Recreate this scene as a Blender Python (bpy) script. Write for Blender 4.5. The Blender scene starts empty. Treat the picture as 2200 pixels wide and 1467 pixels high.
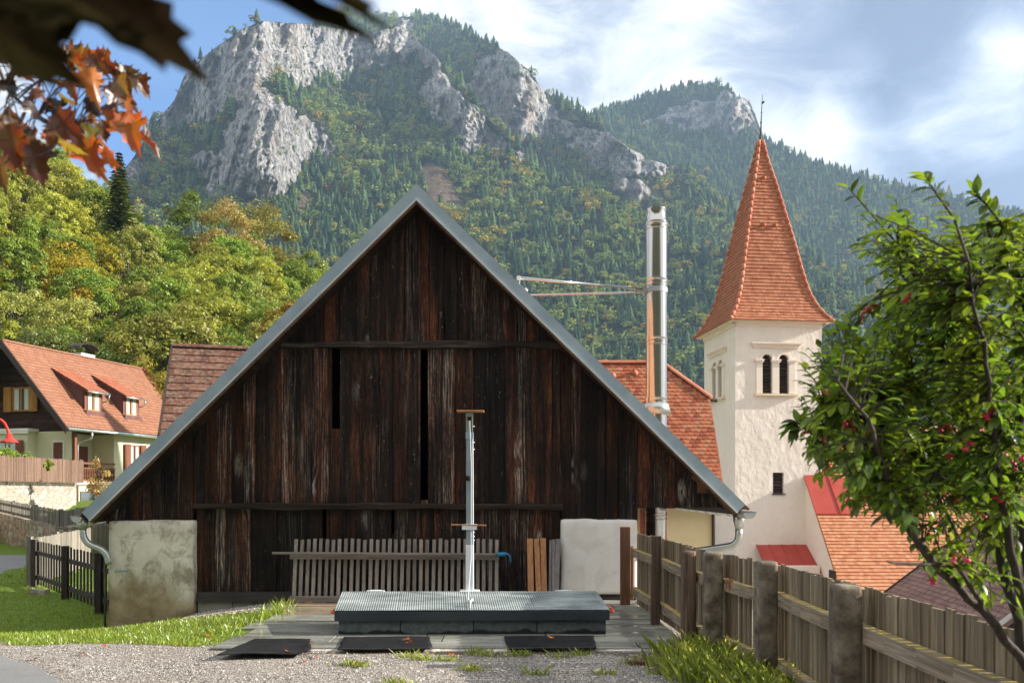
import bpy, math, random
import numpy as np
from mathutils import Vector, Matrix

S = bpy.context.scene
COL = S.collection
rad = math.radians

# ------------------------------------------------------------------ camera
EYE, F, CX, HY = 1.6, 1800.0, 1100.0, 1050.0      # eye height, focal length / centre / horizon of the 2200 px frame
cam_d = bpy.data.cameras.new("camera")
cam = bpy.data.objects.new("camera", cam_d)
COL.objects.link(cam)
cam.location = (0, 0, EYE)
cam.rotation_euler = (rad(90), 0, 0)
cam_d.sensor_width = 36
cam_d.lens = 36 * F / 2200
cam_d.shift_y = (HY - 733.5) / 2200
cam_d.clip_start = 0.05
cam_d.clip_end = 20000
cam_d.dof.use_dof = True
cam_d.dof.focus_distance = 13.5
cam_d.dof.aperture_fstop = 4.5
S.camera = cam

def W(px, py, Y):
    return Vector(((px - CX) / F * Y, Y, EYE - (py - HY) / F * Y))

# ------------------------------------------------------------------ light
SUN_EL, SUN_AZ = 22.0, 0.9            # degrees; azimuth counted from +X towards +Y
sd = bpy.data.lights.new("sun", 'SUN')
sun = bpy.data.objects.new("sun", sd)
COL.objects.link(sun)
sd.energy = 5.0
sd.angle = rad(0.5)
sd.color = (1.0, 0.92, 0.80)
sdir = Vector((math.cos(rad(SUN_EL)) * math.cos(rad(SUN_AZ)), math.cos(rad(SUN_EL)) * math.sin(rad(SUN_AZ)), math.sin(rad(SUN_EL))))
sun.rotation_euler = sdir.to_track_quat('Z', 'Y').to_euler()
sun.location = (60, 0, 60)

S.view_settings.view_transform = 'Standard'
S.view_settings.look = 'None'
S.view_settings.exposure = 1.3
S.view_settings.gamma = 1.0
S.view_settings.use_curve_mapping = False
S.render.engine = 'CYCLES'
S.cycles.use_denoising = True
S.cycles.max_bounces = 8
S.cycles.volume_bounces = 0
S.cycles.transparent_max_bounces = 8

# ------------------------------------------------------------------ node helper
class G:
    def __init__(s, tree): s.t = tree
    def n(s, typ, **kw):
        nd = s.t.nodes.new(typ)
        for k, v in kw.items(): setattr(nd, k, v)
        return nd
    def put(s, sock, v):
        if hasattr(v, 'is_output') or isinstance(v, bpy.types.NodeSocket): s.t.links.new(v, sock)
        else: sock.default_value = v
    def coord(s, out='Object'): return s.n('ShaderNodeTexCoord').outputs[out]
    def map(s, vec, scale=(1, 1, 1), loc=(0, 0, 0), rot=(0, 0, 0)):
        m = s.n('ShaderNodeMapping')
        s.put(m.inputs[0], vec); m.inputs[1].default_value = loc; m.inputs[2].default_value = rot; m.inputs[3].default_value = scale
        return m.outputs[0]
    def noise(s, vec, scale=5, detail=6, rough=0.55, dist=0.0, out=0):
        m = s.n('ShaderNodeTexNoise')
        s.put(m.inputs['Vector'], vec); m.inputs['Scale'].default_value = scale; m.inputs['Detail'].default_value = detail
        m.inputs['Roughness'].default_value = rough; m.inputs['Distortion'].default_value = dist
        return m.outputs[out]
    def voro(s, vec, scale=5, feature='F1', out='Distance', rnd=1.0):
        m = s.n('ShaderNodeTexVoronoi', feature=feature)
        s.put(m.inputs['Vector'], vec); m.inputs['Scale'].default_value = scale; m.inputs['Randomness'].default_value = rnd
        return m.outputs[out]
    def ramp(s, fac, stops, mode='LINEAR'):
        m = s.n('ShaderNodeValToRGB'); s.put(m.inputs[0], fac); cr = m.color_ramp; cr.interpolation = mode
        while len(cr.elements) < len(stops): cr.elements.new(0.5)
        for e, (p, c) in zip(cr.elements, stops):
            e.position = p
            e.color = (c, c, c, 1) if isinstance(c, (int, float)) else (*c, 1)
        return m.outputs[0]
    def mix(s, fac, a, b, blend='MIX'):
        m = s.n('ShaderNodeMix', data_type='RGBA', blend_type=blend)
        s.put(m.inputs[0], fac)
        for i, v in ((6, a), (7, b)):
            s.put(m.inputs[i], (*v, 1) if isinstance(v, tuple) and len(v) == 3 else v)
        return m.outputs[2]
    def math(s, op, a, b=0.0, clamp=False):
        m = s.n('ShaderNodeMath', operation=op, use_clamp=clamp); s.put(m.inputs[0], a); s.put(m.inputs[1], b)
        return m.outputs[0]
    def vmath(s, op, a, b=(0, 0, 0)):
        m = s.n('ShaderNodeVectorMath', operation=op); s.put(m.inputs[0], a); s.put(m.inputs[1], b)
        return m.outputs['Value'] if op == 'DOT_PRODUCT' else m.outputs[0]
    def attr(s, name, out='Fac'):
        return s.n('ShaderNodeAttribute', attribute_name=name).outputs[out]
    def bump(s, h, strength=0.3, dist=0.02):
        m = s.n('ShaderNodeBump'); s.put(m.inputs['Height'], h); m.inputs['Strength'].default_value = strength; m.inputs['Distance'].default_value = dist
        return m.outputs[0]
    def sep(s, vec):
        m = s.n('ShaderNodeSeparateXYZ'); s.put(m.inputs[0], vec); return m.outputs

def M(name):
    m = bpy.data.materials.new(name); m.use_nodes = True
    g = G(m.node_tree); b = m.node_tree.nodes['Principled BSDF']
    g.b = b
    g.color = b.inputs['Base Color']; g.rough = b.inputs['Roughness']; g.metal = b.inputs['Metallic']; g.normal = b.inputs['Normal']
    b.inputs['Specular IOR Level'].default_value = 0.3
    return m, g

def simple(name, c1, c2, scale=4.0, rough=0.7, metal=0.0, bump=0.2, stretch=(1, 1, 1), rnd=0.0, bscale=None, bdist=0.01, detail=6, lo=0.35, hi=0.65):
    m, g = M(name)
    v = g.map(g.coord(), stretch)
    f = g.noise(v, scale, detail)
    c = g.ramp(f, [(lo, c1), (hi, c2)])
    if rnd:
        r = g.attr('rnd')
        k = g.math('ADD', g.math('MULTIPLY', r, 2 * rnd), 1 - rnd)
        c = g.mix(1.0, c, g.n_comb(k) if hasattr(g, 'n_comb') else k, 'MULTIPLY')
    g.put(g.color, c); g.rough.default_value = rough; g.metal.default_value = metal
    if bump:
        g.put(g.normal, g.bump(g.noise(v, bscale or scale * 5, 4), bump, bdist))
    return m

# ------------------------------------------------------------------ world: sky with a torn autumn cloud cover
w = bpy.data.worlds.new("World"); S.world = w; w.use_nodes = True
g = G(w.node_tree)
bg = w.node_tree.nodes['Background']
sky = g.n('ShaderNodeTexSky', sky_type='NISHITA', sun_disc=False)
sky.sun_elevation = rad(SUN_EL); sky.sun_rotation = rad(90 - SUN_AZ); sky.altitude = 600
blue = g.mix(1.0, sky.outputs[0], (0.105, 0.138, 0.178), 'MULTIPLY')
d = g.coord('Generated')
def pdir(px, py): return Vector(((px - CX) / F, 1, (HY - py) / F)).normalized()
def blob(px, py, inner, outer):
    dp = g.vmath('DOT_PRODUCT', g.vmath('NORMALIZE', d), tuple(pdir(px, py)))
    m = g.n('ShaderNodeMapRange', interpolation_type='SMOOTHSTEP')
    g.put(m.inputs[0], dp); m.inputs[1].default_value = math.cos(rad(outer)); m.inputs[2].default_value = math.cos(rad(inner))
    return m.outputs[0]
dm = g.map(d, (1, 1, 1.9), rot=(0, rad(14), 0))
n1 = g.noise(dm, 3.1, 9, 0.56, 0.35)
n2 = g.noise(g.map(d, (1, 1, 2.2), (3, 1, 7), rot=(0, rad(20), 0)), 7.5, 10, 0.62, 0.9)
t = g.math('ADD', g.math('MULTIPLY', n1, 0.95), g.math('MULTIPLY', n2, 0.75)); t = g.math('SUBTRACT', t, 0.35)
for px, py, i, o, k in ((2060, 400, 0, 10, -0.38), (2180, 30, 0, 11, -0.40), (1800, 10, 0, 9, -0.26), (1290, 70, 0, 6, -0.12), (1500, 130, 0, 7, 0.16), (1720, 285, 0, 4, 0.14), (1900, 235, 0, 5, 0.24), (2110, 205, 0, 5, 0.32), (2250, 190, 0, 6, 0.32), (1020, 10, 0, 8, 0.14)):
    t = g.math('ADD', t, g.math('MULTIPLY', blob(px, py, i, o), k))
cl = g.ramp(t, [(0.08, (0.17, 0.215, 0.33)), (0.30, (0.27, 0.325, 0.45)), (0.43, (0.42, 0.47, 0.56)), (0.55, (0.64, 0.67, 0.71)), (0.70, (0.92, 0.92, 0.92))])
hole = g.math('ADD', blob(420, 110, 3, 13), g.math('MULTIPLY', g.math('SUBTRACT', n1, 0.5), -1.3))
hole = g.math('ADD', hole, g.math('MULTIPLY', g.math('SUBTRACT', n2, 0.5), -0.9))
hole = g.ramp(hole, [(0.25, 0.0), (0.70, 1.0)])
back = g.n('ShaderNodeMapRange', interpolation_type='SMOOTHSTEP'); g.put(back.inputs[0], g.sep(d)[1])     # the sky behind the viewer: bright even cloud
back.inputs[1].default_value = 0.30; back.inputs[2].default_value = -0.25
bk = g.math('MULTIPLY', back.outputs[0], g.ramp(n1, [(0.50, 1.0), (0.62, 0.25)]))
g.put(bg.inputs[0], g.mix(bk, g.mix(hole, cl, blue), g.mix(n2, (0.62, 0.61, 0.60), (0.92, 0.90, 0.87)))); bg.inputs[1].default_value = 0.62

# ------------------------------------------------------------------ mesh helpers
class MB:
    def __init__(s): s.v = []; s.f = []; s.r = []
    def add(s, vs, fs, rnd=0.5):
        o = len(s.v); s.v += [tuple(p) for p in vs]; s.f += [tuple(i + o for i in f) for f in fs]; s.r += [rnd] * len(vs)
        return s
    def hexa(s, p, rnd=0.5):   # p: 4 bottom, 4 top (same winding)
        return s.add(p, [(3, 2, 1, 0), (4, 5, 6, 7), (0, 1, 5, 4), (1, 2, 6, 5), (2, 3, 7, 6), (3, 0, 4, 7)], rnd)
    def box(s, x0, x1, y0, y1, z0, z1, rnd=0.5, R=None, c=None):
        p = [Vector(q) for q in ((x0, y0, z0), (x1, y0, z0), (x1, y1, z0), (x0, y1, z0), (x0, y0, z1), (x1, y0, z1), (x1, y1, z1), (x0, y1, z1))]
        if R is not None:
            c = Vector(c) if c is not None else Vector(((x0 + x1) / 2, (y0 + y1) / 2, (z0 + z1) / 2))
            p = [c + R @ (q - c) for q in p]
        return s.hexa(p, rnd)
    def bar(s, a, b, wd, th, up=(0, 0, 1), rnd=0.5):   # beam from a to b, wd sideways, th along up
        a, b = Vector(a), Vector(b); d = (b - a).normalized(); sd_ = d.cross(Vector(up)).normalized(); u = sd_.cross(d)
        h, t = sd_ * wd / 2, u * th / 2
        return s.hexa([a - h - t, a + h - t, b + h - t, b - h - t, a - h + t, a + h + t, b + h + t, b - h + t], rnd)
    def tube(s, path, r, n=10, cap=True, rnd=0.5):
        path = [Vector(p) for p in path]; rr = r if isinstance(r, (list, tuple)) else [r] * len(path)
        vs, fs, ref = [], [], None
        for i, p in enumerate(path):
            d = (path[min(i + 1, len(path) - 1)] - path[max(i - 1, 0)]).normalized()
            if ref is None: ref = Vector((0, 0, 1)) if abs(d.z) < 0.9 else Vector((1, 0, 0))
            x = d.cross(ref).normalized(); y = d.cross(x).normalized(); ref = x.cross(d)
            vs += [p + (x * math.cos(a) + y * math.sin(a)) * rr[i] for a in [2 * math.pi * k / n for k in range(n)]]
        for i in range(len(path) - 1):
            fs += [(i * n + k, i * n + (k + 1) % n, (i + 1) * n + (k + 1) % n, (i + 1) * n + k) for k in range(n)]
        if cap:
            fs += [tuple(range(n)), tuple(reversed(range((len(path) - 1) * n, len(path) * n)))]
        return s.add(vs, fs, rnd)
    def lathe(s, c, prof, n=24, rnd=0.5):   # prof: (r, z) list
        vs = [(c[0] + r * math.cos(2 * math.pi * k / n), c[1] + r * math.sin(2 * math.pi * k / n), c[2] + z) for r, z in prof for k in range(n)]
        fs = [(i * n + k, i * n + (k + 1) % n, (i + 1) * n + (k + 1) % n, (i + 1) * n + k) for i in range(len(prof) - 1) for k in range(n)]
        return s.add(vs, fs, rnd)
    def prism(s, poly, ext, rnd=0.5):
        poly = [Vector(p) for p in poly]; e = Vector(ext); n = len(poly)
        fs = [tuple(range(n)), tuple(reversed(range(n, 2 * n)))] + [(k, n + k, n + (k + 1) % n, (k + 1) % n) for k in range(n)]
        return s.add(poly + [p + e for p in poly], fs, rnd)
    def build(s, name, mat, parent=None, smooth=False, bevel=0.0, kind=None, recalc=True):
        off = Vector((0, 0, 0)); p = parent
        while p is not None: off += p.location; p = p.parent
        me = bpy.data.meshes.new(name)
        me.from_pydata([(a[0] - off.x, a[1] - off.y, a[2] - off.z) for a in s.v], [], s.f)
        at = me.attributes.new('rnd', 'FLOAT', 'POINT'); at.data.foreach_set('value', np.array(s.r, dtype=np.float32))
        if recalc:
            import bmesh
            bm = bmesh.new(); bm.from_mesh(me); bmesh.ops.recalc_face_normals(bm, faces=bm.faces); bm.to_mesh(me); bm.free()
        me.materials.append(mat)
        if smooth: me.polygons.foreach_set('use_smooth', [True] * len(me.polygons))
        o = bpy.data.objects.new(name, me); COL.objects.link(o); o.parent = parent
        if bevel:
            bv = o.modifiers.new('bevel', 'BEVEL'); bv.width = bevel; bv.segments = 2; bv.limit_method = 'ANGLE'
        if kind: o['kind'] = kind
        return o

def npmesh(name, V, Fc, mat, parent=None, rnd=None, tint=None, extra=None, smooth=False, loc=None):
    """V (n,3), Fc (m,k) constant k"""
    V = np.asarray(V, dtype=np.float32); Fc = np.asarray(Fc, dtype=np.int32)
    if loc is not None: V = V - np.asarray(loc, dtype=np.float32)
    me = bpy.data.meshes.new(name)
    me.vertices.add(len(V)); me.vertices.foreach_set('co', V.ravel())
    m, k = Fc.shape
    me.loops.add(m * k); me.loops.foreach_set('vertex_index', Fc.ravel())
    me.polygons.add(m); me.polygons.foreach_set('loop_start', np.arange(0, m * k, k, dtype=np.int32))
    try: me.polygons.foreach_set('loop_total', np.full(m, k, dtype=np.int32))
    except Exception: pass
    if smooth: me.polygons.foreach_set('use_smooth', np.ones(m, dtype=bool))
    if rnd is not None:
        a = me.attributes.new('rnd', 'FLOAT', 'POINT'); a.data.foreach_set('value', np.asarray(rnd, dtype=np.float32))
    if tint is not None:
        a = me.attributes.new('tint', 'FLOAT_COLOR', 'POINT')
        c = np.ones((len(V), 4), dtype=np.float32); c[:, :3] = tint; a.data.foreach_set('color', c.ravel())
    for kx, vx in (extra or {}).items():
        a = me.attributes.new(kx, 'FLOAT', 'POINT'); a.data.foreach_set('value', np.asarray(vx, dtype=np.float32))
    me.update(calc_edges=True); me.validate()
    me.materials.append(mat)
    o = bpy.data.objects.new(name, me); COL.objects.link(o); o.parent = parent
    return o

def tag(o, label, cat, group=None, kind=None):
    o['label'] = label
    if cat: o['category'] = cat
    if group: o['group'] = group
    if kind: o['kind'] = kind
    return o

def thing(name, label, cat, loc=(0, 0, 0), group=None):
    o = bpy.data.objects.new(name, None); o.empty_display_size = 0.2; COL.objects.link(o); o.location = loc
    return tag(o, label, cat, group)

def copy_tree(o, parent=None):
    c = o.copy(); COL.objects.link(c); c.parent = parent
    for ch in list(o.children): copy_tree(ch, c)
    return c

rng = np.random.default_rng(7)
random.seed(11)
R01 = random.random
def U(a, b): return a + (b - a) * random.random()

_T = np.random.default_rng(3).random((256, 256))
def vnoise(x, y, seed=0):
    x = np.asarray(x, float) + seed * 17.31; y = np.asarray(y, float) + seed * 9.77
    xi = np.floor(x).astype(int); yi = np.floor(y).astype(int); fx = x - xi; fy = y - yi
    fx = fx * fx * fx * (fx * (fx * 6 - 15) + 10); fy = fy * fy * fy * (fy * (fy * 6 - 15) + 10)
    a = _T[xi & 255, yi & 255]; b = _T[(xi + 1) & 255, yi & 255]; c = _T[xi & 255, (yi + 1) & 255]; d_ = _T[(xi + 1) & 255, (yi + 1) & 255]
    return (a * (1 - fx) + b * fx) * (1 - fy) + (c * (1 - fx) + d_ * fx) * fy
def fbm(x, y, oct=4, seed=0, gain=0.5):
    s, a, t_ = 0, 1.0, 0
    for i in range(oct):
        s = s + a * vnoise(x * 2 ** i, y * 2 ** i, seed + i); t_ += a; a *= gain
    return s / t_
def ridged(x, y, oct=4, seed=0, gain=0.5):
    s, a, t_ = 0, 1.0, 0
    for i in range(oct):
        s = s + a * (1 - np.abs(2 * vnoise(x * 2 ** i, y * 2 ** i, seed + i) - 1)); t_ += a; a *= gain
    return s / t_
def sstep(a, b, x):
    t_ = np.clip((np.asarray(x, float) - a) / (b - a), 0, 1); return t_ * t_ * (3 - 2 * t_)
def inpoly(px, py, poly):
    ins = np.zeros(np.shape(px), bool); n = len(poly)
    for i in range(n):
        x0, y0 = poly[i]; x1, y1 = poly[(i + 1) % n]
        c = ((y0 > py) != (y1 > py)) & (px < (x1 - x0) * (py - y0) / (y1 - y0 + 1e-12) + x0)
        ins ^= c
    return ins

# ------------------------------------------------------------------ materials
def wood(name, base, dark, light, red=None, gx=14.0, gz=0.7, rnd=0.5, bump=0.35, rough=0.75, axis='Z', greyamt=0.5, redamt=0.5, knots=False, lichen=None):
    m, g = M(name)
    co = g.coord(); r = g.attr('rnd')
    off = g.n('ShaderNodeCombineXYZ'); g.put(off.inputs[0], g.math('MULTIPLY', r, 37.0)); g.put(off.inputs[1], g.math('MULTIPLY', r, 91.0)); g.put(off.inputs[2], g.math('MULTIPLY', r, 53.0))
    v = g.vmath('ADD', co, off.outputs[0])
    sc = {'Z': (gx, gx, gz), 'X': (gz, gx, gx), 'Y': (gx, gz, gx)}[axis]
    sc2 = {'Z': (4, 4, 0.45), 'X': (0.45, 4, 4), 'Y': (4, 0.45, 4)}[axis]
    vs = g.map(v, sc)
    if knots:   # grain flows round the knots
        kn = g.voro(g.map(v, (3.4, 3.4, 1.7)), 1.0)
        kd = g.ramp(kn, [(0.0, 1.0), (0.16, 0.55), (0.32, 0.0)])
        vs = g.vmath('ADD', vs, g.vmath('SCALE', (1, 1, 0.2), (0, 0, 0))) if False else vs
        cmb = g.n('ShaderNodeCombineXYZ'); g.put(cmb.inputs[0], g.math('MULTIPLY', kd, 2.2)); g.put(cmb.inputs[2], g.math('MULTIPLY', kd, 0.4))
        vs = g.vmath('ADD', vs, cmb.outputs[0])
    f1 = g.noise(vs, 1.0, 8, 0.62, 0.25)
    f2 = g.noise(g.map(v, sc2), 1.0, 5, 0.55)
    f3 = g.noise(g.map(v, tuple(q * 3.2 for q in sc)), 1.0, 4, 0.6)
    c = g.ramp(f1, [(0.34, dark), (0.60, base)])
    if red is not None:
        k = g.math('ADD', f2, g.math('MULTIPLY', g.math('SUBTRACT', r, 0.5), 0.35))
        k = g.ramp(k, [(0.58 - 0.15 * redamt, 0.0), (0.74 - 0.1 * redamt, 1.0)])
        c = g.mix(g.math('MULTIPLY', k, g.ramp(f1, [(0.3, 0.1), (0.6, 1.0)])), c, red)
    k2 = g.math('MULTIPLY', g.ramp(f3, [(0.46, 0.0), (0.72, 1.0)]), g.ramp(g.noise(g.map(v, tuple(q * 0.9 for q in sc2), (5, 3, 9)), 1.0, 4), [(0.55 - 0.25 * greyamt, 0.0), (0.78 - 0.2 * greyamt, 1.0)]))
    c = g.mix(k2, c, light)
    if knots:
        halo = g.math('MULTIPLY', g.ramp(kn, [(0.05, 0.0), (0.09, 1.0), (0.30, 0.0)]), g.ramp(f3, [(0.35, 0.1), (0.65, 0.9)]))
        c = g.mix(halo, c, light)
        c = g.mix(g.ramp(kn, [(0.03, 0.85), (0.07, 0.0)]), c, (0.006, 0.005, 0.004))
    if rnd:
        c = g.mix(1.0, c, g.math('ADD', g.math('MULTIPLY', g.math('FRACT', g.math('MULTIPLY', r, 7.3)), 2 * rnd), 1 - rnd), 'MULTIPLY')
    if lichen is not None:
        nz = g.sep(g.n('ShaderNodeNewGeometry').outputs['Normal'])[2]
        lk = g.math('MULTIPLY', g.ramp(nz, [(0.5, 0.0), (0.9, 1.0)]), g.ramp(g.noise(co, 22, 5), [(0.42, 0.0), (0.6, 1.0)]))
        c = g.mix(lk, c, lichen)
    g.put(g.color, c); g.rough.default_value = rough
    g.b.inputs['Specular IOR Level'].default_value = 0.2
    h = g.math('ADD', f1, g.math('MULTIPLY', f3, 0.5))
    g.put(g.normal, g.bump(h, bump, 0.02))
    return m

MAT = {}
m, g = M('charred weathered boards'); co = g.coord(); r = g.attr('rnd')
off = g.n('ShaderNodeCombineXYZ'); g.put(off.inputs[0], g.math('MULTIPLY', r, 37.0)); g.put(off.inputs[1], g.math('MULTIPLY', r, 91.0)); g.put(off.inputs[2], g.math('MULTIPLY', r, 53.0))
v = g.vmath('ADD', co, off.outputs[0])
kv = g.map(v, (2.6, 0.4, 0.95)); kn = g.voro(kv, 1.0); kc = g.sep(g.voro(kv, 1.0, 'F1', 'Color'))[0]
on = g.ramp(kc, [(0.45, 0.0), (0.5, 1.0)])
bend_ = g.n('ShaderNodeCombineXYZ'); kd = g.math('MULTIPLY', g.ramp(kn, [(0.0, 1.0), (0.14, 0.55), (0.34, 0.0)]), on); g.put(bend_.inputs[0], g.math('MULTIPLY', kd, 1.6)); g.put(bend_.inputs[2], g.math('MULTIPLY', kd, 0.25))
wob = g.vmath('MULTIPLY', g.vmath('SUBTRACT', g.noise(g.map(v, (2.2, 2.2, 0.8)), 1.0, 3, out=1), (0.5, 0.5, 0.5)), (0.9, 0.0, 0.0))
vs = g.vmath('ADD', g.vmath('ADD', g.map(v, (17, 17, 0.55)), bend_.outputs[0]), wob)
f1 = g.noise(vs, 1.0, 9, 0.66, 0.3); f3 = g.noise(g.vmath('MULTIPLY', vs, (3.1, 3.1, 2.2)), 1.0, 6, 0.68)
fl = g.noise(g.map(v, (3.2, 3.2, 0.42), (5, 3, 9)), 1.0, 6, 0.6); fr = g.noise(g.map(v, (3.6, 3.6, 0.33), (15, 8, 2)), 1.0, 6, 0.62)
c = g.ramp(f1, [(0.38, (0.0035, 0.0028, 0.0027)), (0.53, (0.013, 0.008, 0.006)), (0.70, (0.040, 0.0245, 0.017))])
zz_ = g.sep(co)[2]
rk_ = g.math('ADD', g.math('ADD', fr, g.math('MULTIPLY', g.math('SUBTRACT', r, 0.5), 0.16)), g.ramp(zz_, [(0.10, 0.0), (1.0, 0.09)]))
c = g.mix(g.math('MULTIPLY', g.ramp(rk_, [(0.55, 0.0), (0.70, 0.95)]), g.ramp(f1, [(0.36, 0.15), (0.6, 1.0)])), c, g.ramp(f3, [(0.35, (0.036, 0.011, 0.005)), (0.7, (0.145, 0.047, 0.017))]))
gm = g.math('MULTIPLY', g.ramp(f3, [(0.49, 0.0), (0.68, 1.0)]), g.ramp(g.math('ADD', fl, g.math('MULTIPLY', g.math('SUBTRACT', g.math('FRACT', g.math('MULTIPLY', r, 5.7)), 0.5), 0.3)), [(0.46, 0.0), (0.70, 1.0)]))
c = g.mix(g.math('MULTIPLY', gm, 0.9), c, (0.25, 0.21, 0.18))
halo = g.math('MULTIPLY', g.math('MULTIPLY', g.ramp(kn, [(0.03, 0.0), (0.06, 1.0), (0.20, 0.0)]), on), g.ramp(f3, [(0.40, 0.0), (0.62, 0.9)]))
c = g.mix(halo, c, (0.34, 0.31, 0.285)); c = g.mix(g.math('MULTIPLY', g.ramp(kn, [(0.025, 0.9), (0.05, 0.0)]), on), c, (0.006, 0.005, 0.004))
c = g.mix(g.ramp(f3, [(0.30, 0.9), (0.40, 0.0)]), c, (0.005, 0.004, 0.0035))
c = g.mix(1.0, c, g.math('ADD', g.math('MULTIPLY', g.math('FRACT', g.math('MULTIPLY', r, 7.3)), 0.95), 0.5), 'MULTIPLY')
c = g.mix(1.0, c, g.ramp(g.noise(g.map(co, (0.9, 1, 0.55), (2, 6, 4)), 1.6, 7, 0.62), [(0.34, 0.35), (0.60, 1.25)]), 'MULTIPLY')
f5 = g.noise(g.map(v, (70, 70, 9)), 1.0, 5, 0.7); c = g.mix(1.0, c, g.ramp(f5, [(0.36, 0.45), (0.52, 1.35), (0.68, 2.8)]), 'MULTIPLY')
spk = g.math('MULTIPLY', g.ramp(g.noise(g.map(v, (40, 40, 11), (3, 3, 3)), 1.0, 3, 0.6), [(0.66, 0.0), (0.72, 1.0)]), g.ramp(fl, [(0.46, 0.0), (0.6, 0.9)])); c = g.mix(spk, c, (0.30, 0.26, 0.22))
g.put(g.color, c); g.rough.default_value = 0.7; g.b.inputs['Specular IOR Level'].default_value = 0.2
g.put(g.normal, g.bump(g.math('ADD', f1, g.math('ADD', g.math('MULTIPLY', f3, 0.8), g.math('MULTIPLY', f5, 0.4))), 0.9, 0.02)); MAT['barn_wood'] = m
MAT['barn_beam'] = wood('weathered beam', (0.034, 0.023, 0.017), (0.008, 0.006, 0.005), (0.24, 0.20, 0.165), None, axis='X', rnd=0.2, bump=0.8)
MAT['soffit'] = wood('soffit boards', (0.022, 0.014, 0.010), (0.007, 0.005, 0.004), (0.06, 0.05, 0.04), (0.06, 0.025, 0.012), axis='Y', rnd=0.3)
MAT['rafter'] = wood('brown rafter', (0.16, 0.08, 0.04), (0.07, 0.035, 0.02), (0.25, 0.17, 0.11), axis='X', rnd=0.2)
MAT['grey_slat'] = wood('silver grey slats', (0.30, 0.26, 0.23), (0.17, 0.145, 0.13), (0.44, 0.40, 0.37), rnd=0.22, gx=30, gz=1.5)
MAT['grey_rail'] = wood('silver grey rails', (0.28, 0.24, 0.21), (0.16, 0.135, 0.12), (0.42, 0.38, 0.34), rnd=0.1, gx=30, gz=1.5, axis='X')
MAT['fence_board'] = wood('weathered fence boards', (0.29, 0.23, 0.155), (0.11, 0.085, 0.055), (0.45, 0.39, 0.31), rnd=0.35, gx=32, gz=1.0, bump=0.5)
MAT['fence_rail'] = wood('mossy fence rails', (0.36, 0.29, 0.21), (0.16, 0.125, 0.09), (0.5, 0.44, 0.36), rnd=0.1, gx=32, gz=1.0, axis='Y', bump=0.5, lichen=(0.42, 0.33, 0.06))
MAT['dark_post'] = wood('dark old post', (0.16, 0.105, 0.075), (0.05, 0.034, 0.026), (0.32, 0.26, 0.22), rnd=0.25, gx=26, gz=1.0, bump=0.6)
MAT['brown_post'] = wood('red brown post', (0.20, 0.095, 0.055), (0.11, 0.05, 0.03), (0.32, 0.2, 0.13), rnd=0.1, gx=26, gz=0.9, knots=False)
MAT['orange_board'] = wood('fresh larch board', (0.52, 0.25, 0.12), (0.36, 0.15, 0.065), (0.66, 0.40, 0.22), rnd=0.2, gx=30, gz=1.0, bump=0.2)
MAT['grey_board'] = wood('grey leaning board', (0.24, 0.22, 0.22), (0.14, 0.13, 0.13), (0.36, 0.34, 0.33), rnd=0.25, gx=30, gz=1.0)
MAT['garden_fence'] = wood('old garden fence', (0.26, 0.235, 0.20), (0.13, 0.115, 0.10), (0.42, 0.4, 0.36), rnd=0.3, gx=30, gz=1.2)
MAT['garden_fence_dark'] = wood('dark picket fence', (0.05, 0.04, 0.034), (0.02, 0.017, 0.015), (0.12, 0.105, 0.09), rnd=0.35, gx=30, gz=1.2)
MAT['house_wood'] = wood('brown house boarding', (0.055, 0.026, 0.018), (0.024, 0.012, 0.009), (0.09, 0.05, 0.035), axis='X', gx=9, rnd=0.3)
MAT['house_frame'] = wood('golden window timber', (0.40, 0.20, 0.055), (0.25, 0.11, 0.03), (0.5, 0.3, 0.1), rnd=0.2, gx=25)
MAT['brown_shutter'] = wood('red brown shutter', (0.20, 0.075, 0.045), (0.12, 0.045, 0.03), (0.25, 0.11, 0.07), rnd=0.2, gx=25)
MAT['maroon'] = simple('maroon trim', (0.105, 0.045, 0.042), (0.14, 0.065, 0.058), 3, 0.6, bump=0.1)
MAT['dark_trim'] = simple('dark brown trim', (0.045, 0.03, 0.027), (0.06, 0.04, 0.035), 3, 0.5, bump=0.1)
MAT['reed'] = wood('reed mat', (0.24, 0.155, 0.115), (0.13, 0.08, 0.06), (0.36, 0.25, 0.2), rnd=0.35, gx=40, gz=0.8, bump=0.8)

MAT['zinc'] = simple('grey blue zinc sheet', (0.27, 0.35, 0.41), (0.36, 0.45, 0.51), 2.5, 0.42, 0.35, bump=0.05)
MAT['zinc_bright'] = simple('bright zinc lip', (0.55, 0.60, 0.64), (0.7, 0.74, 0.77), 3, 0.35, 0.5, bump=0.03)
MAT['galv'] = simple('galvanised gutter metal', (0.42, 0.46, 0.46), (0.56, 0.60, 0.58), 5, 0.28, 0.8, bump=0.05)
MAT['steel'] = simple('polished stainless steel', (0.50, 0.485, 0.465), (0.60, 0.585, 0.565), 1.2, 0.15, 1.0, bump=0.02, bscale=3, stretch=(1, 1, 0.4))
MAT['mast'] = simple('grey blue painted steel', (0.25, 0.31, 0.35), (0.31, 0.37, 0.42), 4, 0.45, 0.3, bump=0.05)
MAT['mast_white'] = simple('white primed steel', (0.66, 0.70, 0.73), (0.76, 0.79, 0.81), 6, 0.5, 0.0, bump=0.03)
MAT['iron'] = simple('dark iron', (0.05, 0.04, 0.035), (0.09, 0.07, 0.06), 8, 0.6, 0.6, bump=0.1)
MAT['sill_metal'] = simple('dark brown flashing', (0.045, 0.040, 0.042), (0.06, 0.054, 0.056), 3, 0.4, 0.2, bump=0.03)
MAT['red_paint'] = simple('red enamel', (0.50, 0.03, 0.025), (0.6, 0.05, 0.035), 5, 0.35, bump=0.02)
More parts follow.
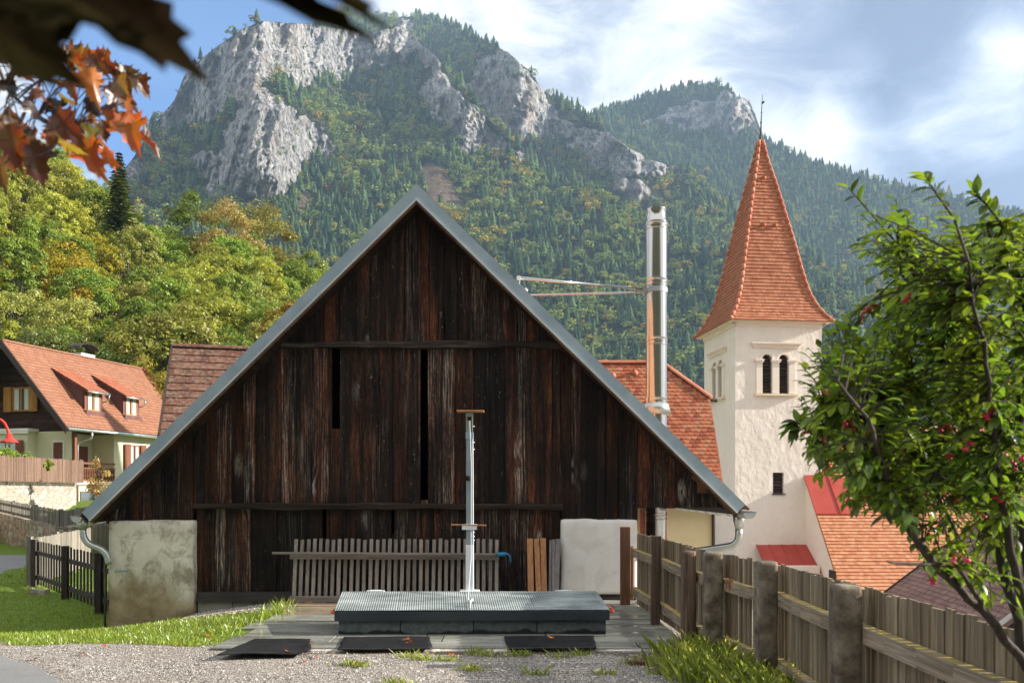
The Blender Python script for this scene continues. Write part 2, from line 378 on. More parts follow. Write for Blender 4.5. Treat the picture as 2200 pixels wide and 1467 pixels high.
MAT['red_roof'] = simple('red sheet roof', (0.36, 0.045, 0.032), (0.42, 0.062, 0.045), 1.5, 0.5, 0.0, bump=0.08, bscale=2)
MAT['orange_plastic'] = simple('orange handle', (0.6, 0.09, 0.03), (0.68, 0.12, 0.04), 5, 0.45, bump=0)
MAT['blue_plastic'] = simple('blue hose', (0.02, 0.22, 0.42), (0.03, 0.28, 0.5), 5, 0.4, bump=0)
MAT['green_metal'] = simple('grey green bracket', (0.21, 0.27, 0.22), (0.26, 0.32, 0.27), 5, 0.5, 0.3, bump=0.02)
MAT['rubber'] = simple('black rubber mat', (0.012, 0.012, 0.013), (0.022, 0.022, 0.024), 6, 0.5, 0, bump=0.15, bscale=40)
MAT['white'] = simple('white paint', (0.72, 0.71, 0.68), (0.8, 0.79, 0.76), 3, 0.6, bump=0.05)
MAT['black'] = simple('black void', (0.004, 0.004, 0.004), (0.006, 0.006, 0.006), 3, 0.9, bump=0)
m, g = M('window glass'); g.put(g.color, (0.10, 0.12, 0.13, 1)); g.rough.default_value = 0.06; g.b.inputs['Specular IOR Level'].default_value = 0.8; MAT['glass'] = m
MAT['curtain'] = simple('pale curtain', (0.5, 0.52, 0.52), (0.62, 0.64, 0.63), 8, 0.8, bump=0.3, stretch=(4, 4, 0.2))

def plaster(name, base, base2, stain=None, stain_lo=None, bumpd=0.01, bscale=30, bstr=0.35, big=1.2, stretch=(1, 1, 1), bottom=None):
    m, g = M(name); co = g.coord()
    c = g.ramp(g.noise(co, big, 7, 0.6), [(0.35, base), (0.65, base2)])
    if stain is not None:
        k = g.ramp(g.noise(g.map(co, (1, 1, 0.8), (4, 2, 8)), 3.6, 9, 0.68, 0.5), [(0.48, 0.0), (0.62, 1.0)])
        c = g.mix(g.math('MULTIPLY', k, 0.8), c, stain)
    if bottom is not None:   # rising damp with an uneven edge
        z = g.sep(co)[2]
        lv = g.math('ADD', z, g.math('MULTIPLY', g.math('SUBTRACT', g.noise(g.map(co, (1, 1, 0.5), (9, 1, 3)), 2.2, 7, 0.6), 0.5), -1.5))
        k = g.ramp(g.math('MULTIPLY', lv, 1.0), [(bottom[0], 1.0), (bottom[1], 0.0)])
        c = g.mix(k, c, g.ramp(g.noise(co, 3.5, 6), [(0.35, bottom[2]), (0.65, bottom[3])]))
    g.put(g.color, c); g.rough.default_value = 0.85
    h = g.math('ADD', g.noise(g.map(co, stretch), bscale, 5, 0.6), g.math('MULTIPLY', g.noise(g.map(co, stretch), bscale * 0.25, 4), 1.5))
    g.put(g.normal, g.bump(h, bstr, bumpd))
    return m
MAT['pier_old'] = plaster('stained lime plaster', (0.60, 0.56, 0.475), (0.77, 0.73, 0.64), (0.23, 0.19, 0.13), bottom=(0.02, 0.50, (0.20, 0.14, 0.075), (0.40, 0.32, 0.21)), bscale=25, big=3.0)
MAT['pier_new'] = plaster('grey white render', (0.83, 0.80, 0.765), (0.88, 0.855, 0.82), (0.74, 0.70, 0.66), bscale=25, bstr=0.25)
MAT['tower'] = plaster('cream tower plaster', (0.76, 0.69, 0.62), (0.81, 0.75, 0.685), None, bscale=3.0, bumpd=0.05, bstr=0.55, stretch=(1.0, 1.0, 0.7))
MAT['tower_smooth'] = plaster('cream trim', (0.78, 0.69, 0.60), (0.82, 0.735, 0.655), None, bscale=8, bumpd=0.005, bstr=0.2)
MAT['sill_cream'] = simple('ochre cream sill', (0.68, 0.58, 0.40), (0.74, 0.65, 0.48), 3, 0.7, bump=0.1)
MAT['house_yellow'] = plaster('pale yellow render', (0.60, 0.57, 0.40), (0.66, 0.63, 0.46), None, bscale=10, bstr=0.15, bumpd=0.005)
MAT['rectory_yellow'] = plaster('warm yellow render', (0.68, 0.58, 0.34), (0.72, 0.63, 0.39), None, bscale=10, bstr=0.15, bumpd=0.005)
MAT['concrete_block'] = simple('concrete block', (0.24, 0.23, 0.20), (0.32, 0.31, 0.27), 6, 0.9, bump=0.4, bscale=60, rnd=0.08)
m, g = M('damp curb blocks'); co = g.coord()
c = g.ramp(g.noise(co, 20, 6, 0.6), [(0.35, (0.075, 0.09, 0.095)), (0.65, (0.13, 0.15, 0.155))])
z = g.sep(co)[2]; lv = g.math('ADD', z, g.math('MULTIPLY', g.math('SUBTRACT', g.noise(g.map(co, (1, 1, 0.3)), 2.3, 6), 0.5), -0.25))
c = g.mix(g.ramp(lv, [(0.045, 1.0), (0.065, 0.0)]), c, (0.016, 0.019, 0.022))
g.put(g.color, c); g.rough.default_value = 0.75; g.put(g.normal, g.bump(g.noise(co, 90, 3), 0.4, 0.005)); MAT['curb'] = m
m, g = M('mossy concrete post'); co = g.coord()
c = g.ramp(g.noise(co, 7, 8, 0.65), [(0.33, (0.06, 0.047, 0.034)), (0.5, (0.17, 0.14, 0.105)), (0.68, (0.31, 0.27, 0.21))])
c = g.mix(g.ramp(g.noise(g.map(co, (1, 1, 0.5)), 5, 6), [(0.55, 0.0), (0.7, 0.7)]), c, (0.25, 0.23, 0.2))
z = g.sep(co)[2]
k = g.ramp(g.math('ADD', z, g.math('MULTIPLY', g.noise(co, 14, 5), 0.12)), [(1.03, 0.0), (1.075, 1.0)])
c = g.mix(g.math('MULTIPLY', k, 0.9), c, g.ramp(g.noise(co, 45, 4), [(0.35, (0.07, 0.07, 0.012)), (0.65, (0.34, 0.31, 0.07))]))
g.put(g.color, c); g.rough.default_value = 0.95; g.put(g.normal, g.bump(g.noise(co, 50, 5, 0.7), 0.8, 0.01)); MAT['conc_post'] = m

def stonewall(name, mortar, stones, scale):
    m, g = M(name); co = g.coord()
    wv = g.vmath('ADD', co, g.vmath('SUBTRACT', g.noise(co, 2.5, 3, out=1), (0.5, 0.5, 0.5)))
    v = g.map(wv, (1, 1, 1.5))
    e = g.voro(v, scale, 'DISTANCE_TO_EDGE'); cid = g.voro(v, scale, 'F1', 'Color')
    c = g.ramp(g.sep(cid)[0], [(i / (len(stones) - 1), s_) for i, s_ in enumerate(stones)])
    c = g.mix(g.ramp(g.noise(co, 9, 6), [(0.4, 0.0), (0.7, 0.6)]), c, (0.2, 0.18, 0.15))
    k = g.ramp(e, [(0.03, 0.0), (0.10, 1.0)])
    g.put(g.color, g.mix(k, mortar, c)); g.rough.default_value = 0.9
    g.put(g.normal, g.bump(g.math('ADD', k, g.math('MULTIPLY', g.noise(co, 18, 5), 0.5)), 0.9, 0.06))
    return m
MAT['wall_upper'] = stonewall('mortared limestone wall', (0.48, 0.43, 0.37), [(0.34, 0.30, 0.25), (0.5, 0.46, 0.4), (0.42, 0.34, 0.27), (0.56, 0.53, 0.48)], 2.2)
MAT['wall_lower'] = stonewall('fieldstone wall', (0.26, 0.22, 0.17), [(0.36, 0.32, 0.25), (0.48, 0.43, 0.34), (0.42, 0.28, 0.2), (0.5, 0.47, 0.4)], 1.9)

def tilemat(name, cols, lichen=None, lk=0.62, rough=0.75, scale=6):
    m, g = M(name); co = g.coord(); r = g.attr('rnd')
    n = len(cols)
    c = g.ramp(r, [(i / (n - 1), q) for i, q in enumerate(cols)])
    c = g.mix(g.math('MULTIPLY', g.ramp(g.noise(co, scale, 7, 0.6), [(0.35, 0.0), (0.7, 1.0)]), 0.35), c, tuple(q * 0.62 for q in cols[0]))
    if lichen is not None:
        k = g.ramp(g.noise(co, 9, 8, 0.7), [(lk, 0.0), (lk + 0.08, 1.0)])
        c = g.mix(g.math('MULTIPLY', k, 0.8), c, lichen)
    g.put(g.color, c); g.rough.default_value = rough
    g.put(g.normal, g.bump(g.noise(co, 40, 4), 0.25, 0.008))
    return m
MAT['tile_house'] = tilemat('salmon orange roof tile', [(0.235, 0.105, 0.062), (0.27, 0.124, 0.074), (0.30, 0.142, 0.087)])
MAT['tile_dormer'] = tilemat('dormer roof tile', [(0.30, 0.098, 0.053), (0.34, 0.118, 0.065), (0.38, 0.14, 0.078)])
MAT['tile_spire'] = tilemat('spire tile', [(0.34, 0.115, 0.058), (0.42, 0.158, 0.08), (0.46, 0.195, 0.105)], (0.30, 0.27, 0.2), 0.66)
MAT['tile_ridge'] = tilemat('ridge tile', [(0.48, 0.15, 0.085), (0.55, 0.20, 0.12), (0.5, 0.24, 0.15)])
MAT['tile_nave'] = tilemat('nave tile', [(0.46, 0.17, 0.085), (0.56, 0.24, 0.12), (0.6, 0.3, 0.17)], (0.35, 0.3, 0.24), 0.7)
MAT['tile_rectory'] = tilemat('mixed beaver tail tile', [(0.23, 0.062, 0.033), (0.37, 0.10, 0.048), (0.42, 0.13, 0.06), (0.46, 0.18, 0.095), (0.33, 0.17, 0.09)], (0.22, 0.17, 0.09), 0.6)
MAT['tile_old'] = tilemat('old brick red tile', [(0.090, 0.038, 0.026), (0.135, 0.052, 0.034), (0.165, 0.073, 0.048)], (0.20, 0.165, 0.12), 0.50)
MAT['tile_brown'] = tilemat('brown purple tile', [(0.15, 0.085, 0.08), (0.20, 0.12, 0.11), (0.25, 0.16, 0.145)], None)
MAT['tile_barn'] = tilemat('barn roof tile', [(0.40, 0.20, 0.11), (0.46, 0.235, 0.135), (0.5, 0.26, 0.15)])

# ------------------------------------------------------------------ ground
def groundz(X, Y):
    X = np.asarray(X, float); Y = np.asarray(Y, float)
    z = -0.40 * sstep(-2.7, -6.6, X) * sstep(8.7, 11.8, Y)
    z = z - 4.6 * sstep(2.5, 10.5, X)
    z = z + 1.3 * sstep(0.35, 3.2, (X + 13.5) * .742 + (Y - 25) * .67) * sstep(-11.0, -13.5, X)     # terrace held by the fieldstone wall
    z = z + 1.0 * sstep(36, 52, Y) * sstep(-11.0, -20, X)
    return z
def gz(x, y): return float(groundz(x, y))

xs = np.unique(np.concatenate([-np.geomspace(14, 700, 40)[::-1], np.arange(-14, 6.01, 0.16), np.geomspace(6.2, 1350, 60)]))
ys = np.unique(np.concatenate([-np.geomspace(2, 60, 10)[::-1], np.arange(0, 14, 0.16), np.arange(14, 32, 0.4), np.geomspace(32, 2250, 60)]))
XX, YY = np.meshgrid(xs, ys)
ZZ = groundz(XX, YY) + 0.018 * (fbm(XX * 1.3, YY * 1.3, 4) - 0.5) * (YY < 30)
# gravel yard / lawn / earth masks belong to places on the ground
lawn_edge = np.interp(XX, [-12, -5.3, -4.2, -3.2, -2.9, -2.6], [8.45, 8.6, 8.55, 8.5, 8.9, 9.6]) + 0.35 * (fbm(XX * 2.1, YY * 2.1, 3, 5) - 0.5)
lawn = sstep(0, 0.22, YY - lawn_edge) * (XX < -2.55) + (YY > 22) * (XX < 1)
lawn = np.clip(lawn, 0, 1)
strip = (np.abs(YY - 11.55) < 0.33) * (XX > -4.5) * (XX < -2.9)      # drip strip of pebbles along the barn
lawn = lawn * (1 - strip)
dirt = .75 * np.exp(-((YY - 8.16) / .12) ** 2) * (XX > -2.7) * (XX < 1.8) * fbm(XX * 1.2, YY, 3, 2) * 1.5 + 1.0 * np.exp(-((XX - 1.35) / .35) ** 2 - ((YY - 7.75) / .35) ** 2) + .45 * np.exp(-((XX + .1) / .5) ** 2 - ((YY - 8.05) / .3) ** 2)
m, g = M('gravel and turf ground'); co = g.coord()
pb = g.voro(co, 82.0, 'F1', 'Color'); pd = g.voro(co, 82.0)
gr = g.ramp(g.sep(pb)[0], [(0.0, (0.09, 0.075, 0.065)), (0.35, (0.30, 0.265, 0.235)), (0.7, (0.45, 0.41, 0.37)), (1.0, (0.70, 0.65, 0.60))])
gr = g.mix(g.ramp(g.noise(co, 0.9, 7, 0.6), [(0.42, 0.0), (0.72, 0.55)]), gr, (0.30, 0.25, 0.20))
gr = g.mix(g.ramp(pd, [(0.5, 0.0), (0.8, 0.8)]), gr, (0.045, 0.04, 0.035))
ea = g.ramp(g.noise(co, 7, 7, 0.65), [(0.3, (0.085, 0.15, 0.016)), (0.55, (0.13, 0.21, 0.022)), (0.75, (0.20, 0.24, 0.045))])
lm = g.math('ADD', g.attr('lawn'), g.math('MULTIPLY', g.math('SUBTRACT', g.noise(co, 9, 5), 0.5), 0.7))
lk = g.ramp(lm, [(0.42, 0.0), (0.58, 1.0)])
dk_ = g.ramp(g.math('ADD', g.attr('dirt'), g.math('MULTIPLY', g.math('SUBTRACT', g.noise(co, 6, 7, .65), .5), 1.1)), [(0.42, 0.0), (0.62, .85)])
gr = g.mix(dk_, gr, g.ramp(g.noise(co, 30, 5), [(0.35, (0.05, 0.03, 0.02)), (0.65, (0.17, 0.115, 0.075))]))
ec = g.math('MULTIPLY', g.ramp(lm, [(0.2, 0.0), (0.45, 0.9), (0.75, 0.0)]), 0.8)
c = g.mix(lk, gr, ea); c = g.mix(ec, c, g.ramp(g.noise(co, 14, 5), [(0.4, (0.11, 0.075, 0.035)), (0.65, (0.22, 0.16, 0.07))]))
g.put(g.color, c); g.rough.default_value = 0.95
g.put(g.normal, g.bump(g.math('SUBTRACT', 1.0, pd), 0.8, 0.015)); MAT['ground'] = m
ny, nx = XX.shape
idx = np.arange(ny * nx).reshape(ny, nx)
quads = np.stack([idx[:-1, :-1], idx[:-1, 1:], idx[1:, 1:], idx[1:, :-1]], -1).reshape(-1, 4)
o = npmesh('ground', np.stack([XX, YY, ZZ], -1).reshape(-1, 3), quads, MAT['ground'], extra={'lawn': lawn.ravel(), 'dirt': dirt.ravel()}, smooth=True)
tag(o, 'grey gravel yard and green lawn falling away beside the barn', 'ground', kind='structure')

# road: one lane from the yard round to the lane behind
m, g = M('worn asphalt'); co = g.coord()
c = g.ramp(g.noise(co, 60, 5, 0.7), [(0.3, (0.13, 0.13, 0.135)), (0.7, (0.23, 0.228, 0.225))])
c = g.mix(g.ramp(g.noise(co, 1.2, 7, 0.6), [(0.4, 0.0), (0.7, 0.5)]), c, (0.27, 0.26, 0.245))
g.put(g.color, c); g.rough.default_value = 0.85; g.put(g.normal, g.bump(g.noise(co, 120, 3), 0.4, 0.004)); MAT['asphalt'] = m
redge = np.array([(-1.6, 4.0), (-2.9, 6.0), (-3.64, 6.95), (-5.25, 8.55), (-8.0, 12.0), (-10.6, 16.6), (-11.7, 19), (-12.6, 22.2), (-13.4, 25.2)])
ledge = np.array([(-6.5, 2.0), (-7.6, 4.5), (-8.6, 6.6), (-10.0, 8.8), (-12.6, 12.5), (-15, 17.5), (-17.0, 21), (-19.5, 23.2), (-24, 25.3)])
tt = np.linspace(0, 8, 90); k_ = np.arange(9)
re_ = np.stack([np.interp(tt, k_, redge[:, 0]), np.interp(tt, k_, redge[:, 1])], -1); le_ = np.stack([np.interp(tt, k_, ledge[:, 0]), np.interp(tt, k_, ledge[:, 1])], -1)
re_ += (fbm(tt * 3, tt * 0 + 2.2, 3)[:, None] - 0.5) * 0.16
P = []
for a_ in np.linspace(0, 1, 12):
    q = re_ * (1 - a_) + le_ * a_
    P.append(np.stack([q[:, 0], q[:, 1], groundz(q[:, 0], q[:, 1]) + 0.014 - 0.02 * (a_ == 0)], -1))
P = np.array(P); i2 = np.arange(P.shape[0] * P.shape[1]).reshape(P.shape[:2])
o = npmesh('road', P.reshape(-1, 3), np.stack([i2[:-1, :-1], i2[1:, :-1], i2[1:, 1:], i2[:-1, 1:]], -1).reshape(-1, 4), MAT['asphalt'], smooth=True)
tag(o, 'narrow grey asphalt lane curving past the lawn', 'road', kind='structure')

# paving of long boards and slabs in front of the barn
m, g = M('damp grey green paving'); co = g.coord(); r = g.attr('rnd')
c = g.ramp(r, [(0.0, (0.17, 0.175, 0.15)), (0.5, (0.25, 0.25, 0.215)), (0.93, (0.30, 0.295, 0.255)), (1.0, (0.30, 0.21, 0.13))])
c = g.mix(g.ramp(g.noise(g.map(co, (0.6, 3, 3)), 2.0, 7, 0.62), [(0.42, 0.0), (0.62, 0.75)]), c, (0.085, 0.09, 0.08))
c = g.mix(g.ramp(g.noise(co, 30, 4), [(0.4, 0.0), (0.7, 0.35)]), c, (0.36, 0.35, 0.31))
g.put(g.color, c); g.put(g.rough, g.ramp(g.noise(g.map(co, (0.7, 2.4, 1), (3, 7, 0)), 1.5, 5), [(0.40, 0.12), (0.56, 0.7)]))
g.put(g.normal, g.bump(g.noise(g.map(co, (3, 14, 3)), 4, 5), 0.2, 0.006)); MAT['paving'] = m
mb = MB(); y = 8.3; k = 0
while y < 11.75:
    wd = U(0.26, 0.44); x = -3.0 + U(-0.10, 0.10)
    while x < 1.72:
        ln = min(U(0.9, 2.2), 1.78 - x)
        rr = 1.0 if (k in (6, 7, 8) and x < -1.9) else U(0.1, 0.85)
        if ln > 0.2: mb.box(x, x + ln - 0.012, y, min(y + wd, 11.9) - 0.014, -0.04, 0.022 + U(0, 0.010), rr, Matrix.Rotation(U(-.004, .004), 3, 'Z'))
        x += ln
    y += wd; k += 1
o = mb.build('paving', MAT['paving'], bevel=0.006)
tag(o, 'damp grey green paving boards laid in front of the barn', 'paving', kind='structure')
mb = MB()   # crumbled pale mortar edge along the front of the paving
pts = []
for x in np.arange(-2.6, 1.75, 0.07):
    pts.append((x, 8.27 + U(-0.05, 0.03)))
for (xa, ya), (xb, yb) in zip(pts[:-1], pts[1:]):
    mb.hexa([(xa, ya, -0.02), (xb, yb, -0.02), (xb, 8.32, -0.02), (xa, 8.32, -0.02), (xa, ya, 0.006), (xb, yb, 0.006), (xb, 8.32, 0.020), (xa, 8.32, 0.020)])
MAT['mortar'] = simple('pale mortar', (0.42, 0.38, 0.35), (0.55, 0.5, 0.46), 12, 0.95, bump=0.5, bscale=60)
o = mb.build('paving', MAT['mortar']); tag(o, 'crumbled pale mortar edge of the paving beside the gravel', 'paving', kind='structure')

# ------------------------------------------------------------------ tiles
def tile_plane(mb, O, Uv, Vv, vlen, uspan, tw, expo, th=0.02, rnd_edge=True, jit=0.004, lap=1.3, narc=4):
    O, Uv, Vv = Vector(O), Vector(Uv).normalized(), Vector(Vv).normalized()
    N = Uv.cross(Vv)
    if N.z < 0: N = -N
    nrow = int(math.ceil(vlen / expo))
    for k in range(nrow):
        v0 = k * expo; u0, u1 = uspan(min(v0 + expo * 0.5, vlen))
        L = min(expo * lap, vlen - v0 + 0.03)
        s = u0 - (tw / 2 if k % 2 else 0)
        while s < u1:
            a, b = max(s, u0), min(s + tw * 0.985, u1); s += tw
            if b - a < tw * 0.2: continue
            j = U(-jit, jit); r = R01()
            hb = th + U(0, th * 0.35); mid = (a + b) / 2; hw = (b - a) / 2
            if rnd_edge:
                bot = [(mid + hw * math.cos(q), v0 + L + j - hw * 0.62 * (1 - math.sin(q))) for q in [math.pi * i / narc for i in range(narc + 1)]]
            else:
                bot = [(b, v0 + L + j), (a, v0 + L + j)]
            pts = [(a, v0 - 0.01), (b, v0 - 0.01)] + bot
            top = [O + Uv * u + Vv * v + N * (0.012 + (hb if i > 1 else 0.0)) for i, (u, v) in enumerate(pts)]
            n = len(pts)
            low = [p - N * th * 0.9 for p in top[2:]]
            fs = [tuple(range(n))] + [(2 + i, n + i, n + i + 1, 3 + i) for i in range(n - 3)]
            mb.add(top + low, fs, r)

def ridge_tiles(mb, a, b, r=0.09, ln=0.38, up=0.0):
    a, b = Vector(a), Vector(b); d = b - a; n = max(1, int(d.length / ln)); d_ = d / n; dn = d.normalized()
    side = dn.cross(Vector((0, 0, 1))).normalized(); upv = side.cross(dn).normalized()
    for i in range(n):
        p0 = a + d_ * (i - 0.06); p1 = a + d_ * (i + 1.0); q = R01()
        r0, r1 = r * 0.93, r * 1.07
        vs = []
        for p, rr in ((p0, r0), (p1, r1)):
            vs += [p + side * rr * math.cos(t) + upv * (rr * math.sin(t) * 0.9 + up) for t in [math.pi * k / 6 for k in range(7)]]
        mb.add(vs, [(k, k + 1, 8 + k, 7 + k) for k in range(6)] + [tuple(range(7)), tuple(reversed(range(7, 14)))], q)

def rough_block(mb, x0, x1, y0, y1, z0, z1, amp=0.012, step=0.07, rnd=0.5, rc=0.05, seed=0):
    """a block with uneven faces and rubbed edges, as one closed skin"""
    nx_, ny_, nz_ = max(2, int((x1 - x0) / step)), max(2, int((y1 - y0) / step)), max(2, int((z1 - z0) / step))
    vid = {}; vs = []; fs = []
    def V(i, j, k):
        if (i, j, k) in vid: return vid[(i, j, k)]
        p = np.array([x0 + (x1 - x0) * i / nx_, y0 + (y1 - y0) * j / ny_, z0 + (z1 - z0) * k / nz_])
        lo = np.array([x0, y0, z0]) + rc; hi = np.array([x1, y1, z1]) - rc
        c_ = np.clip(p, lo, hi); dd = p - c_; l = np.linalg.norm(dd)
        if l > 1e-6: p = c_ + dd / l * rc
        nse = (fbm(p[0] * 3 + p[1] * 1.7 + seed, p[2] * 3 - p[1], 4, 2) - 0.5) * 2 * amp
        if l > 1e-6: p = p + dd / l * nse
        vid[(i, j, k)] = len(vs); vs.append(tuple(p)); return vid[(i, j, k)]
    for a, b, c_, mk in ((nx_, nz_, ny_, lambda i, k, j: V(i, j, k)), (ny_, nz_, nx_, lambda j, k, i: V(i, j, k)), (nx_, ny_, nz_, lambda i, j, k: V(i, j, k))):
        for e in (0, c_):
            for i in range(a):
                for j in range(b):
                    fs.append((mk(i, j, e), mk(i + 1, j, e), mk(i + 1, j + 1, e), mk(i, j + 1, e)))
    mb.add(vs, fs, rnd)

# ------------------------------------------------------------------ the barn
AX, AZ = -1.315, 5.79
LX, LZ, RX, RZ_ = -5.917, 1.272, 3.208, 1.38
SL, SR = (AZ - LZ) / (AX - LX), (AZ - RZ_) / (RX - AX)
FY, WY, BY = 11.55, 12.0, 16.4
def ztop(x): return AZ - (AX - x) * SL if x < AX else AZ - (x - AX) * SR
def zund(x): return ztop(x) - 0.245
barn = thing('barn', 'dark weathered timber barn with steep gable and grey metal verge', 'barn', (-1.3, 12, 0))

mb = MB()
def planks(mb, x0, x1, zb, zt, ydep, gaps=(), wmin=0.12, wmax=0.26, jag=0.0):
    x = x0
    while x < x1 - 0.02:
        w_ = min(U(wmin, wmax), x1 - x)
        if x1 - (x + w_) < 0.08: w_ = x1 - x
        for ga, gb, g0, g1 in gaps:
            if x < ga < x + w_: w_ = ga - x
        segs = [(zb - U(0, jag), zt)]
        for ga, gb, g0, g1 in gaps:
            if abs(x - ga) < 1e-4:
                w_ = gb - ga; segs = []
                if g0 > zb + 0.02: segs.append((zb, g0))
                if g1 < min(zt, 50) - 0.02: segs.append((g1, zt))
        yj = ydep + U(-0.016, 0.010); tl = U(-0.03, 0.03); r = R01()
        gp = U(0.002, 0.011)
        for s0, s1 in segs:
            xa, xb = x, x + w_ - gp
            cuts = [xa] + ([AX] if xa < AX < xb else []) + [xb]
            n = 5; top = [(q, min(s1, zund(q) + 0.02)) for q in cuts]
            if top[0][1] - s0 < 0.03 and top[-1][1] - s0 < 0.03: continue
            # slightly wandering edges
            H = max(t_[1] for t_ in top) - s0
            left = [(xa + U(-1, 1) * 0.004, s0 + (top[0][1] - s0) * i / n) for i in range(n)]
            right = [(xb + U(-1, 1) * 0.004, s0 + (top[-1][1] - s0) * i / n) for i in range(n)]
            poly = left[:1] + right + top[::-1] + left[:0:-1]
            mb.prism([(px_, yj + (px_ - xa) * tl, pz_) for px_, pz_ in poly], (0, 0.035, 0), r)
        x += w_
B1, B2 = 3.647, 1.353
def pxX(px, Y=12.0): return (px - CX) / F * Y
planks(mb, -3.35, 0.95, B1 - 0.01, 50, 11.955)
planks(mb, -4.55, 0.70, B2 - 0.02, B1 + 0.02, 11.975, gaps=((pxX(714), pxX(731), 2.46, 50), (pxX(905), pxX(920), B2 + 0.09, 50)))
planks(mb, pxX(425), 0.69, 0.13, B2, 11.968, gaps=((pxX(694), pxX(703), 0.9, 50), (pxX(842), pxX(849), 0.95, 50)))
planks(mb, -5.80, -4.55, 1.13, 50, 11.975, jag=0.03)
planks(mb, 0.70, 1.80, 1.17, 50, 11.97, jag=0.03)
planks(mb, 1.80, 3.10, 1.335, 50, 11.965, jag=0.0)
o = mb.build('plank_wall', MAT['barn_wood'], barn)
def wavy_beam(mb, x0, x1, z, h, y0, y1, n=40, sag=0.0):
    ring = []
    for i in range(n + 1):
        t_ = i / n; x = x0 + (x1 - x0) * t_
        j = (fbm(x * 1.6, z * 5, 3) - 0.5) * 0.05; j2 = (fbm(x * 1.6 + 9, z * 5, 3) - 0.5) * 0.05; yj = (fbm(x * 1.1 + 4, z, 3) - .5) * 0.035
        ring.append([(x, y1, z - h / 2 + j2), (x, y0 + yj, z - h / 2 + j2 + .01), (x, y0 + yj - .006, z + h / 2 + j - .018), (x, y0 + yj + .022, z + h / 2 + j), (x, y1, z + h / 2 + j)])
    vs = [p for q in ring for p in q]; fs = []
    for i in range(n): fs += [(i * 5 + k, i * 5 + (k + 1) % 5, i * 5 + 5 + (k + 1) % 5, i * 5 + 5 + k) for k in range(5)]
    fs += [tuple(range(5)), tuple(range(n * 5, n * 5 + 5))]
    mb.add(vs, fs, R01())
mb = MB(); wavy_beam(mb, -3.5, 0.85, B1, 0.095, 11.87, 11.96); mb.build('cross_beam', MAT['barn_beam'], barn)
mb = MB(); wavy_beam(mb, pxX(423), pxX(1208), B2, 0.10, 11.865, 11.96, 60); mb.build('cross_beam', MAT['barn_beam'], barn)
# closed sides and back, so that the inside is dark
mb = MB()
mb.box(-5.78, -5.70, 12.03, BY - 0.1, -0.6, zund(-5.78) - 0.02)
mb.box(1.76, 1.82, 12.3, BY - 0.1, -1.2, zund(1.82))
mb.prism([(-5.70, BY - 0.1, -0.6), (1.76, BY - 0.1, -1.2), (1.76, BY - 0.1, zund(1.76)), (AX, BY - 0.1, zund(AX)), (-5.70, BY - 0.1, zund(-5.70))], (0, -0.06, 0))
mb.build('side_wall', MAT['soffit'], barn)
mb = MB(); mb.box(-5.65, 1.74, 12.1, BY - 0.2, -0.12, -0.06); mb.build('barn_floor', MAT['soffit'], barn)
# roof: boarded slab, tiles, metal verge with a bright lip
mb = MB()
for x, sl in ((LX, SL), (RX, SR)):
    sg = -1 if x < AX else 1; xi = x - sg * .10
    mb.prism([(AX, FY + 0.02, AZ - 0.035), (x, FY + 0.02, ztop(x) - 0.035), (xi, FY + 0.02, ztop(xi) - 0.235), (AX, FY + 0.02, AZ - 0.235)], (0, BY - FY, 0))
roof = mb.build('roof', MAT['soffit'], barn)
mb = MB()
for x, s_ in ((LX, -1), (RX, 1)):
    e = Vector((x - AX, 0, ztop(x) - AZ)); tile_plane(mb, (AX, FY + 0.05, AZ - 0.025), (0, 1, 0), e, e.length + 0.05, lambda v: (0, BY - FY), 0.26, 0.30, 0.02, False)
ridge_tiles(mb, (AX, FY + 0.42, AZ - 0.05), (AX, BY, AZ - 0.05), 0.11, 0.4)
mb.build('roof_tile', MAT['tile_barn'], roof)
mb = MB(); mb2 = MB(); mb3 = MB()
for x in (LX, RX):
    n = 5; sg = -1 if x < AX else 1; xl0, xl1, xl2 = x - sg * .098, x - sg * .114, x - sg * .131
    for i in range(n):     # the verge sheet comes in lengths with faint laps
        xa, xb = AX + (x - AX) * i / n, AX + (x - AX) * (i + 1) / n
        dy = 0.003 * (i % 2); xc = xb if i < n - 1 else xb - sg * .0975
        mb.prism([(xa, FY - 0.022 - dy, ztop(xa)), (xb, FY - 0.022 - dy, ztop(xb)), (xc, FY - 0.022 - dy, ztop(xc) - 0.195), (xa, FY - 0.022 - dy, ztop(xa) - 0.195)], (0, 0.04, 0), R01())
        mb.prism([(xa, FY - 0.022, ztop(xa) + 0.012), (xb, FY - 0.022, ztop(xb) + 0.012), (xb, FY - 0.022, ztop(xb) + 0.002), (xa, FY - 0.022, ztop(xa) + 0.002)], (0, 0.26, 0), R01())
    mb2.prism([(AX, FY - 0.042, AZ - 0.196), (xl0, FY - 0.042, ztop(xl0) - 0.196), (xl1, FY - 0.042, ztop(xl1) - 0.228), (AX, FY - 0.042, AZ - 0.228)], (0, 0.055, 0))
    mb3.prism([(AX, FY - 0.012, AZ - 0.23), (xl1, FY - 0.012, ztop(xl1) - 0.23), (xl2, FY - 0.012, ztop(xl2) - 0.262), (AX, FY - 0.012, AZ - 0.262)], (0, 0.03, 0))
tr = mb.build('verge_trim', MAT['zinc'], barn); mb2.build('trim_lip', MAT['zinc_bright'], tr); mb3.build('verge_batten', MAT['rafter'], barn)
mb = MB()
mb.bar((2.55, 11.78, 1.80), (3.16, 11.78, 1.36), 0.10, 0.10, (0, 1, 0)); mb.bar((2.72, 11.9, 1.62), (2.72, BY - .3, 1.62), 0.16, 0.16)
mb.build('rafter', MAT['rafter'], barn)
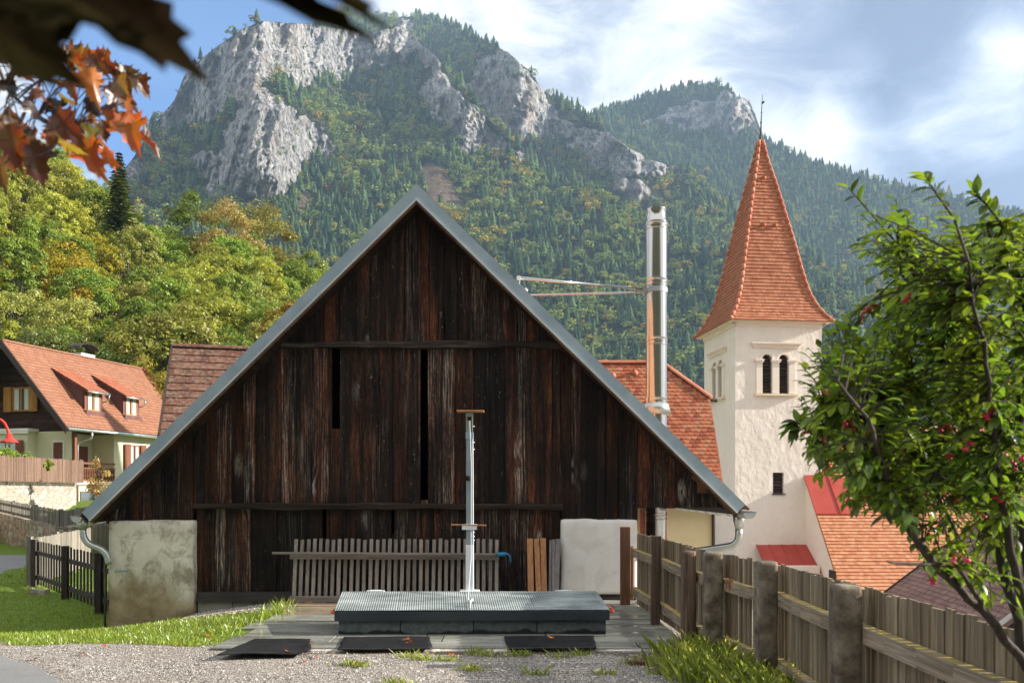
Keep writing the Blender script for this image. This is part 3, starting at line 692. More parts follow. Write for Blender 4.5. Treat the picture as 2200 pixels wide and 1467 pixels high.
# masonry piers, plinth and flashing
mb = MB(); rough_block(mb, -5.695, -4.49, 11.8, 12.35, -0.75, 1.155, 0.020, 0.055, rc=0.03, seed=1); mb.build('masonry_pier', MAT['pier_old'], barn, True)
mb = MB(); rough_block(mb, 0.69, 1.79, 11.86, 12.4, 0.10, 1.17, 0.022, 0.055, rc=0.035, seed=5); mb.build('masonry_pier', MAT['pier_new'], barn, True)
mb = MB()
x = -4.47
while x < 1.7: mb.box(x, min(x + 0.49, 1.72), 11.915 + U(0, .004), 12.3, -0.5, 0.03, R01()); x += 0.5
mb.build('block_plinth', MAT['concrete_block'], barn, bevel=0.004)
mb = MB()
for xa, xb in ((-4.47, 0.685), (0.685, 1.76)):
    mb.prism([(xa, 11.985, 0.135), (xa, 11.90, 0.135), (xa, 11.895, 0.07), (xa, 11.845, 0.055), (xa, 11.845, 0.012), (xa, 11.985, 0.012)], (xb - xa - 0.003, 0, 0))
mb.build('sill_flashing', MAT['sill_metal'], barn)
mb = MB(); mb.tube([(-5.56, 11.80, 0.455), (-5.54, 11.70, 0.45)], 0.016); mb.tube([(-5.545, 11.70, 0.45), (-5.36, 11.71, 0.46)], [0.014, 0.019]); mb.build('iron_peg', MAT['mast'], barn)
# gutters and downpipes
def gutter(x, z, y0, y1, r, lipdir):
    mb = MB(); n = 9; vs = []
    for y in (y0, y1):
        for rr in (r, r - 0.006):
            vs += [(x + rr * math.cos(math.pi + math.pi * k / (n - 1)), y, z + rr * math.sin(math.pi + math.pi * k / (n - 1))) for k in range(n)]
    fs = [(k, k + 1, 2 * n + k + 1, 2 * n + k) for k in range(n - 1)] + [(n + k, n + k + 1, 3 * n + k + 1, 3 * n + k) for k in range(n - 1)]
    fs += [tuple(range(n)), tuple(range(2 * n, 3 * n))]
    mb.add(vs, fs)
    mb.tube([(x + r * lipdir, y0, z + 0.004), (x + r * lipdir, y1, z + 0.004)], 0.011, 8)
    y = y0 + 0.25
    while y < y1:
        mb.tube([(x + (r + .004) * math.cos(a), y, z + (r + .004) * math.sin(a)) for a in [math.pi + math.pi * k / 8 for k in range(9)]], 0.006, 5); y += 0.7
    return mb
g1 = gutter(LX - 0.07, 1.215, FY - 0.04, BY, 0.078, -1).build('gutter', MAT['galv'], barn, recalc=True)
g2 = gutter(RX + 0.055, 1.275, FY - 0.06, BY, 0.085, 1).build('gutter', MAT['galv'], barn, recalc=True)
def bend(pts, n=6):   # round the corners of a pipe run
    pts = [Vector(p) for p in pts]; out = [pts[0]]
    for a, b, c_ in zip(pts[:-2], pts[1:-1], pts[2:]):
        r = min((a - b).length, (c_ - b).length, 0.16) * 0.9
        p, q = b + (a - b).normalized() * r, b + (c_ - b).normalized() * r
        out += [p.lerp(b, t).lerp(b.lerp(q, t), t) for t in [i / n for i in range(n + 1)]]
    return out + [pts[-1]]
mb = MB(); mb.tube([(-5.98, 11.66, 1.20), (-5.98, 11.66, 1.10), (-5.97, 11.66, 1.03)], [0.085, 0.075, 0.048], 12)
mb.tube(bend([(-5.97, 11.66, 1.04), (-5.97, 11.66, 0.86), (-5.66, 11.71, 0.73), (-5.645, 11.73, 0.55)]), 0.045, 12)
mb.build('downpipe', MAT['galv'], barn, True)
MB().tube([(-5.712, 11.76, 0.62), (-5.712, 11.76, -0.6)], 0.016, 8).build('drain_rod', MAT['iron'], barn, True)
mb = MB(); mb.tube([(3.25, 12.0, 1.24), (3.25, 12.0, 1.14), (3.25, 12.0, 1.03)], [0.085, 0.08, 0.055], 14)
mb.tube(bend([(3.25, 12.0, 1.05), (3.25, 12.0, 0.80), (1.92, 12.45, 0.55), (1.90, 12.45, -1.3)]), 0.053, 14)
mb.build('downpipe', MAT['galv'], barn, True)

# ------------------------------------------------------------------ steel flue through the barn roof
flue = thing('flue_chimney', 'tall polished steel flue with two bracing rods beside the barn roof', 'chimney', (2.583, 15, -1))
R = 0.188
def rings(prof, z):
    return prof + [(R, z - 0.075), (R + .014, z - 0.068), (R + .014, z - 0.055), (R, z - 0.048), (R + .003, z - .012), (R + .016, z - .006), (R + .016, z + .010), (R + .002, z + .016), (R + .012, z + .045), (R + .012, z + .058), (R, z + .065)]
zz = lambda py: EYE - (py - HY) / F * 15
prof = [(R, -1.0)]
for py in (1108, 862, 733, 607, 486): prof = rings(prof, zz(py))
prof += [(R, zz(480)), (R * 0.9, zz(477)), (R * 0.88, zz(455)), (R * .93, zz(452)), (R * .93, zz(450)), (R * .84, zz(450)), (R * .84, zz(470)), (0.02, zz(471))]
mb = MB(); mb.lathe((2.583, 15, 0), prof, 48); o = mb.build('flue_pipe', MAT['steel'], flue, True)
md = o.modifiers.new('edges', 'EDGE_SPLIT'); md.split_angle = rad(40)
mb = MB(); mb.lathe((2.583, 15, 0), [(R + .004, zz(866)), (R + .03, zz(868)), (R + .075, zz(890)), (R + .062, zz(890)), (R + .02, zz(870))], 40); mb.build('rain_collar', MAT['galv'], flue, True)
mb = MB(); zc = zz(625)
mb.lathe((2.583, 15, 0), [(R + .001, zc - .04), (R + .012, zc - .04), (R + .012, zc + .04), (R + .001, zc + .04)], 40)
mb.box(2.583 - R - 0.13, 2.583 - R + 0.02, 14.93, 14.99, zc - 0.035, zc + 0.035); mb.box(2.583 - 0.17, 2.583 + 0.02, 15 - R - 0.035, 15 - R - 0.013, zc - .045, zc + .045)
cl_ = mb.build('clamp', MAT['mast'], flue)
a1, b1 = W(1114, 597, 11.62), Vector((2.33, 14.95, zz(622)))
mb = MB(); mb.tube([a1, b1], 0.020, 10); mb.build('bracing_rod', MAT['steel'], flue, True)
a2 = Vector((-0.80, 16.2, ztop(-0.80) + 0.03)); mb = MB(); mb.tube([a2, Vector((2.33, 14.97, zz(629)))], 0.020, 10); mb.build('bracing_rod', MAT['steel'], flue, True)
mb = MB(); ex = Vector((1, 0, -SR)).normalized(); nr = Vector((SR, 0, 1)).normalized()
p0 = Vector((a1.x, 11.62, ztop(a1.x)))
mb.bar(p0 - ex * 0.08 + nr * 0.012, p0 + ex * 0.16 + nr * 0.012, 0.1, 0.012, nr); mb.bar(p0 + nr * 0.02, a1 + nr * 0.03, 0.05, 0.012, ex); mb.bar(p0 + ex * .1 + nr * .03 , p0 + ex * .14 + nr * .03, 0.06, 0.035, nr)
mb.tube([a1 + Vector((0, -.03, 0)), a1 + Vector((0, .03, 0))], 0.028, 8)
mb.build('rod_bracket', MAT['white'], flue)

# ------------------------------------------------------------------ hatch with sheet lid on a block curb
hatch = thing('floor_hatch', 'low hatch with ribbed dark grey sheet lid on a concrete block curb', 'hatch', (-0.43, 9.4, 0))
FL, FR, BL, BR = W(718, 1313, 9.03), W(1310, 1311, 9.03), W(735, 1272, 9.85), W(1281, 1271, 9.85)
nu, nv = 1300, 8; uu, vv = np.meshgrid(np.linspace(0, 1, nu), np.linspace(0, 1, nv))
def lerp4(u, v):
    a, b, c_, d_ = [np.array(p)[None, None, :] for p in (FL, FR, BR, BL)]
    u = u[..., None]; v = v[..., None]
    return a * (1 - u) * (1 - v) + b * u * (1 - v) + c_ * u * v + d_ * (1 - u) * v
P = lerp4(uu, vv); P[..., 2] += 0.010 + 0.0026 * np.tanh(2.0 * np.sin(2 * np.pi * uu * 118)) - 0.012 * (np.abs(((uu * 4 + .08) % 1) - 0.5) > 0.496)
P[..., 2] += 0.004 * (fbm(uu * 7, vv * 3, 3) - .5)
m, g = M('ribbed sheet lid'); co = g.coord()
c = g.ramp(g.noise(g.map(co, (0.8, 2.2, 1)), 2.4, 8, 0.65), [(0.36, (0.20, 0.23, 0.235)), (0.52, (0.34, 0.385, 0.385)), (0.68, (0.50, 0.54, 0.53))])
g.put(g.color, c); g.metal.default_value = 0.25
g.put(g.rough, g.ramp(g.noise(g.map(co, (1, 3, 1), (3, 4, 5)), 2.0, 6), [(0.35, 0.36), (0.65, 0.6)])); MAT['lid'] = m
i2 = np.arange(nu * nv).reshape(nv, nu)
lid = npmesh('lid', P.reshape(-1, 3), np.stack([i2[:-1, :-1], i2[:-1, 1:], i2[1:, 1:], i2[1:, :-1]], -1).reshape(-1, 4), MAT['lid'], hatch, loc=hatch.location)
mb = MB(); dz = Vector((0, 0, 0.105)); dn_ = Vector((0, 0, 0.004))
mb.hexa([FL - dz, FR - dz, BR - dz, BL - dz, FL - dn_, FR - dn_, BR - dn_, BL - dn_])
MAT['lid_rim'] = simple('dark slate lid rim', (0.032, 0.045, 0.055), (0.048, 0.064, 0.075), 3, 0.4, 0.2, bump=0.05)
mb.build('lid_rim', MAT['lid_rim'], hatch, bevel=0.006)
mb = MB()
xe = [-1.885, -1.21, -0.415, 0.27, 1.022]
for a, b in zip(xe[:-1], xe[1:]): mb.box(a + .004, b - .004, 9.085, 9.30, -0.02, 0.186, R01())
for x in (-1.885, 0.822): mb.box(x, x + 0.2, 9.304, 9.80, -0.02, 0.186)
mb.box(-1.68, 0.818, 9.62, 9.80, -0.02, 0.186)
mb.build('block_curb', MAT['curb'], hatch, bevel=0.006)
for s_, p in ((-1, FL), (1, FR)):
    mb = MB(); q = p + Vector((0.0, 0.16, 0.005))
    mb.tube(bend([q + Vector((-.0 * s_, -.10, -.02)), q + Vector((0.05 * s_, -.10, -.03)), q + Vector((0.05 * s_, .10, -.02)), q + Vector((-.0 * s_, .10, 0.0))], 4), 0.013, 8)
    mb.build('handle', MAT['orange_plastic'], hatch, True)
for px in (788, 1192):
    mb = MB(); a, b = W(px, 1270, 9.88), W(px + 38, 1270, 9.88); mb.bar(a, b, 0.04, 0.025); mb.tube([a + Vector((.04, 0, 0)), b - Vector((.04, 0, 0))], 0.02, 8); mb.build('hinge', MAT['mast_white'], hatch, bevel=.004)
mb = MB(); a = W(1010, 1306, 9.12)
mb.tube([a + Vector((0, 0, 0)), a + Vector((0, .02, .06)), a + Vector((.02, .05, .09)), a + Vector((.01, .09, .07))], 0.010, 7); mb.bar(a + Vector((-.05, .08, .05)), a + Vector((.05, .06, .05)), .02, .02); mb.build('latch', MAT['galv'], hatch)

# ------------------------------------------------------------------ lifting mast behind the hatch
mast = thing('steel_mast', 'slim grey blue steel mast with wooden board on top behind the hatch', 'mast', (pxX(1009, 10.0), 10.0, 0))
YM = 10.0
def wm(px, py): return W(px, py, YM)
def mbox(name, px0, py0, px1, py1, y0, y1, mat, bevel=0.002):
    a, b = wm(px0, py0), wm(px1, py1); q = MB(); q.box(a.x, b.x, YM + y0, YM + y1, b.z, a.z); return q.build(name, mat, mast, bevel=bevel)
mbox('mast_tube', 1002, 932, 1016, 1170, -.04, .04, MAT['mast'])
a, b = wm(1001, 1170), wm(1017, 1270); q = MB(); q.box(a.x, b.x, YM - .046, YM + .046, 0.0, a.z); q.build('mast_foot', MAT['mast_white'], mast, bevel=.003)
mbox('clamp_plate', 1001, 929, 1017, 943, -.048, .05, MAT['zinc'])
q = MB()
for px in (1002.5, 1014.5): a, b = wm(px - 1.2, 893), wm(px + 1.2, 930); q.box(a.x, b.x, YM - .03, YM + .03, b.z, a.z)
a, b = wm(1001, 886), wm(1017, 895); q.box(a.x, b.x, YM - .04, YM + .04, b.z, a.z); q.build('head_bracket', MAT['green_metal'], mast)
mbox('head_board', 982, 882, 1040, 885, -.09, .09, MAT['orange_board'])
mbox('clamp_plate', 993, 1125, 1025, 1137, -.06, -.045, MAT['mast_white'])
q = MB(); q.bar(wm(970, 1126) + Vector((0, -.05, 0)), wm(1045, 1127.5) + Vector((0, -.05, 0)), .03, .014); q.build('cross_stick', MAT['orange_board'], mast)
q = MB(); q.tube([wm(1009.5, 905) + Vector((0, -.05, 0)), wm(1013, 1000) + Vector((0, -.06, 0)), wm(1012.5, 1200) + Vector((0, -.06, 0)), wm(1010.5, 1290) + Vector((0, -.6, 0.02))], .0045, 6)
q.tube([wm(1016, 940) + Vector((0, -.03, 0)), wm(1017.5, 1268) + Vector((0, -.03, 0))], .007, 6); q.build('pull_cord', MAT['mast_white'], mast)
for py in (916, 950, 965, 1143, 1152, 1160): MB().tube([wm(1015, py), wm(1020, py)], .008, 6).build('bolt', MAT['mast_white'], mast)
for px in (1005.5, 1010): MB().tube([wm(px, 903), wm(px, 928)], .007, 6).build('bracket_pin', MAT['mast_white'], mast)
q = MB(); q.lathe(tuple(wm(1006, 1027) + Vector((0, -.05, -.03))), [(0.0, 0), (.026, .005), (.03, .03), (.022, .055), (0, .06)], 12); q.build('knob', MAT['black'], mast, True)
q = MB(); a, b = wm(989, 1267), wm(1030, 1271); q.box(a.x, b.x, YM - .12, YM + .06, b.z - .01, a.z - .0); q.build('base_plate', MAT['mast_white'], mast)

# ------------------------------------------------------------------ picket panel leaning on the barn
pan = thing('loose_picket_fence', 'loose silver grey picket panel leaning against the barn wall', 'fence panel', (pxX(846, 11.7), 11.7, 0))
mb = MB()
for i in range(33):
    px = 633 + 13.55 * i; x = pxX(px, 11.72); tl = U(-.006, .006); hz = U(-.012, .008)
    w_ = 0.024 if i != 4 else 0.022
    mb.hexa([(x - w_, 11.66, .03), (x + w_, 11.66, .03), (x + w_, 11.68, .03), (x - w_, 11.68, .03), (x - w_ + tl, 11.80, .895 + hz), (x + w_ + tl, 11.80, .895 + hz), (x + w_ + tl, 11.82, .895 + hz), (x - w_ + tl, 11.82, .895 + hz)], R01())
mb.build('slat', MAT['grey_slat'], pan)
mb = MB(); mb.bar((pxX(623, 11.7), 11.70, .665), (pxX(1072, 11.7), 11.70, .655), .03, .085, rnd=.3); mb.build('rail', MAT['grey_rail'], pan, bevel=.003)
mb = MB(); mb.bar((pxX(621, 11.6), 11.635, .075), (pxX(1066, 11.6), 11.635, .07), .03, .08, rnd=.8); mb.build('rail', MAT['grey_rail'], pan, bevel=.003)
o = MB().tube([W(585, 1187.5, 11.62), W(800, 1189.5, 11.62), W(1070, 1191, 11.62)], [.019, .023, .021], 10).build('wooden_pole', MAT['grey_rail'], None, True)
tag(o, 'long round wooden pole lying along the rail of the picket panel', 'pole')
o = MB().tube([W(1069, 1191, 11.60), W(1082, 1190, 11.60), W(1090, 1189, 11.60), W(1096, 1195, 11.6), W(1097, 1208, 11.6)], [.032, .030, .012, .011, .011], 8).build('water_hose', MAT['blue_plastic'], None, True)
tag(o, 'short blue hose end hooked over the tip of the wooden pole', 'hose')
for i, (px0, px1, nm) in enumerate(((620, 655, 'first'), (657, 672, ''), (700, 730, ''))):
    a = pxX(px0, 11.6); b = pxX(px1, 11.6); q = MB(); q.box(a, b, 11.56, 11.8, 0.02 if i else -0.02, .034, R01())
    o = q.build('timber_offcut', MAT[('brown_post', 'orange_board', 'dark_post')[i]]); tag(o, ('dark brown timber offcut under the end of the picket panel', 'pale orange timber offcut under the picket panel', 'blackish timber offcut under the picket panel')[i], 'offcut', 'timber offcuts under the picket panel')
lab = ['pale fresh larch board leaning on the barn, slanting lowest of three', 'middle one of three fresh larch boards, tapering downward', 'reddest larch board with wavy grain beside the grey boards']
for i, (pt, pb_, wd, top) in enumerate(((1138.5, 1141, 12.5, 1157), (1153, 1158, 11, 1158), (1167, 1169.5, 12, 1156))):
    xt, xb = pxX(pt, 11.75), pxX(pb_, 11.65); w_ = wd / 153 / 2; zt = 1.6 - (top - 1050) / 153.2
    q = MB(); q.hexa([(xb - w_, 11.60, .012), (xb + w_, 11.60, .012), (xb + w_, 11.63, .012), (xb - w_, 11.63, .012), (xt - w_, 11.80, zt), (xt + w_, 11.80, zt), (xt + w_, 11.83, zt), (xt - w_, 11.83, zt)], (0.9, 0.6, 0.3)[i])
    tag(q.build('larch_board', MAT['orange_board'], bevel=.003), lab[i], 'board', 'fresh larch boards leaning on the barn')
lab = ['thin grey board standing next to the larch boards', 'grey board between a thin and a wide grey board', 'widest grey board leaning beside the white masonry pier']
for i, (pt, pb_, wd, top) in enumerate(((1183, 1181, 5, 1160), (1189.5, 1188, 6.5, 1159), (1199, 1195, 10, 1157.5))):
    xt, xb = pxX(pt, 11.75), pxX(pb_, 11.65); w_ = wd / 153 / 2; zt = 1.6 - (top - 1050) / 153.2
    q = MB(); q.hexa([(xb - w_, 11.60, .012), (xb + w_, 11.60, .012), (xb + w_, 11.64, .012), (xb - w_, 11.64, .012), (xt - w_, 11.78, zt), (xt + w_, 11.78, zt), (xt + w_, 11.82, zt), (xt - w_, 11.82, zt)], (0.2, 0.9, 0.5)[i])
    tag(q.build('grey_board', MAT['grey_board'], bevel=.003), lab[i], 'board', 'grey boards leaning on the barn')

# ------------------------------------------------------------------ rubber mats
def mat_sheet(name, corners, label, curl=0.0, seed=0):
    n1_, n2_ = 26, 10; u, v = np.meshgrid(np.linspace(0, 1, n1_), np.linspace(0, 1, n2_))
    a, b, c_, d_ = [np.array(q) for q in corners]
    P = (a * ((1 - u) * (1 - v))[..., None] + b * (u * (1 - v))[..., None] + c_ * (u * v)[..., None] + d_ * ((1 - u) * v)[..., None])
    P += 0.03 * (fbm(u * 4 + seed, v * 4, 3)[..., None] - .5) * ((u < .03) | (u > .97) | (v < .03) | (v > .97))[..., None]
    h = 0.036 + 0.008 * fbm(u * 3 + seed, v * 2 + 3, 3) + curl * ((1 - v) ** 2) * (0.3 + fbm(u * 2.5 + seed, v * 0 + 1, 2)) + (curl * 0.2) * (u > .9) * (1 - v)
    P = np.concatenate([P, h[..., None]], -1)
    top = P.reshape(-1, 3); bot = top - np.array([0, 0, .014]); i2 = np.arange(n1_ * n2_).reshape(n2_, n1_); N_ = n1_ * n2_
    q = np.stack([i2[:-1, :-1], i2[:-1, 1:], i2[1:, 1:], i2[1:, :-1]], -1).reshape(-1, 4)
    ring = np.concatenate([i2[0, :], i2[1:, -1], i2[-1, -2::-1], i2[-2:0:-1, 0]]); r2 = np.roll(ring, -1)
    F_ = np.concatenate([q, q[:, ::-1] + N_, np.stack([ring, ring + N_, r2 + N_, r2], -1)])
    o = npmesh(name, np.concatenate([top, bot]), F_, MAT['rubber'], smooth=False); return tag(o, label, 'mat', 'black rubber mats before the hatch')
def gp(px, py, z=0.03):
    Y = (EYE - z) * F / (py - HY); return ((px - CX) / F * Y, Y)
mat_sheet('rubber_mat', (gp(468, 1413), gp(668, 1407), gp(668, 1373), gp(545, 1373)), 'slanted black rubber mat with curled edge at the paving corner by the lawn', 0.05, 1)
mat_sheet('rubber_mat', (gp(727, 1397), gp(927, 1396), gp(925, 1368), gp(738, 1369)), 'black rubber mat with orange leaves between the slanted mat and the mast', 0.01, 4)
mat_sheet('rubber_mat', (gp(1090, 1396), gp(1282, 1394), gp(1275, 1366), gp(1085, 1367)), 'black rubber mat under the hatch corner nearest the board fence', 0.01, 8)

# ------------------------------------------------------------------ board fence on the drop side of the yard
fence = thing('board_fence', 'weathered board fence with timber and mossy concrete posts along the drop', 'fence', (1.9, 7.5, 0))
_fy = [2.4, 3.4, 5.0, 6.6, 7.6, 8.2, 9.76, 11.5]; _fx = [2.09, 2.07, 2.04, 2.05, 1.87, 1.78, 1.71, 1.60]
def fx(y): return float(np.interp(y, _fy, _fx))
bays = [(2.2, 5.0), (5.0, 6.6), (6.6, 7.6), (7.6, 8.2), (8.2, 9.76), (9.76, 11.45)]
for y0, y1 in bays:
    mb = MB(); y = y0 + 0.002
    while y < y1 - 0.02:
        w_ = min(U(0.072, 0.092), y1 - y - 0.002); xo = fx(y + w_ / 2) + 0.095 + U(-.003, .006); hz = U(-.014, .012); tl = U(-.006, .006)
        g_ = U(0.007, 0.020)
        mb.hexa([(xo, y, .03), (xo, y + w_ - g_, .03), (xo + .02, y + w_ - g_, .03), (xo + .02, y, .03), (xo + tl, y + tl, 1.0 + hz), (xo + tl, y + w_ - g_ + tl, 1.0 + hz + U(-.006, .006)), (xo + .02 + tl, y + w_ - g_ + tl, 1.0 + hz), (xo + .02 + tl, y + tl, 1.0 + hz)], R01())
        y += w_
    mb.build('board_panel', MAT['fence_board'], fence)
    for z in (0.74, 0.215):
        q = MB(); n = 8
        for i in range(n):   # slightly sagging old rail
            ya, yb = y0 + (y1 - y0) * i / n, y0 + (y1 - y0) * (i + 1) / n
            s = lambda y_: z - 0.012 * math.sin(math.pi * (y_ - y0) / (y1 - y0))
            xa, xb = fx(ya) + 0.052, fx(yb) + 0.052
            q.hexa([(xa - .032, ya, s(ya) - .05), (xa + .036, ya, s(ya) - .05), (xb + .036, yb, s(yb) - .05), (xb - .032, yb, s(yb) - .05), (xa - .032, ya, s(ya) + .05), (xa + .036, ya, s(ya) + .05), (xb + .036, yb, s(yb) + .05), (xb - .032, yb, s(yb) + .05)], R01())
        q.build('rail', MAT['fence_rail'], fence)
mb = MB(); mb.box(1.475, 1.605, 11.35, 11.45, -.05, 1.085, .5); mb.build('post', MAT['brown_post'], fence, bevel=.005)
mb = MB(); mb.box(1.618, 1.65, 11.36, 11.44, 0.1, .82, .5); mb.build('batten', MAT['orange_board'], fence, bevel=.003)
mb = MB(); mb.box(1.625, 1.725, 9.70, 9.80, -.05, 1.055, .3, Matrix.Rotation(rad(1), 3, 'Y')); mb.build('post', MAT['dark_post'], fence, bevel=.006)
mb = MB(); rough_block(mb, 1.655, 1.79, 8.12, 8.25, -.05, 1.0, .008, .035, .8, .012, 3); mb.build('post', MAT['dark_post'], fence, True)
for i, (y, w_) in enumerate(((7.6, .165), (6.6, .16), (5.0, .155))):
    x = fx(y) - 0.05
    mb = MB(); rough_block(mb, x - w_ / 2, x + w_ / 2, y - w_ / 2, y + w_ / 2, -.1, 1.035, .008, .03, .5, .022, i * 7); mb.build('concrete_post', MAT['conc_post'], fence, True)
MAT['rust'] = simple('rusty iron', (0.20, 0.06, 0.02), (0.34, 0.11, 0.03), 20, .8, 0.2, bump=.3)
mb = MB(); x = fx(7.5) + .05; mb.tube([(x, 7.48, .70), (x, 7.48, .79)], .03, 8); mb.tube([(x, 7.41, .70), (x, 7.41, .79)], .022, 8); mb.build('rusty_hinge', MAT['rust'], fence)

# ------------------------------------------------------------------ rectory with beaver tail roof
rec = thing('rectory_house', 'yellow house with half hipped mottled orange tile roof behind the flue', 'house', (2, 24.5, -3))
RY, RZ, EY, EZ, RXE, VX, HZ = 24.5, 5.27, 22.0, 1.25, 4.35, 5.62, 4.15
mb = MB(); mb.prism([(5.40, 22.4, -4), (5.40, 26.6, -4), (5.40, 26.6, 1.5), (5.40, 25.15, 4.0), (5.40, 23.85, 4.0), (5.40, 22.4, 1.5)], (-8, 0, 0)); mb.build('wall', MAT['rectory_yellow'], rec)
vl = math.hypot(RY - EY, RZ - EZ); hv = vl * (RZ - HZ) / (RZ - EZ)
def usp(v): return (-3.0, RXE + (VX - RXE) * min(1, v / hv))
mb = MB()
tile_plane(mb, (0, RY, RZ), (1, 0, 0), (0, EY - RY, EZ - RZ), vl, usp, 0.15, 0.128, 0.020, True, 0.007, 1.4)
HYf = RY - (RY - EY) * (RZ - HZ) / (RZ - EZ)
hl = math.hypot(VX - RXE, RZ - HZ)
tile_plane(mb, (RXE, RY, RZ), (0, 1, 0), (VX - RXE, 0, HZ - RZ), hl, lambda v: (-(RY - HYf) * v / hl, (RY - HYf) * v / hl), 0.19, 0.175, 0.02, True)
rr = mb.build('roof_tile', MAT['tile_rectory'], rec)
mb = MB(); n_ = Vector((0, 0, -.04))
for sgn in (-1, 1):
    yE, yH = RY + sgn * (RY - EY), RY + sgn * (RY - HYf)
    mb.prism([Vector((-3, RY, RZ)) + n_, Vector((RXE, RY, RZ)) + n_, Vector((VX, yH, HZ)) + n_, Vector((VX, yE, EZ)) + n_, Vector((-3, yE, EZ)) + n_], (0, 0, -.12))
mb.prism([Vector((RXE, RY, RZ)) + n_, Vector((VX, RY + (RY - HYf), HZ)) + n_, Vector((VX, HYf, HZ)) + n_], (0, 0, -.12))
mb.build('roof', MAT['dark_trim'], rec)
mb = MB(); ridge_tiles(mb, (-3, RY, RZ), (RXE, RY, RZ), .10, .38); ridge_tiles(mb, (RXE, RY, RZ + .02), (VX + .03, HYf, HZ + .02), .095, .36); ridge_tiles(mb, (RXE, RY, RZ + .02), (VX + .03, 2 * RY - HYf, HZ + .02), .095, .36)
mb.build('ridge_tile', MAT['tile_ridge'], rec)
for px, py in ((1364, 800), (1316, 806)):
    mb = MB(); Y = 24.2; p = W(px, py, Y); p.y = RY - (RZ - p.z) * (RY - EY) / (RZ - EZ) - 0.02; mb.tube([p + Vector((0, .1, .05)), p + Vector((0, -.1, -.02))], [.03, .10], 8); mb.build('vent_tile', MAT['tile_ridge'], rec, True)
mb = MB(); mb.tube([(VX, HYf + .05, HZ - .02), (VX + .22, HYf + .05, HZ - .04)], .05, 8); mb.tube([(-3, EY - .08, EZ - .06), (VX + .05, EY - .08, EZ - .06)], .075, 10); mb.build('gutter', MAT['iron'], rec)
mb = MB(); mb.tube([(5.37, 22.33, 1.2), (5.37, 22.33, -4)], .05, 10); mb.build('downpipe', MAT['iron'], rec)
mb = MB(); x0, x1 = (1376 - CX) / F * 22.33, (1398 - CX) / F * 22.33
mb.box(x0, x0 + .03, 22.30, 22.36, -.35, 1.02); mb.box(x1 - .03, x1, 22.30, 22.36, -.35, 1.02); mb.box(x0, x1, 22.30, 22.36, 1.0, 1.05); mb.box(x0, x1, 22.30, 22.36, -.38, -.33)
z = -.3
while z < .98: mb.box(x0 + .03, x1 - .03, 22.31, 22.345, z, z + .035, R01(), Matrix.Rotation(rad(-35), 3, 'X')); z += .062
MAT['shutter_red'] = simple('oxblood shutter', (.24, .05, .03), (.30, .07, .045), 5, .5, bump=.05)
mb.build('shutter', MAT['shutter_red'], rec)
mb = MB(); xa = (1352 - CX) / F * 22.36; mb.box(xa, x0 - .06, 22.34, 22.41, -.35, 1.2); mb.build('window_frame', MAT['house_frame'], rec)

# ------------------------------------------------------------------ church: tower with flared spire, nave, porch roof
TC, TH, TR = Vector((12.45, 42.0, 0)), 2.15, rad(6.5)
TM = Matrix.Rotation(TR, 3, 'Z')
def TW(x, y, z): return TC + TM @ Vector((x, y, z))
church = thing('church', 'cream plastered church tower with flared orange tiled spire and tiled nave', 'church', (12.45, 42, -5))
wins = [(-.58, .245, 6.12, 7.745), (.25, .245, 6.12, 7.745)]
mb = MB()
def face_map(k):   # local wall coordinate (s, depth inwards, z) of face k
    R_ = Matrix.Rotation(k * math.pi / 2, 3, 'Z')
    def f(s, dpt, z): return TC + TM @ (R_ @ Vector((s, -TH + dpt, z)))
    return f
def arched_wall(f, ops, z0, z1, dep=.3, na=12):
    xs_ = sorted(ops); cur = -TH
    outl = []
    for xc, hw, zb, zs in xs_:
        mb.add([f(cur, 0, z0), f(xc - hw, 0, z0), f(xc - hw, 0, z1), f(cur, 0, z1)], [(0, 1, 2, 3)])
        mb.add([f(xc - hw, 0, z0), f(xc + hw, 0, z0), f(xc + hw, 0, zb), f(xc - hw, 0, zb)], [(0, 1, 2, 3)])
        arc = [(xc - hw * math.cos(math.pi * i / na), zs + hw * math.sin(math.pi * i / na)) for i in range(na + 1)]
        for (xa, za), (xb, zb_) in zip(arc[:-1], arc[1:]):
            mb.add([f(xa, 0, za), f(xb, 0, zb_), f(xb, 0, z1), f(xa, 0, z1)], [(0, 1, 2, 3)])
        loop = [(xc - hw, zb)] + arc + [(xc + hw, zb)]
        for (xa, za), (xb, zb_) in zip(loop, loop[1:] + loop[:1]):
            mb.add([f(xa, 0, za), f(xb, 0, zb_), f(xb, dep, zb_), f(xa, dep, za)], [(0, 1, 2, 3)])
        cur = xc + hw
    mb.add([f(cur, 0, z0), f(TH, 0, z0), f(TH, 0, z1), f(cur, 0, z1)], [(0, 1, 2, 3)])
ff = [face_map(k) for k in range(4)]     # 0 front, 1 right, 2 back, 3 left
ZT = 9.62
sw = (-.02, .27, 1.38, 2.38)
arched_wall(ff[0], wins, 4.0, ZT)
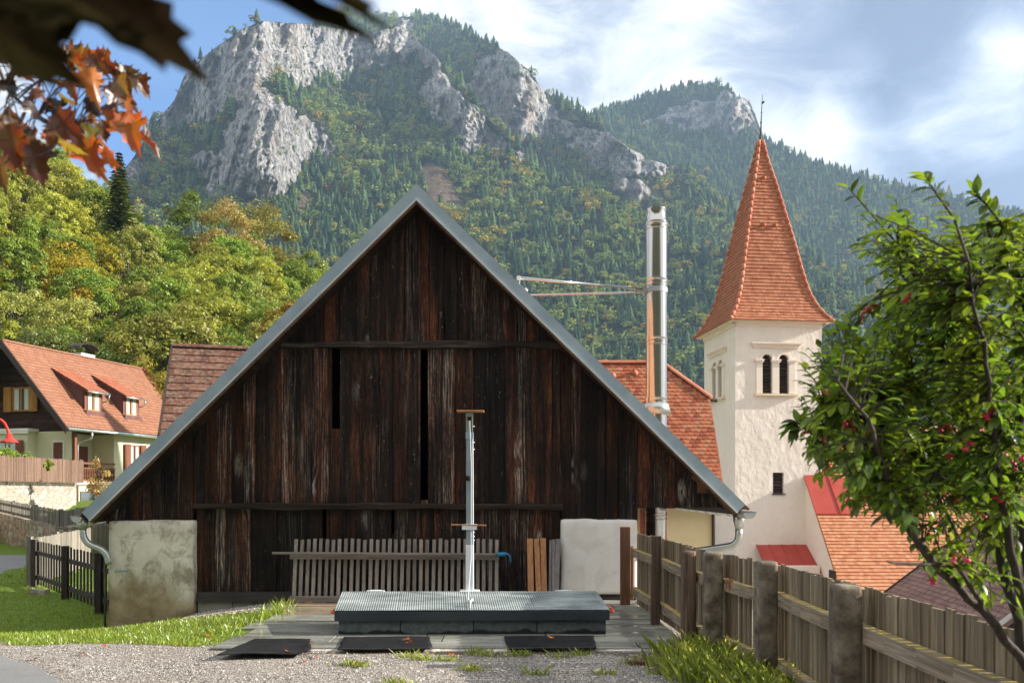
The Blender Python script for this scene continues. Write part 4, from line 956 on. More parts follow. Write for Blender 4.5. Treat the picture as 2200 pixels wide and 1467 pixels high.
# lower front with the small square window
for a in ((-TH, sw[0] - sw[1], -6, 4.0), (sw[0] + sw[1], TH, -6, 4.0), (sw[0] - sw[1], sw[0] + sw[1], -6, sw[2]), (sw[0] - sw[1], sw[0] + sw[1], sw[3], 4.0)):
    mb.add([ff[0](a[0], 0, a[2]), ff[0](a[1], 0, a[2]), ff[0](a[1], 0, a[3]), ff[0](a[0], 0, a[3])], [(0, 1, 2, 3)])
lp = [(sw[0] - sw[1], sw[2]), (sw[0] + sw[1], sw[2]), (sw[0] + sw[1], sw[3]), (sw[0] - sw[1], sw[3])]
for (xa, za), (xb, zb_) in zip(lp, lp[1:] + lp[:1]): mb.add([ff[0](xa, 0, za), ff[0](xb, 0, zb_), ff[0](xb, .25, zb_), ff[0](xa, .25, za)], [(0, 1, 2, 3)])
arched_wall(ff[3], wins, -6, ZT)
for k in (1, 2): mb.add([ff[k](-TH, 0, -6), ff[k](TH, 0, -6), ff[k](TH, 0, ZT), ff[k](-TH, 0, ZT)], [(0, 1, 2, 3)])
mb.build('tower_wall', MAT['tower'], church, recalc=False)
MAT['louvre'] = wood('dark louvre', (.060, .042, .035), (.025, .018, .015), (.11, .09, .08), axis='X', rnd=.3)
for fk, ops in ((ff[0], wins), (ff[3], wins)):
    for xc, hw, zb, zs in ops:
        q = MB()
        p = [fk(xc - hw, .22, zb), fk(xc + hw, .22, zb), fk(xc + hw, .22, zs + hw), fk(xc - hw, .22, zs + hw)]; q.add(p, [(0, 1, 2, 3)], .1)
        z = zb + .03
        while z < zs + hw - .03:
            h_ = hw if z < zs else math.sqrt(max(.001, hw * hw - (z + .05 - zs) ** 2)) if z + .05 - zs < hw else .05
            q.hexa([fk(xc - h_, .08, z), fk(xc + h_, .08, z), fk(xc + h_, .20, z + .085), fk(xc - h_, .20, z + .085), fk(xc - h_, .08, z + .022), fk(xc + h_, .08, z + .022), fk(xc + h_, .20, z + .107), fk(xc - h_, .20, z + .107)], R01()); z += .145
        q.build('belfry_louvre', MAT['louvre'], church)
    # pilasters, capitals, hood and sill
    q = MB()
    def fb(x0, x1, z0, z1, pr, inn=.02): q.hexa([fk(x0, inn, z0), fk(x1, inn, z0), fk(x1, -pr, z0), fk(x0, -pr, z0), fk(x0, inn, z1), fk(x1, inn, z1), fk(x1, -pr, z1), fk(x0, -pr, z1)])
    for x0, x1 in ((-1.12, -.825), (-.335, .005), (.495, .80)):
        fb(x0, x1, 6.14, 7.60, .055)
        fb(x0 - .04, x1 + .04, 7.60, 7.67, .10); fb(x0 - .07, x1 + .07, 7.67, 7.745, .13)
    for xc, hw, zb, zs in ops:   # archivolt
        na = 14
        for i in range(na):
            a0, a1_ = math.pi * i / na, math.pi * (i + 1) / na; r0, r1 = hw + .004, hw + .13
            pt = lambda a, r, d_: fk(xc - r * math.cos(a), d_, zs + r * math.sin(a))
            q.hexa([pt(a0, r0, .02), pt(a1_, r0, .02), pt(a1_, r0, -.04), pt(a0, r0, -.04), pt(a0, r1, .02), pt(a1_, r1, .02), pt(a1_, r1, -.04), pt(a0, r1, -.04)])
    fb(-1.30, .98, 8.30, 8.40, .09); fb(-1.36, 1.04, 8.40, 8.47, .15); fb(-1.40, 1.08, 8.47, 8.54, .21)
    q.build('window_surround', MAT['tower_smooth'], church)
    q = MB(); fb(-1.22, .92, 6.02, 6.115, .16); q.build('window_sill', MAT['sill_cream'], church)
q = MB(); fk = ff[0]
z = sw[2] + .04
while z < sw[3] - .06: q.hexa([fk(-.29, .10, z), fk(.25, .10, z), fk(.25, .2, z + .10), fk(-.29, .2, z + .10), fk(-.29, .10, z + .03), fk(.25, .10, z + .03), fk(.25, .2, z + .13), fk(-.29, .2, z + .13)], R01()); z += .16
q.add([fk(-.29, .22, sw[2]), fk(.25, .22, sw[2]), fk(.25, .22, sw[3]), fk(-.29, .22, sw[3])], [(0, 1, 2, 3)], .1); q.build('small_louvre', MAT['louvre'], church)
q = MB(); fb = lambda x0, x1, z0, z1, pr, inn=.02: q.hexa([fk(x0, inn, z0), fk(x1, inn, z0), fk(x1, -pr, z0), fk(x0, -pr, z0), fk(x0, inn, z1), fk(x1, inn, z1), fk(x1, -pr, z1), fk(x0, -pr, z1)])
fb(-.34, .32, 1.32, 1.375, .07); q.build('sill_flashing', MAT['iron'], church)
q = MB()
for k in range(4):
    fk = ff[k]
    for z0, z1, pr in ((9.30, 9.42, .06), (9.42, 9.52, .14), (9.52, 9.60, .24)): q.hexa([fk(-TH - pr, .02, z0), fk(TH + pr, .02, z0), fk(TH + pr - .003 * k, -pr, z0), fk(-TH - pr, -pr, z0), fk(-TH - pr, .02, z1), fk(TH + pr, .02, z1), fk(TH + pr, -pr, z1), fk(-TH - pr, -pr, z1)])
q.build('cornice', MAT['tower_smooth'], church)
# spire
prof = [(19.15, .045), (18.1, .22), (16.9, .50), (15.2, .86), (13.6, 1.19), (12.25, 1.45), (11.4, 1.62), (10.7, 1.83), (10.2, 2.06), (9.85, 2.27), (9.55, 2.52)]
pz = [p[0] for p in prof][::-1]; ph = [p[1] for p in prof][::-1]
def HWz(z):   # smooth profile
    return float(np.mean([np.interp(z + d_, pz, ph) for d_ in (-.25, -.12, 0, .12, .25)])) if z > 9.9 else float(np.interp(z, pz, ph))
rows = []; z = 19.0
while z > 9.56:
    s = (HWz(z - .05) - HWz(z)) / .05; rows.append(z); z -= .185 / math.sqrt(1 + s * s)
rows.append(9.55)
mb = MB()
for k in range(4):
    R_ = Matrix.Rotation(k * math.pi / 2, 3, 'Z')
    P_ = lambda x, y, z: TC + TM @ (R_ @ Vector((x, y, z)))
    for i in range(len(rows) - 1):
        zt_, zb_ = rows[i], rows[i + 1]; ht, hb = HWz(zt_), HWz(zb_)
        n = max(1, int(round(2 * hb / .19))); off = .5 if i % 2 else 0
        edges = [0.0] + [(j + off) / n for j in range(0 if off else 1, n)] + [1.0]
        sl = Vector((0, -(hb - ht), zb_ - zt_)).normalized(); nm = Vector((0, sl.z, -sl.y)); nm = nm if nm.y < 0 else -nm
        for a, b in zip(edges[:-1], edges[1:]):
            if b - a < 1e-4: continue
            t_ = .036 + U(0, .016); j_ = U(-.006, .006)
            xa0, xb0, xa1, xb1 = -ht + 2 * ht * a, -ht + 2 * ht * b, -hb + 2 * hb * a, -hb + 2 * hb * b
            e = sl * (.035 + j_)
            v = [Vector((xa0, -ht, zt_)) + nm * .006, Vector((xb0, -ht, zt_)) + nm * .006, Vector((xb1 - .004, -hb, zb_)) + nm * t_ + e, Vector((xa1 + .004, -hb, zb_)) + nm * t_ + e]
            v += [v[2] - nm * t_ * .9, v[3] - nm * t_ * .9]
            mb.add([P_(*p) for p in v], [(0, 1, 2, 3), (3, 2, 4, 5)], R01())
sp = mb.build('spire_tile', MAT['tile_spire'], church)
mb = MB()
for k in range(4):
    R_ = Matrix.Rotation(k * math.pi / 2, 3, 'Z')
    zs_ = [r for r in rows][::2]
    for za, zb_ in zip(zs_[:-1], zs_[1:]):
        a = TC + TM @ (R_ @ Vector((-HWz(za) - .02, -HWz(za) - .02, za))); b = TC + TM @ (R_ @ Vector((-HWz(zb_) - .03, -HWz(zb_) - .03, zb_)))
        d_ = (b - a); mb.tube([a - d_ * .08, b], [.075, .098], 9, True, R01())
mb.build('hip_tile', MAT['tile_ridge'], church, True)
for x, z in ((-.04, 17.0), (-.28, 14.5), (.30, 14.5)):
    h = HWz(z); p = TC + TM @ Vector((x, -h - .02, z)); MB().tube([p + Vector((0, .05, .09)), p + Vector((0, -.13, -.05))], [.03, .10], 9, True, .4).build('vent_tile', MAT['tile_ridge'], church, True)
mb = MB(); mb.box(-TH - .35, TH + .35, -TH - .35, TH + .35, 9.50, 9.545); mb.v = [tuple(TC + TM @ Vector(p)) for p in mb.v]; mb.build('eave_board', MAT['sill_cream'], church)
mb = MB(); p = TC + Vector((0, 0, 19.0))
mb.tube([p, p + Vector((.02, 0, .35)), p + Vector((.05, 0, 1.2)), p + Vector((.10, 0, 2.35))], [.11, .05, .028, .012], 8)
mb.lathe(tuple(p + Vector((.03, 0, .95))), [(.02, -.05), (.06, 0), (.02, .05)], 8); mb.lathe(tuple(p + Vector((.06, 0, 1.45))), [(.015, -.04), (.045, 0), (.015, .04)], 8)
mb.bar(p + Vector((.075, 0, 1.9)), p + Vector((.19, 0, 2.0)), .02, .10); mb.build('finial', MAT['iron'], church)
# porch roof of red sheet
mb = MB(); tl_, tr_, bl_, br_ = Vector((11.6, 39.75, -1.05)), Vector((14.05, 39.95, -1.05)), Vector((11.62, 37.7, -2.35)), Vector((14.05, 37.7, -2.35))
mb.prism([tl_, tr_, br_, bl_], (0, 0, -.09))
for i in range(0, 5): a, b = tl_.lerp(tr_, i / 4), bl_.lerp(br_, i / 4); mb.bar(a + Vector((0, 0, .015)), b + Vector((0, 0, .015)), .03, .05)
mb.build('porch_roof', MAT['red_roof'], church)
mb = MB(); mb.box(11.72, 13.93, 37.9, 40.0, -6, -1.9); mb.build('porch_wall', MAT['tower_smooth'], church)
# nave
NX0, NX1, NRY, NRZ, NEY = 13.97, 36.0, 42.27, 4.65, 35.2
NEZ = NRZ - 1.1 * (NRY - NEY)
mb = MB(); mb.prism([(NX0 + .06, NRY, NRZ - .12), (NX0 + .06, NEY + .5, NEZ + .40), (NX0 + .06, NEY + .5, -8), (NX0 + .06, 2 * NRY - NEY, -8), (NX0 + .06, 2 * NRY - NEY - .5, NEZ + .4)], (NX1 - NX0 - .1, 0, 0)); mb.build('nave_wall', MAT['tower_smooth'], church)
mb = MB(); e = Vector((0, NEY - NRY, NEZ - NRZ)); tile_plane(mb, (NX0, NRY, NRZ), (1, 0, 0), e, e.length, lambda v: (0, 20), .185, .19, .036, False, .006); mb.build('nave_roof_tile', MAT['tile_nave'], church)
mb = MB(); mb.prism([(NX0, NRY, NRZ - .02), (NX0, NEY, NEZ - .02), (NX0, NEY, NEZ - .14), (NX0, NRY, NRZ - .14)], (NX1 - NX0, 0, 0)); mb.prism([(NX0, NRY, NRZ - .02), (NX0, 2 * NRY - NEY, NEZ - .02), (NX0, 2 * NRY - NEY, NEZ - .14), (NX0, NRY, NRZ - .14)], (NX1 - NX0, 0, 0)); mb.build('nave_roof', MAT['tile_nave'], church)
mb = MB(); ridge_tiles(mb, (NX0, NRY, NRZ), (NX1, NRY, NRZ), .10, .4); mb.build('nave_ridge_tile', MAT['tile_ridge'], church)
nz_ = lambda y: NRZ - 1.1 * (NRY - y) + .13
mb = MB()
for x0, x1, y0, y1 in ((13.93, 15.75, 38.35, 39.98), (14.55, 15.35, 39.99, 41.4)):
    mb.prism([(x0, y0, nz_(y0)), (x1, y0, nz_(y0)), (x1, y1, nz_(y1)), (x0, y1, nz_(y1))], (0, 0, -.05))
for x in (15.05,): mb.bar((x, 38.35, nz_(38.35) + .02), (x, 41.4, nz_(41.4) + .02), .03, .05)
mb.build('red_flashing', MAT['red_roof'], church)
mb = MB(); mb.box(13.95, 14.0, 36.15, 36.9, -3.3, -1.95); mb.build('gable_shutter', MAT['louvre'], church)

# ------------------------------------------------------------------ brown roofed shed below the fence
shed = thing('tiled_shed', 'low building with brown scalloped tile roof beyond the board fence', 'building', (12, 22, -4))
E0, E1 = Vector((11.4, 25.6, -1.6)), Vector((10.6, 18.6, -1.6)); el_ = (E1 - E0).normalized(); pp = Vector((-el_.y, el_.x, 0)).normalized()
if pp.x < 0: pp = -pp
upv = (pp + Vector((0, 0, .8))).normalized(); rl = 4.2; ridge0 = E0 + upv * rl
mb = MB(); tile_plane(mb, E0 + upv * rl, el_, -upv, rl, lambda v: (0, (E1 - E0).length), .175, .155, .02, True); mb.build('roof_tile', MAT['tile_brown'], shed)
r1_ = E1 + upv * rl; dn2 = (pp * 1 - Vector((0, 0, .8))).normalized() * rl
mb = MB(); t_ = Vector((0, 0, -.14)); s_ = Vector((0, 0, -.015))
mb.prism([E0 + s_, E1 + s_, r1_ + s_, ridge0 + s_], t_); mb.prism([ridge0 + s_, r1_ + s_, r1_ + dn2 + s_, ridge0 + dn2 + s_], t_); mb.build('roof', MAT['tile_brown'], shed)
mb = MB(); nrm = el_.cross(upv); nrm = nrm if nrm.z > 0 else -nrm
mb.bar(E1 + nrm * .05 + el_ * .05, r1_ + nrm * .05 + el_ * .05, .16, .05, nrm); mb.build('verge_trim', MAT['galv'], shed)
mb = MB(); mb.bar(E0 + nrm * .04 - el_ * .03, ridge0 + nrm * .04 - el_ * .03, .08, .05, nrm); mb.build('verge_trim', MAT['iron'], shed)
mb = MB(); ridge_tiles(mb, ridge0, r1_, .09, .35); mb.build('ridge_tile', MAT['tile_brown'], shed)
mb = MB(); q = [E0 + pp * .4 - el_ * -.3, E1 + pp * .4 - el_ * .3]; far = pp * (2 * rl * pp.dot(upv) - .8)
b0 = [Vector((p.x, p.y, -7)) for p in (q[0], q[1], q[1] + far, q[0] + far)]; t0 = [Vector((p.x, p.y, -1.5)) for p in (q[0], q[1], q[1] + far, q[0] + far)]
mb.hexa(b0 + t0); half = far * .5
for a in (q[0], q[1]): mb.prism([Vector((a.x, a.y, -1.5)), Vector((a.x, a.y, -1.5)) + far, Vector((a.x, a.y, -1.5)) + half + Vector((0, 0, 2.2))], el_ * (.15 if a is q[0] else -.15))
mb.build('wall', MAT['house_wood'], shed)

# ------------------------------------------------------------------ outbuilding with old red tiles behind the barn
outb = thing('tiled_outbuilding', 'outbuilding with lichen spotted old red tile roof behind the barn', 'building', (-7, 26, 0))
Uo = Vector((.964, .266, 0)); O0 = Vector((-10.11, 25.0, 5.84)); dno = Vector((.266, -.964, 0)); vo = (dno - Vector((0, 0, 1))).normalized(); Lo = 5.2
mb = MB(); tile_plane(mb, O0, Uo, vo, Lo, lambda v: (0, 8), .235, .335, .03, False, .008, 1.25); mb.build('roof_tile', MAT['tile_old'], outb)
mb = MB(); vb = (-dno - Vector((0, 0, 1))).normalized(); s_ = Vector((0, 0, -.02)); t_ = Vector((0, 0, -.13))
mb.prism([O0 + s_, O0 + Uo * 8 + s_, O0 + Uo * 8 + vo * Lo + s_, O0 + vo * Lo + s_], t_); mb.prism([O0 + s_, O0 + Uo * 8 + s_, O0 + Uo * 8 + vb * Lo + s_, O0 + vb * Lo + s_], t_); mb.build('roof', MAT['tile_old'], outb)
mb = MB(); ridge_tiles(mb, O0, O0 + Uo * 8, .12, .42); mb.build('ridge_tile', MAT['tile_old'], outb)
mb = MB(); mb.bar(O0 - Uo * .03 + Vector((0, 0, .03)), O0 - Uo * .03 + vo * Lo + Vector((0, 0, .03)), .05, .10); mb.build('verge_trim', MAT['iron'], outb)
mb = MB(); hl_ = Lo * .7071 - .4
c0 = O0 + Uo * .3; pts = [c0 + dno * hl_ + Vector((0, 0, -8)), c0 - dno * hl_ + Vector((0, 0, -8)), c0 - dno * hl_ + Vector((0, 0, -hl_ - .1)), c0 + Vector((0, 0, -.1)), c0 + dno * hl_ + Vector((0, 0, -hl_ - .1))]
mb.prism(pts, Uo * 7.4); mb.build('wall', MAT['pier_old'], outb)

# ------------------------------------------------------------------ house on the slope
HC = Vector((-20.2, 38, 0)); Hd = Vector((.25, .968, 0)); Hg = Vector((-.968, .25, 0))
def H(t, w_, z): return HC + Hd * t + Hg * w_ + Vector((0, 0, z))
HS = 4.0 / 3.55; HRW, HE = 3.6, 4.42; HRZ = HE + HS * HRW
def hroof(w_): return HE + HS * (w_ if w_ < HRW else 2 * HRW - w_)
house = thing('village_house', 'pale yellow house with salmon tile roof, two dormers and dark timber gable', 'house', tuple(H(4, 3, 0)))
def hb(mb, t0, t1, w0, w1, z0, z1, r=.5): mb.hexa([H(t0, w0, z0), H(t1, w0, z0), H(t1, w1, z0), H(t0, w1, z0), H(t0, w0, z1), H(t1, w0, z1), H(t1, w1, z1), H(t0, w1, z1)], r)
mb = MB()
hb(mb, .95, 1.15, .6, 6.6, .2, 4.30); hb(mb, 1.16, 3.75, 1.9, 2.1, .2, 4.30); hb(mb, 3.75, 3.95, .6, 2.1, .2, 4.30); hb(mb, 3.96, 9.2, .6, .8, .2, 4.30); hb(mb, 9.2, 9.4, .6, 6.6, .2, 4.3); hb(mb, 1.16, 3.74, .62, 1.89, .2, 1.95)
hb(mb, .40, .94, 2.55, 6.4, .2, 4.28)
mb.build('wall', MAT['house_yellow'], house)
mb = MB(); hb(mb, .30, .94, 2.42, 6.6, 4.29, 4.42); hb(mb, .31, .39, 2.45, 6.5, 4.19, 4.28); mb.build('ledge', MAT['white'], house)
mb = MB(); mb.prism([H(1.0, .55, 4.31), H(1.0, 2 * HRW - .55, 4.31), H(1.0, 2 * HRW - .55, hroof(.55) - .1), H(1.0, HRW, HRZ - .1), H(1.0, .55, hroof(.55) - .1)], Hd * 8.3)
z = 4.32
while z < HRZ - .2:    # horizontal boarding
    w0 = .55 if z < hroof(.55) else (z + .2 - HE) / HS + .05
    if w0 < HRW - .05: hb(mb, .965 + U(0, .01), .998, w0, 2 * HRW - w0, z, z + .172, R01())
    z += .18
mb.build('timber_gable', MAT['house_wood'], house)
mb = MB(); HL = 9.75; vH = Hg * -1 - Vector((0, 0, HS)); vlen = HRW * math.hypot(1, HS)
tile_plane(mb, H(0, HRW, HRZ), Hd, vH, vlen, lambda v: (0, HL), .18, .21, .022, True, .004, 1.25, 3); mb.build('roof_tile', MAT['tile_house'], house)
mb = MB(); s_ = Vector((0, 0, -.03)); t_ = Vector((0, 0, -.14))
mb.prism([H(0, HRW, HRZ) + s_, H(HL, HRW, HRZ) + s_, H(HL, 0, HE) + s_, H(0, 0, HE) + s_], t_); mb.prism([H(0, HRW, HRZ) + s_, H(HL, HRW, HRZ) + s_, H(HL, 2 * HRW, HE) + s_, H(0, 2 * HRW, HE) + s_], t_); mb.build('roof', MAT['dark_trim'], house)
mb = MB(); ridge_tiles(mb, H(0, HRW, HRZ), H(HL, HRW, HRZ), .10, .36); mb.build('ridge_tile', MAT['tile_house'], house)
mb = MB()
for w0 in (-.02, 2 * HRW + .02): mb.prism([H(-.05, HRW, HRZ + .02), H(-.05, w0, HE + .0), H(-.05, w0, HE - .36), H(-.05, HRW, HRZ - .36)], Hd * .06)
mb.build('barge_board', MAT['dark_trim'], house)
for w_ in (.9, 2.2, HRW, 5.0): mb = MB(); hb(mb, .05, .96, w_ - .07, w_ + .07, hroof(w_) - .38, hroof(w_) - .19); mb.build('purlin_end', MAT['dark_trim'], house)
mb = MB(); mb.tube([H(.0, -.1, HE - .10), H(HL, -.1, HE - .10)], .075, 10); o = mb.build('gutter', MAT['galv'], house, True)
mb = MB(); mb.tube(bend([H(1.45, -.1, HE - .15), H(1.45, -.1, HE - .45), H(1.22, .5, 3.75), H(1.22, .5, .5)]), .05, 10); mb.build('downpipe', MAT['galv'], house, True)
mb = MB(); hb(mb, .98, 1.12, .44, .58, .4, 4.28); mb.build('porch_post', MAT['brown_shutter'], house)
def hwin_side(t0, t1, z0, z1, w_, sh=0.0, fm='house_frame', shm='brown_shutter', two=True):    # window in a wall that faces along -w
    q = MB(); f_ = .055
    hb(q, t0, t1, w_ - .05, w_, z1 - f_, z1); hb(q, t0, t1, w_ - .05, w_, z0, z0 + f_); hb(q, t0, t0 + f_, w_ - .05, w_, z0 + f_, z1 - f_); hb(q, t1 - f_, t1, w_ - .05, w_, z0 + f_, z1 - f_)
    if two: hb(q, (t0 + t1) / 2 - .035, (t0 + t1) / 2 + .035, w_ - .052, w_, z0 + f_, z1 - f_)
    fo = q.build('window', MAT[fm], house)
    q = MB(); hb(q, t0 + f_, t1 - f_, w_ - .015, w_ + .0, z0 + f_, z1 - f_); q.build('pane', MAT['glass'], fo)
    q = MB(); hb(q, t0 + f_, t0 + f_ + (t1 - t0) * .28, w_ - .022, w_ - .017, z0 + f_, z1 - f_); hb(q, t1 - f_ - (t1 - t0) * .28, t1 - f_, w_ - .022, w_ - .017, z0 + f_, z1 - f_); q.build('curtain', MAT['curtain'], fo)
    if sh:
        for a, b in ((t0 - sh - .03, t0 - .03), (t1 + .03, t1 + sh + .03)):
            q = MB(); hb(q, a, b, w_ - .12, w_ - .07, z0 - .03, z1 + .03); hb(q, a + .06, b - .06, w_ - .135, w_ - .12, z0 + .08, (z0 + z1) / 2 - .04, .2); hb(q, a + .06, b - .06, w_ - .135, w_ - .12, (z0 + z1) / 2 + .04, z1 - .08, .2); q.build('shutter', MAT[shm], house)
def hwin_gable(w0, w1, z0, z1, t, sh=0.0, fm='house_frame', shm='house_frame', sides=(0, 1)):
    q = MB(); f_ = .07
    hb(q, t - .06, t, w0, w1, z1 - f_, z1); hb(q, t - .06, t, w0, w1, z0, z0 + f_); hb(q, t - .06, t, w0, w0 + f_, z0 + f_, z1 - f_); hb(q, t - .06, t, w1 - f_, w1, z0 + f_, z1 - f_); hb(q, t - .062, t, (w0 + w1) / 2 - .04, (w0 + w1) / 2 + .04, z0 + f_, z1 - f_)
    fo = q.build('window', MAT[fm], house)
    q = MB(); hb(q, t - .012, t - .002, w0 + f_, w1 - f_, z0 + f_, z1 - f_); q.build('pane', MAT['glass'], fo)
    q = MB(); hb(q, t - .022, t - .016, w0 + f_, w0 + .34, z0 + f_, z1 - f_); hb(q, t - .022, t - .016, w1 - .34, w1 - f_, z0 + f_, z1 - f_); q.build('curtain', MAT['curtain'], fo)
    if sh:
        for k, (a, b) in enumerate(((w0 - sh - .02, w0 - .02), (w1 + .02, w1 + sh + .02))):
            if k in sides: q = MB(); hb(q, t - .11, t - .06, a, b, z0 - .02, z1 + .02); hb(q, t - .125, t - .11, a + .07, b - .07, z0 + .08, z1 - .08, .1); q.build('shutter', MAT[shm], house)
hwin_gable(2.92, 3.92, 5.28, 6.42, .96, .45)
hwin_gable(3.15, 4.15, 2.75, 3.85, .39, .42, 'white', 'brown_shutter')
q = MB(); hb(q, .90, .945, .98, 1.62, 2.0, 3.86); q.build('door_frame', MAT['white'], house)
q = MB(); hb(q, .86, .90, 1.06, 1.29, 2.0, 3.78, .3); hb(q, .86, .90, 1.31, 1.54, 2.0, 3.78, .7); q.build('door', MAT['brown_shutter'], house)
hwin_side(4.85, 5.55, 2.55, 3.85, .59, .42, 'brown_shutter')
q = MB(); hb(q, 1.55, 2.2, 1.84, 1.89, 1.97, 3.7, .2); hb(q, 2.75, 3.4, 1.84, 1.89, 1.97, 3.7, .6); q.build('porch_door', MAT['brown_shutter'], house)
q = MB(); hb(q, 2.22, 2.73, 1.85, 1.89, 1.97, 3.6); q.build('porch_curtain', MAT['curtain'], house)
q = MB(); hb(q, 1.16, 3.73, .50, .58, 2.78, 2.87); hb(q, 1.16, 3.73, .50, .58, 2.55, 2.62); hb(q, 1.16, 3.73, .50, .58, 1.98, 2.06)
t_ = 1.22
while t_ < 3.7:
    pts = [H(t_ + .05, .54, 2.06), H(t_ + .05, .54, 2.2), H(t_ + .05, .54, 2.32), H(t_ + .05, .54, 2.45), H(t_ + .05, .54, 2.56)]; q.tube(pts, [.03, .055, .03, .05, .03], 6, True, R01()); t_ += .15
q.build('balcony_railing', MAT['brown_shutter'], house)
q = MB(); hb(q, 1.0, 3.95, .46, .62, 1.80, 1.96); q.build('balcony_slab', MAT['white'], house)
q = MB(); hb(q, 1.5, 2.4, .56, .61, .75, 1.5); q.build('cellar_window', MAT['glass'], house)
# dormers
for t0 in (1.98, 4.62):
    t1 = t0 + 1.18; wf, zf = .80, hroof(.80); zt_ = zf + 1.12; wb = 2.58; zb_ = hroof(wb)
    q = MB()
    for t_ in (t0, t1 - .06): q.prism([H(t_, wf, zf - .05), H(t_, wf, zt_), H(t_, wb, zb_ + .02)], Hd * .06)
    dm_ = q.build('dormer_cheek', MAT['maroon'], house)
    q = MB(); ev = H(0, wf - .28, zt_ - .28 * (zb_ - zt_) / (wb - wf)); rv = H(0, wb + .05, zb_ + .12); vv_ = ev - rv
    tile_plane(q, rv + Hd * (t0 - .12), Hd, vv_, vv_.length, lambda v: (0, t1 - t0 + .24), .205, .27, .022, True, .004, 1.25, 3)
    dr = q.build('dormer_roof_tile', MAT['tile_dormer'], house)
    q = MB(); s_ = Vector((0, 0, -.02)); q.prism([rv + Hd * (t0 - .12) + s_, rv + Hd * (t1 + .12) + s_, ev + Hd * (t1 + .12) + s_, ev + Hd * (t0 - .12) + s_], (0, 0, -.08)); q.build('dormer_roof', MAT['maroon'], house)
    q = MB(); gz_ = ev.z - .06; gw = wf - .34; q.tube([H(t0 - .14, gw, gz_), H(t1 + .14, gw, gz_)], .05, 8); q.tube(bend([H(t1 + .08, gw, gz_ - .04), H(t1 + .08, gw, gz_ - .28), H(t1 + .08, wf + .15, gz_ - .42), H(t1 + .08, wf + .25, gz_ - .5)], 3), .032, 8); q.build('dormer_gutter', MAT['galv'], house, True)
    q = MB(); hb(q, t0, t0 + .17, wf - .02, wf + .1, zf - .05, zt_ - .03); hb(q, t1 - .17, t1, wf - .02, wf + .1, zf - .05, zt_ - .03); hb(q, t0 + .17, t1 - .17, wf - .02, wf + .1, zt_ - .16, zt_ - .03); hb(q, t0 - .05, t1 + .05, wf - .18, wf + .1, zf - .14, zf + .04)
    for t_ in (t0 - .06, t1 - .10): q.prism([H(t_, wf - .02, zf + .10), H(t_, wf - .26, zf - .25), H(t_, wf + .02, zf - .05)], Hd * .16)
    q.build('dormer_front', MAT['maroon'], house)
    hwin_side(t0 + .18, t1 - .18, zf + .06, zt_ - .17, wf + .01)
mb = MB(); hb(mb, 5.2, 6.2, HRW + .25, HRW + .85, HRZ - 1, HRZ + .28); mb.build('chimney', MAT['pier_new'], house)
mb = MB(); n = 8
for i in range(n):
    a0, a1_ = math.pi * i / n, math.pi * (i + 1) / n
    P0 = lambda a, r, w_: H(5.7 - .68 * r * math.cos(a), w_, HRZ + .50 + .30 * r * math.sin(a))
    mb.hexa([P0(a0, 1, HRW + .15), P0(a1_, 1, HRW + .15), P0(a1_, 1, HRW + .95), P0(a0, 1, HRW + .95), P0(a0, 1.06, HRW + .15), P0(a1_, 1.06, HRW + .15), P0(a1_, 1.06, HRW + .95), P0(a0, 1.06, HRW + .95)])
for t_, w_ in ((5.1, HRW + .3), (6.3, HRW + .3), (5.1, HRW + .8), (6.3, HRW + .8)): mb.tube([H(t_, w_, HRZ + .25), H(t_, w_, HRZ + .58)], .02, 6)
mb.build('chimney_cowl', MAT['iron'], house)

# ------------------------------------------------------------------ walls, fences and lamp along the lane
mb = MB(); A_, B_ = Vector((-19.9, 26.5, 0)), Vector((-19.35, 37.2, 0))
mb.hexa([A_ + Vector((-.5, 0, -.6)), A_ + Vector((0, 0, -.6)), B_ + Vector((0, 0, -.6)), B_ + Vector((-.5, 0, -.6)), A_ + Vector((-.5, 0, 1.93)), A_ + Vector((0, 0, 1.93)), B_ + Vector((0, 0, 1.87)), B_ + Vector((-.5, 0, 1.87))])
o = mb.build('stone_wall', MAT['wall_upper']); tag(o, 'tall mortared pale stone wall under the reed mat fence', 'wall', kind='thing')
mb = MB(); y = 26.6
while y < 37.1:
    x = -19.52 + .55 * (y - 26.5) / 10.7; h = 2.86 + U(-.03, .03)
    mb.box(x - .012, x + .012, y, y + .035, 1.93 - .06 * (y - 26.5) / 10.7, h, R01()); y += .042
rf = thing('reed_fence', 'brown reed mat fence standing on the tall stone wall', 'fence', (-19.4, 32, 1.9))
mb.build('reed_mat', MAT['reed'], rf)
mb = MB()
for y in (27.5, 30, 32.5, 35, 37): x = -19.62 + .55 * (y - 26.5) / 10.7; mb.box(x - .03, x + .03, y - .03, y + .03, 1.9, 2.9)
mb.build('post', MAT['garden_fence'], rf)
A_, B_ = Vector((-13.5, 25.0, 0)), Vector((-20.0, 32.2, 0)); dAB = (B_ - A_).normalized(); nAB = Vector((dAB.y, -dAB.x, 0)); nAB = nAB if nAB.y > 0 else -nAB
mb = MB(); mb.hexa([A_ + Vector((0, 0, -.9)), B_ + Vector((0, 0, -.9)), B_ + nAB * .6 + Vector((0, 0, -.9)), A_ + nAB * .6 + Vector((0, 0, -.9)), A_ + Vector((0, 0, .46)), B_ + Vector((0, 0, .74)), B_ + nAB * .6 + Vector((0, 0, .74)), A_ + nAB * .6 + Vector((0, 0, .46))])
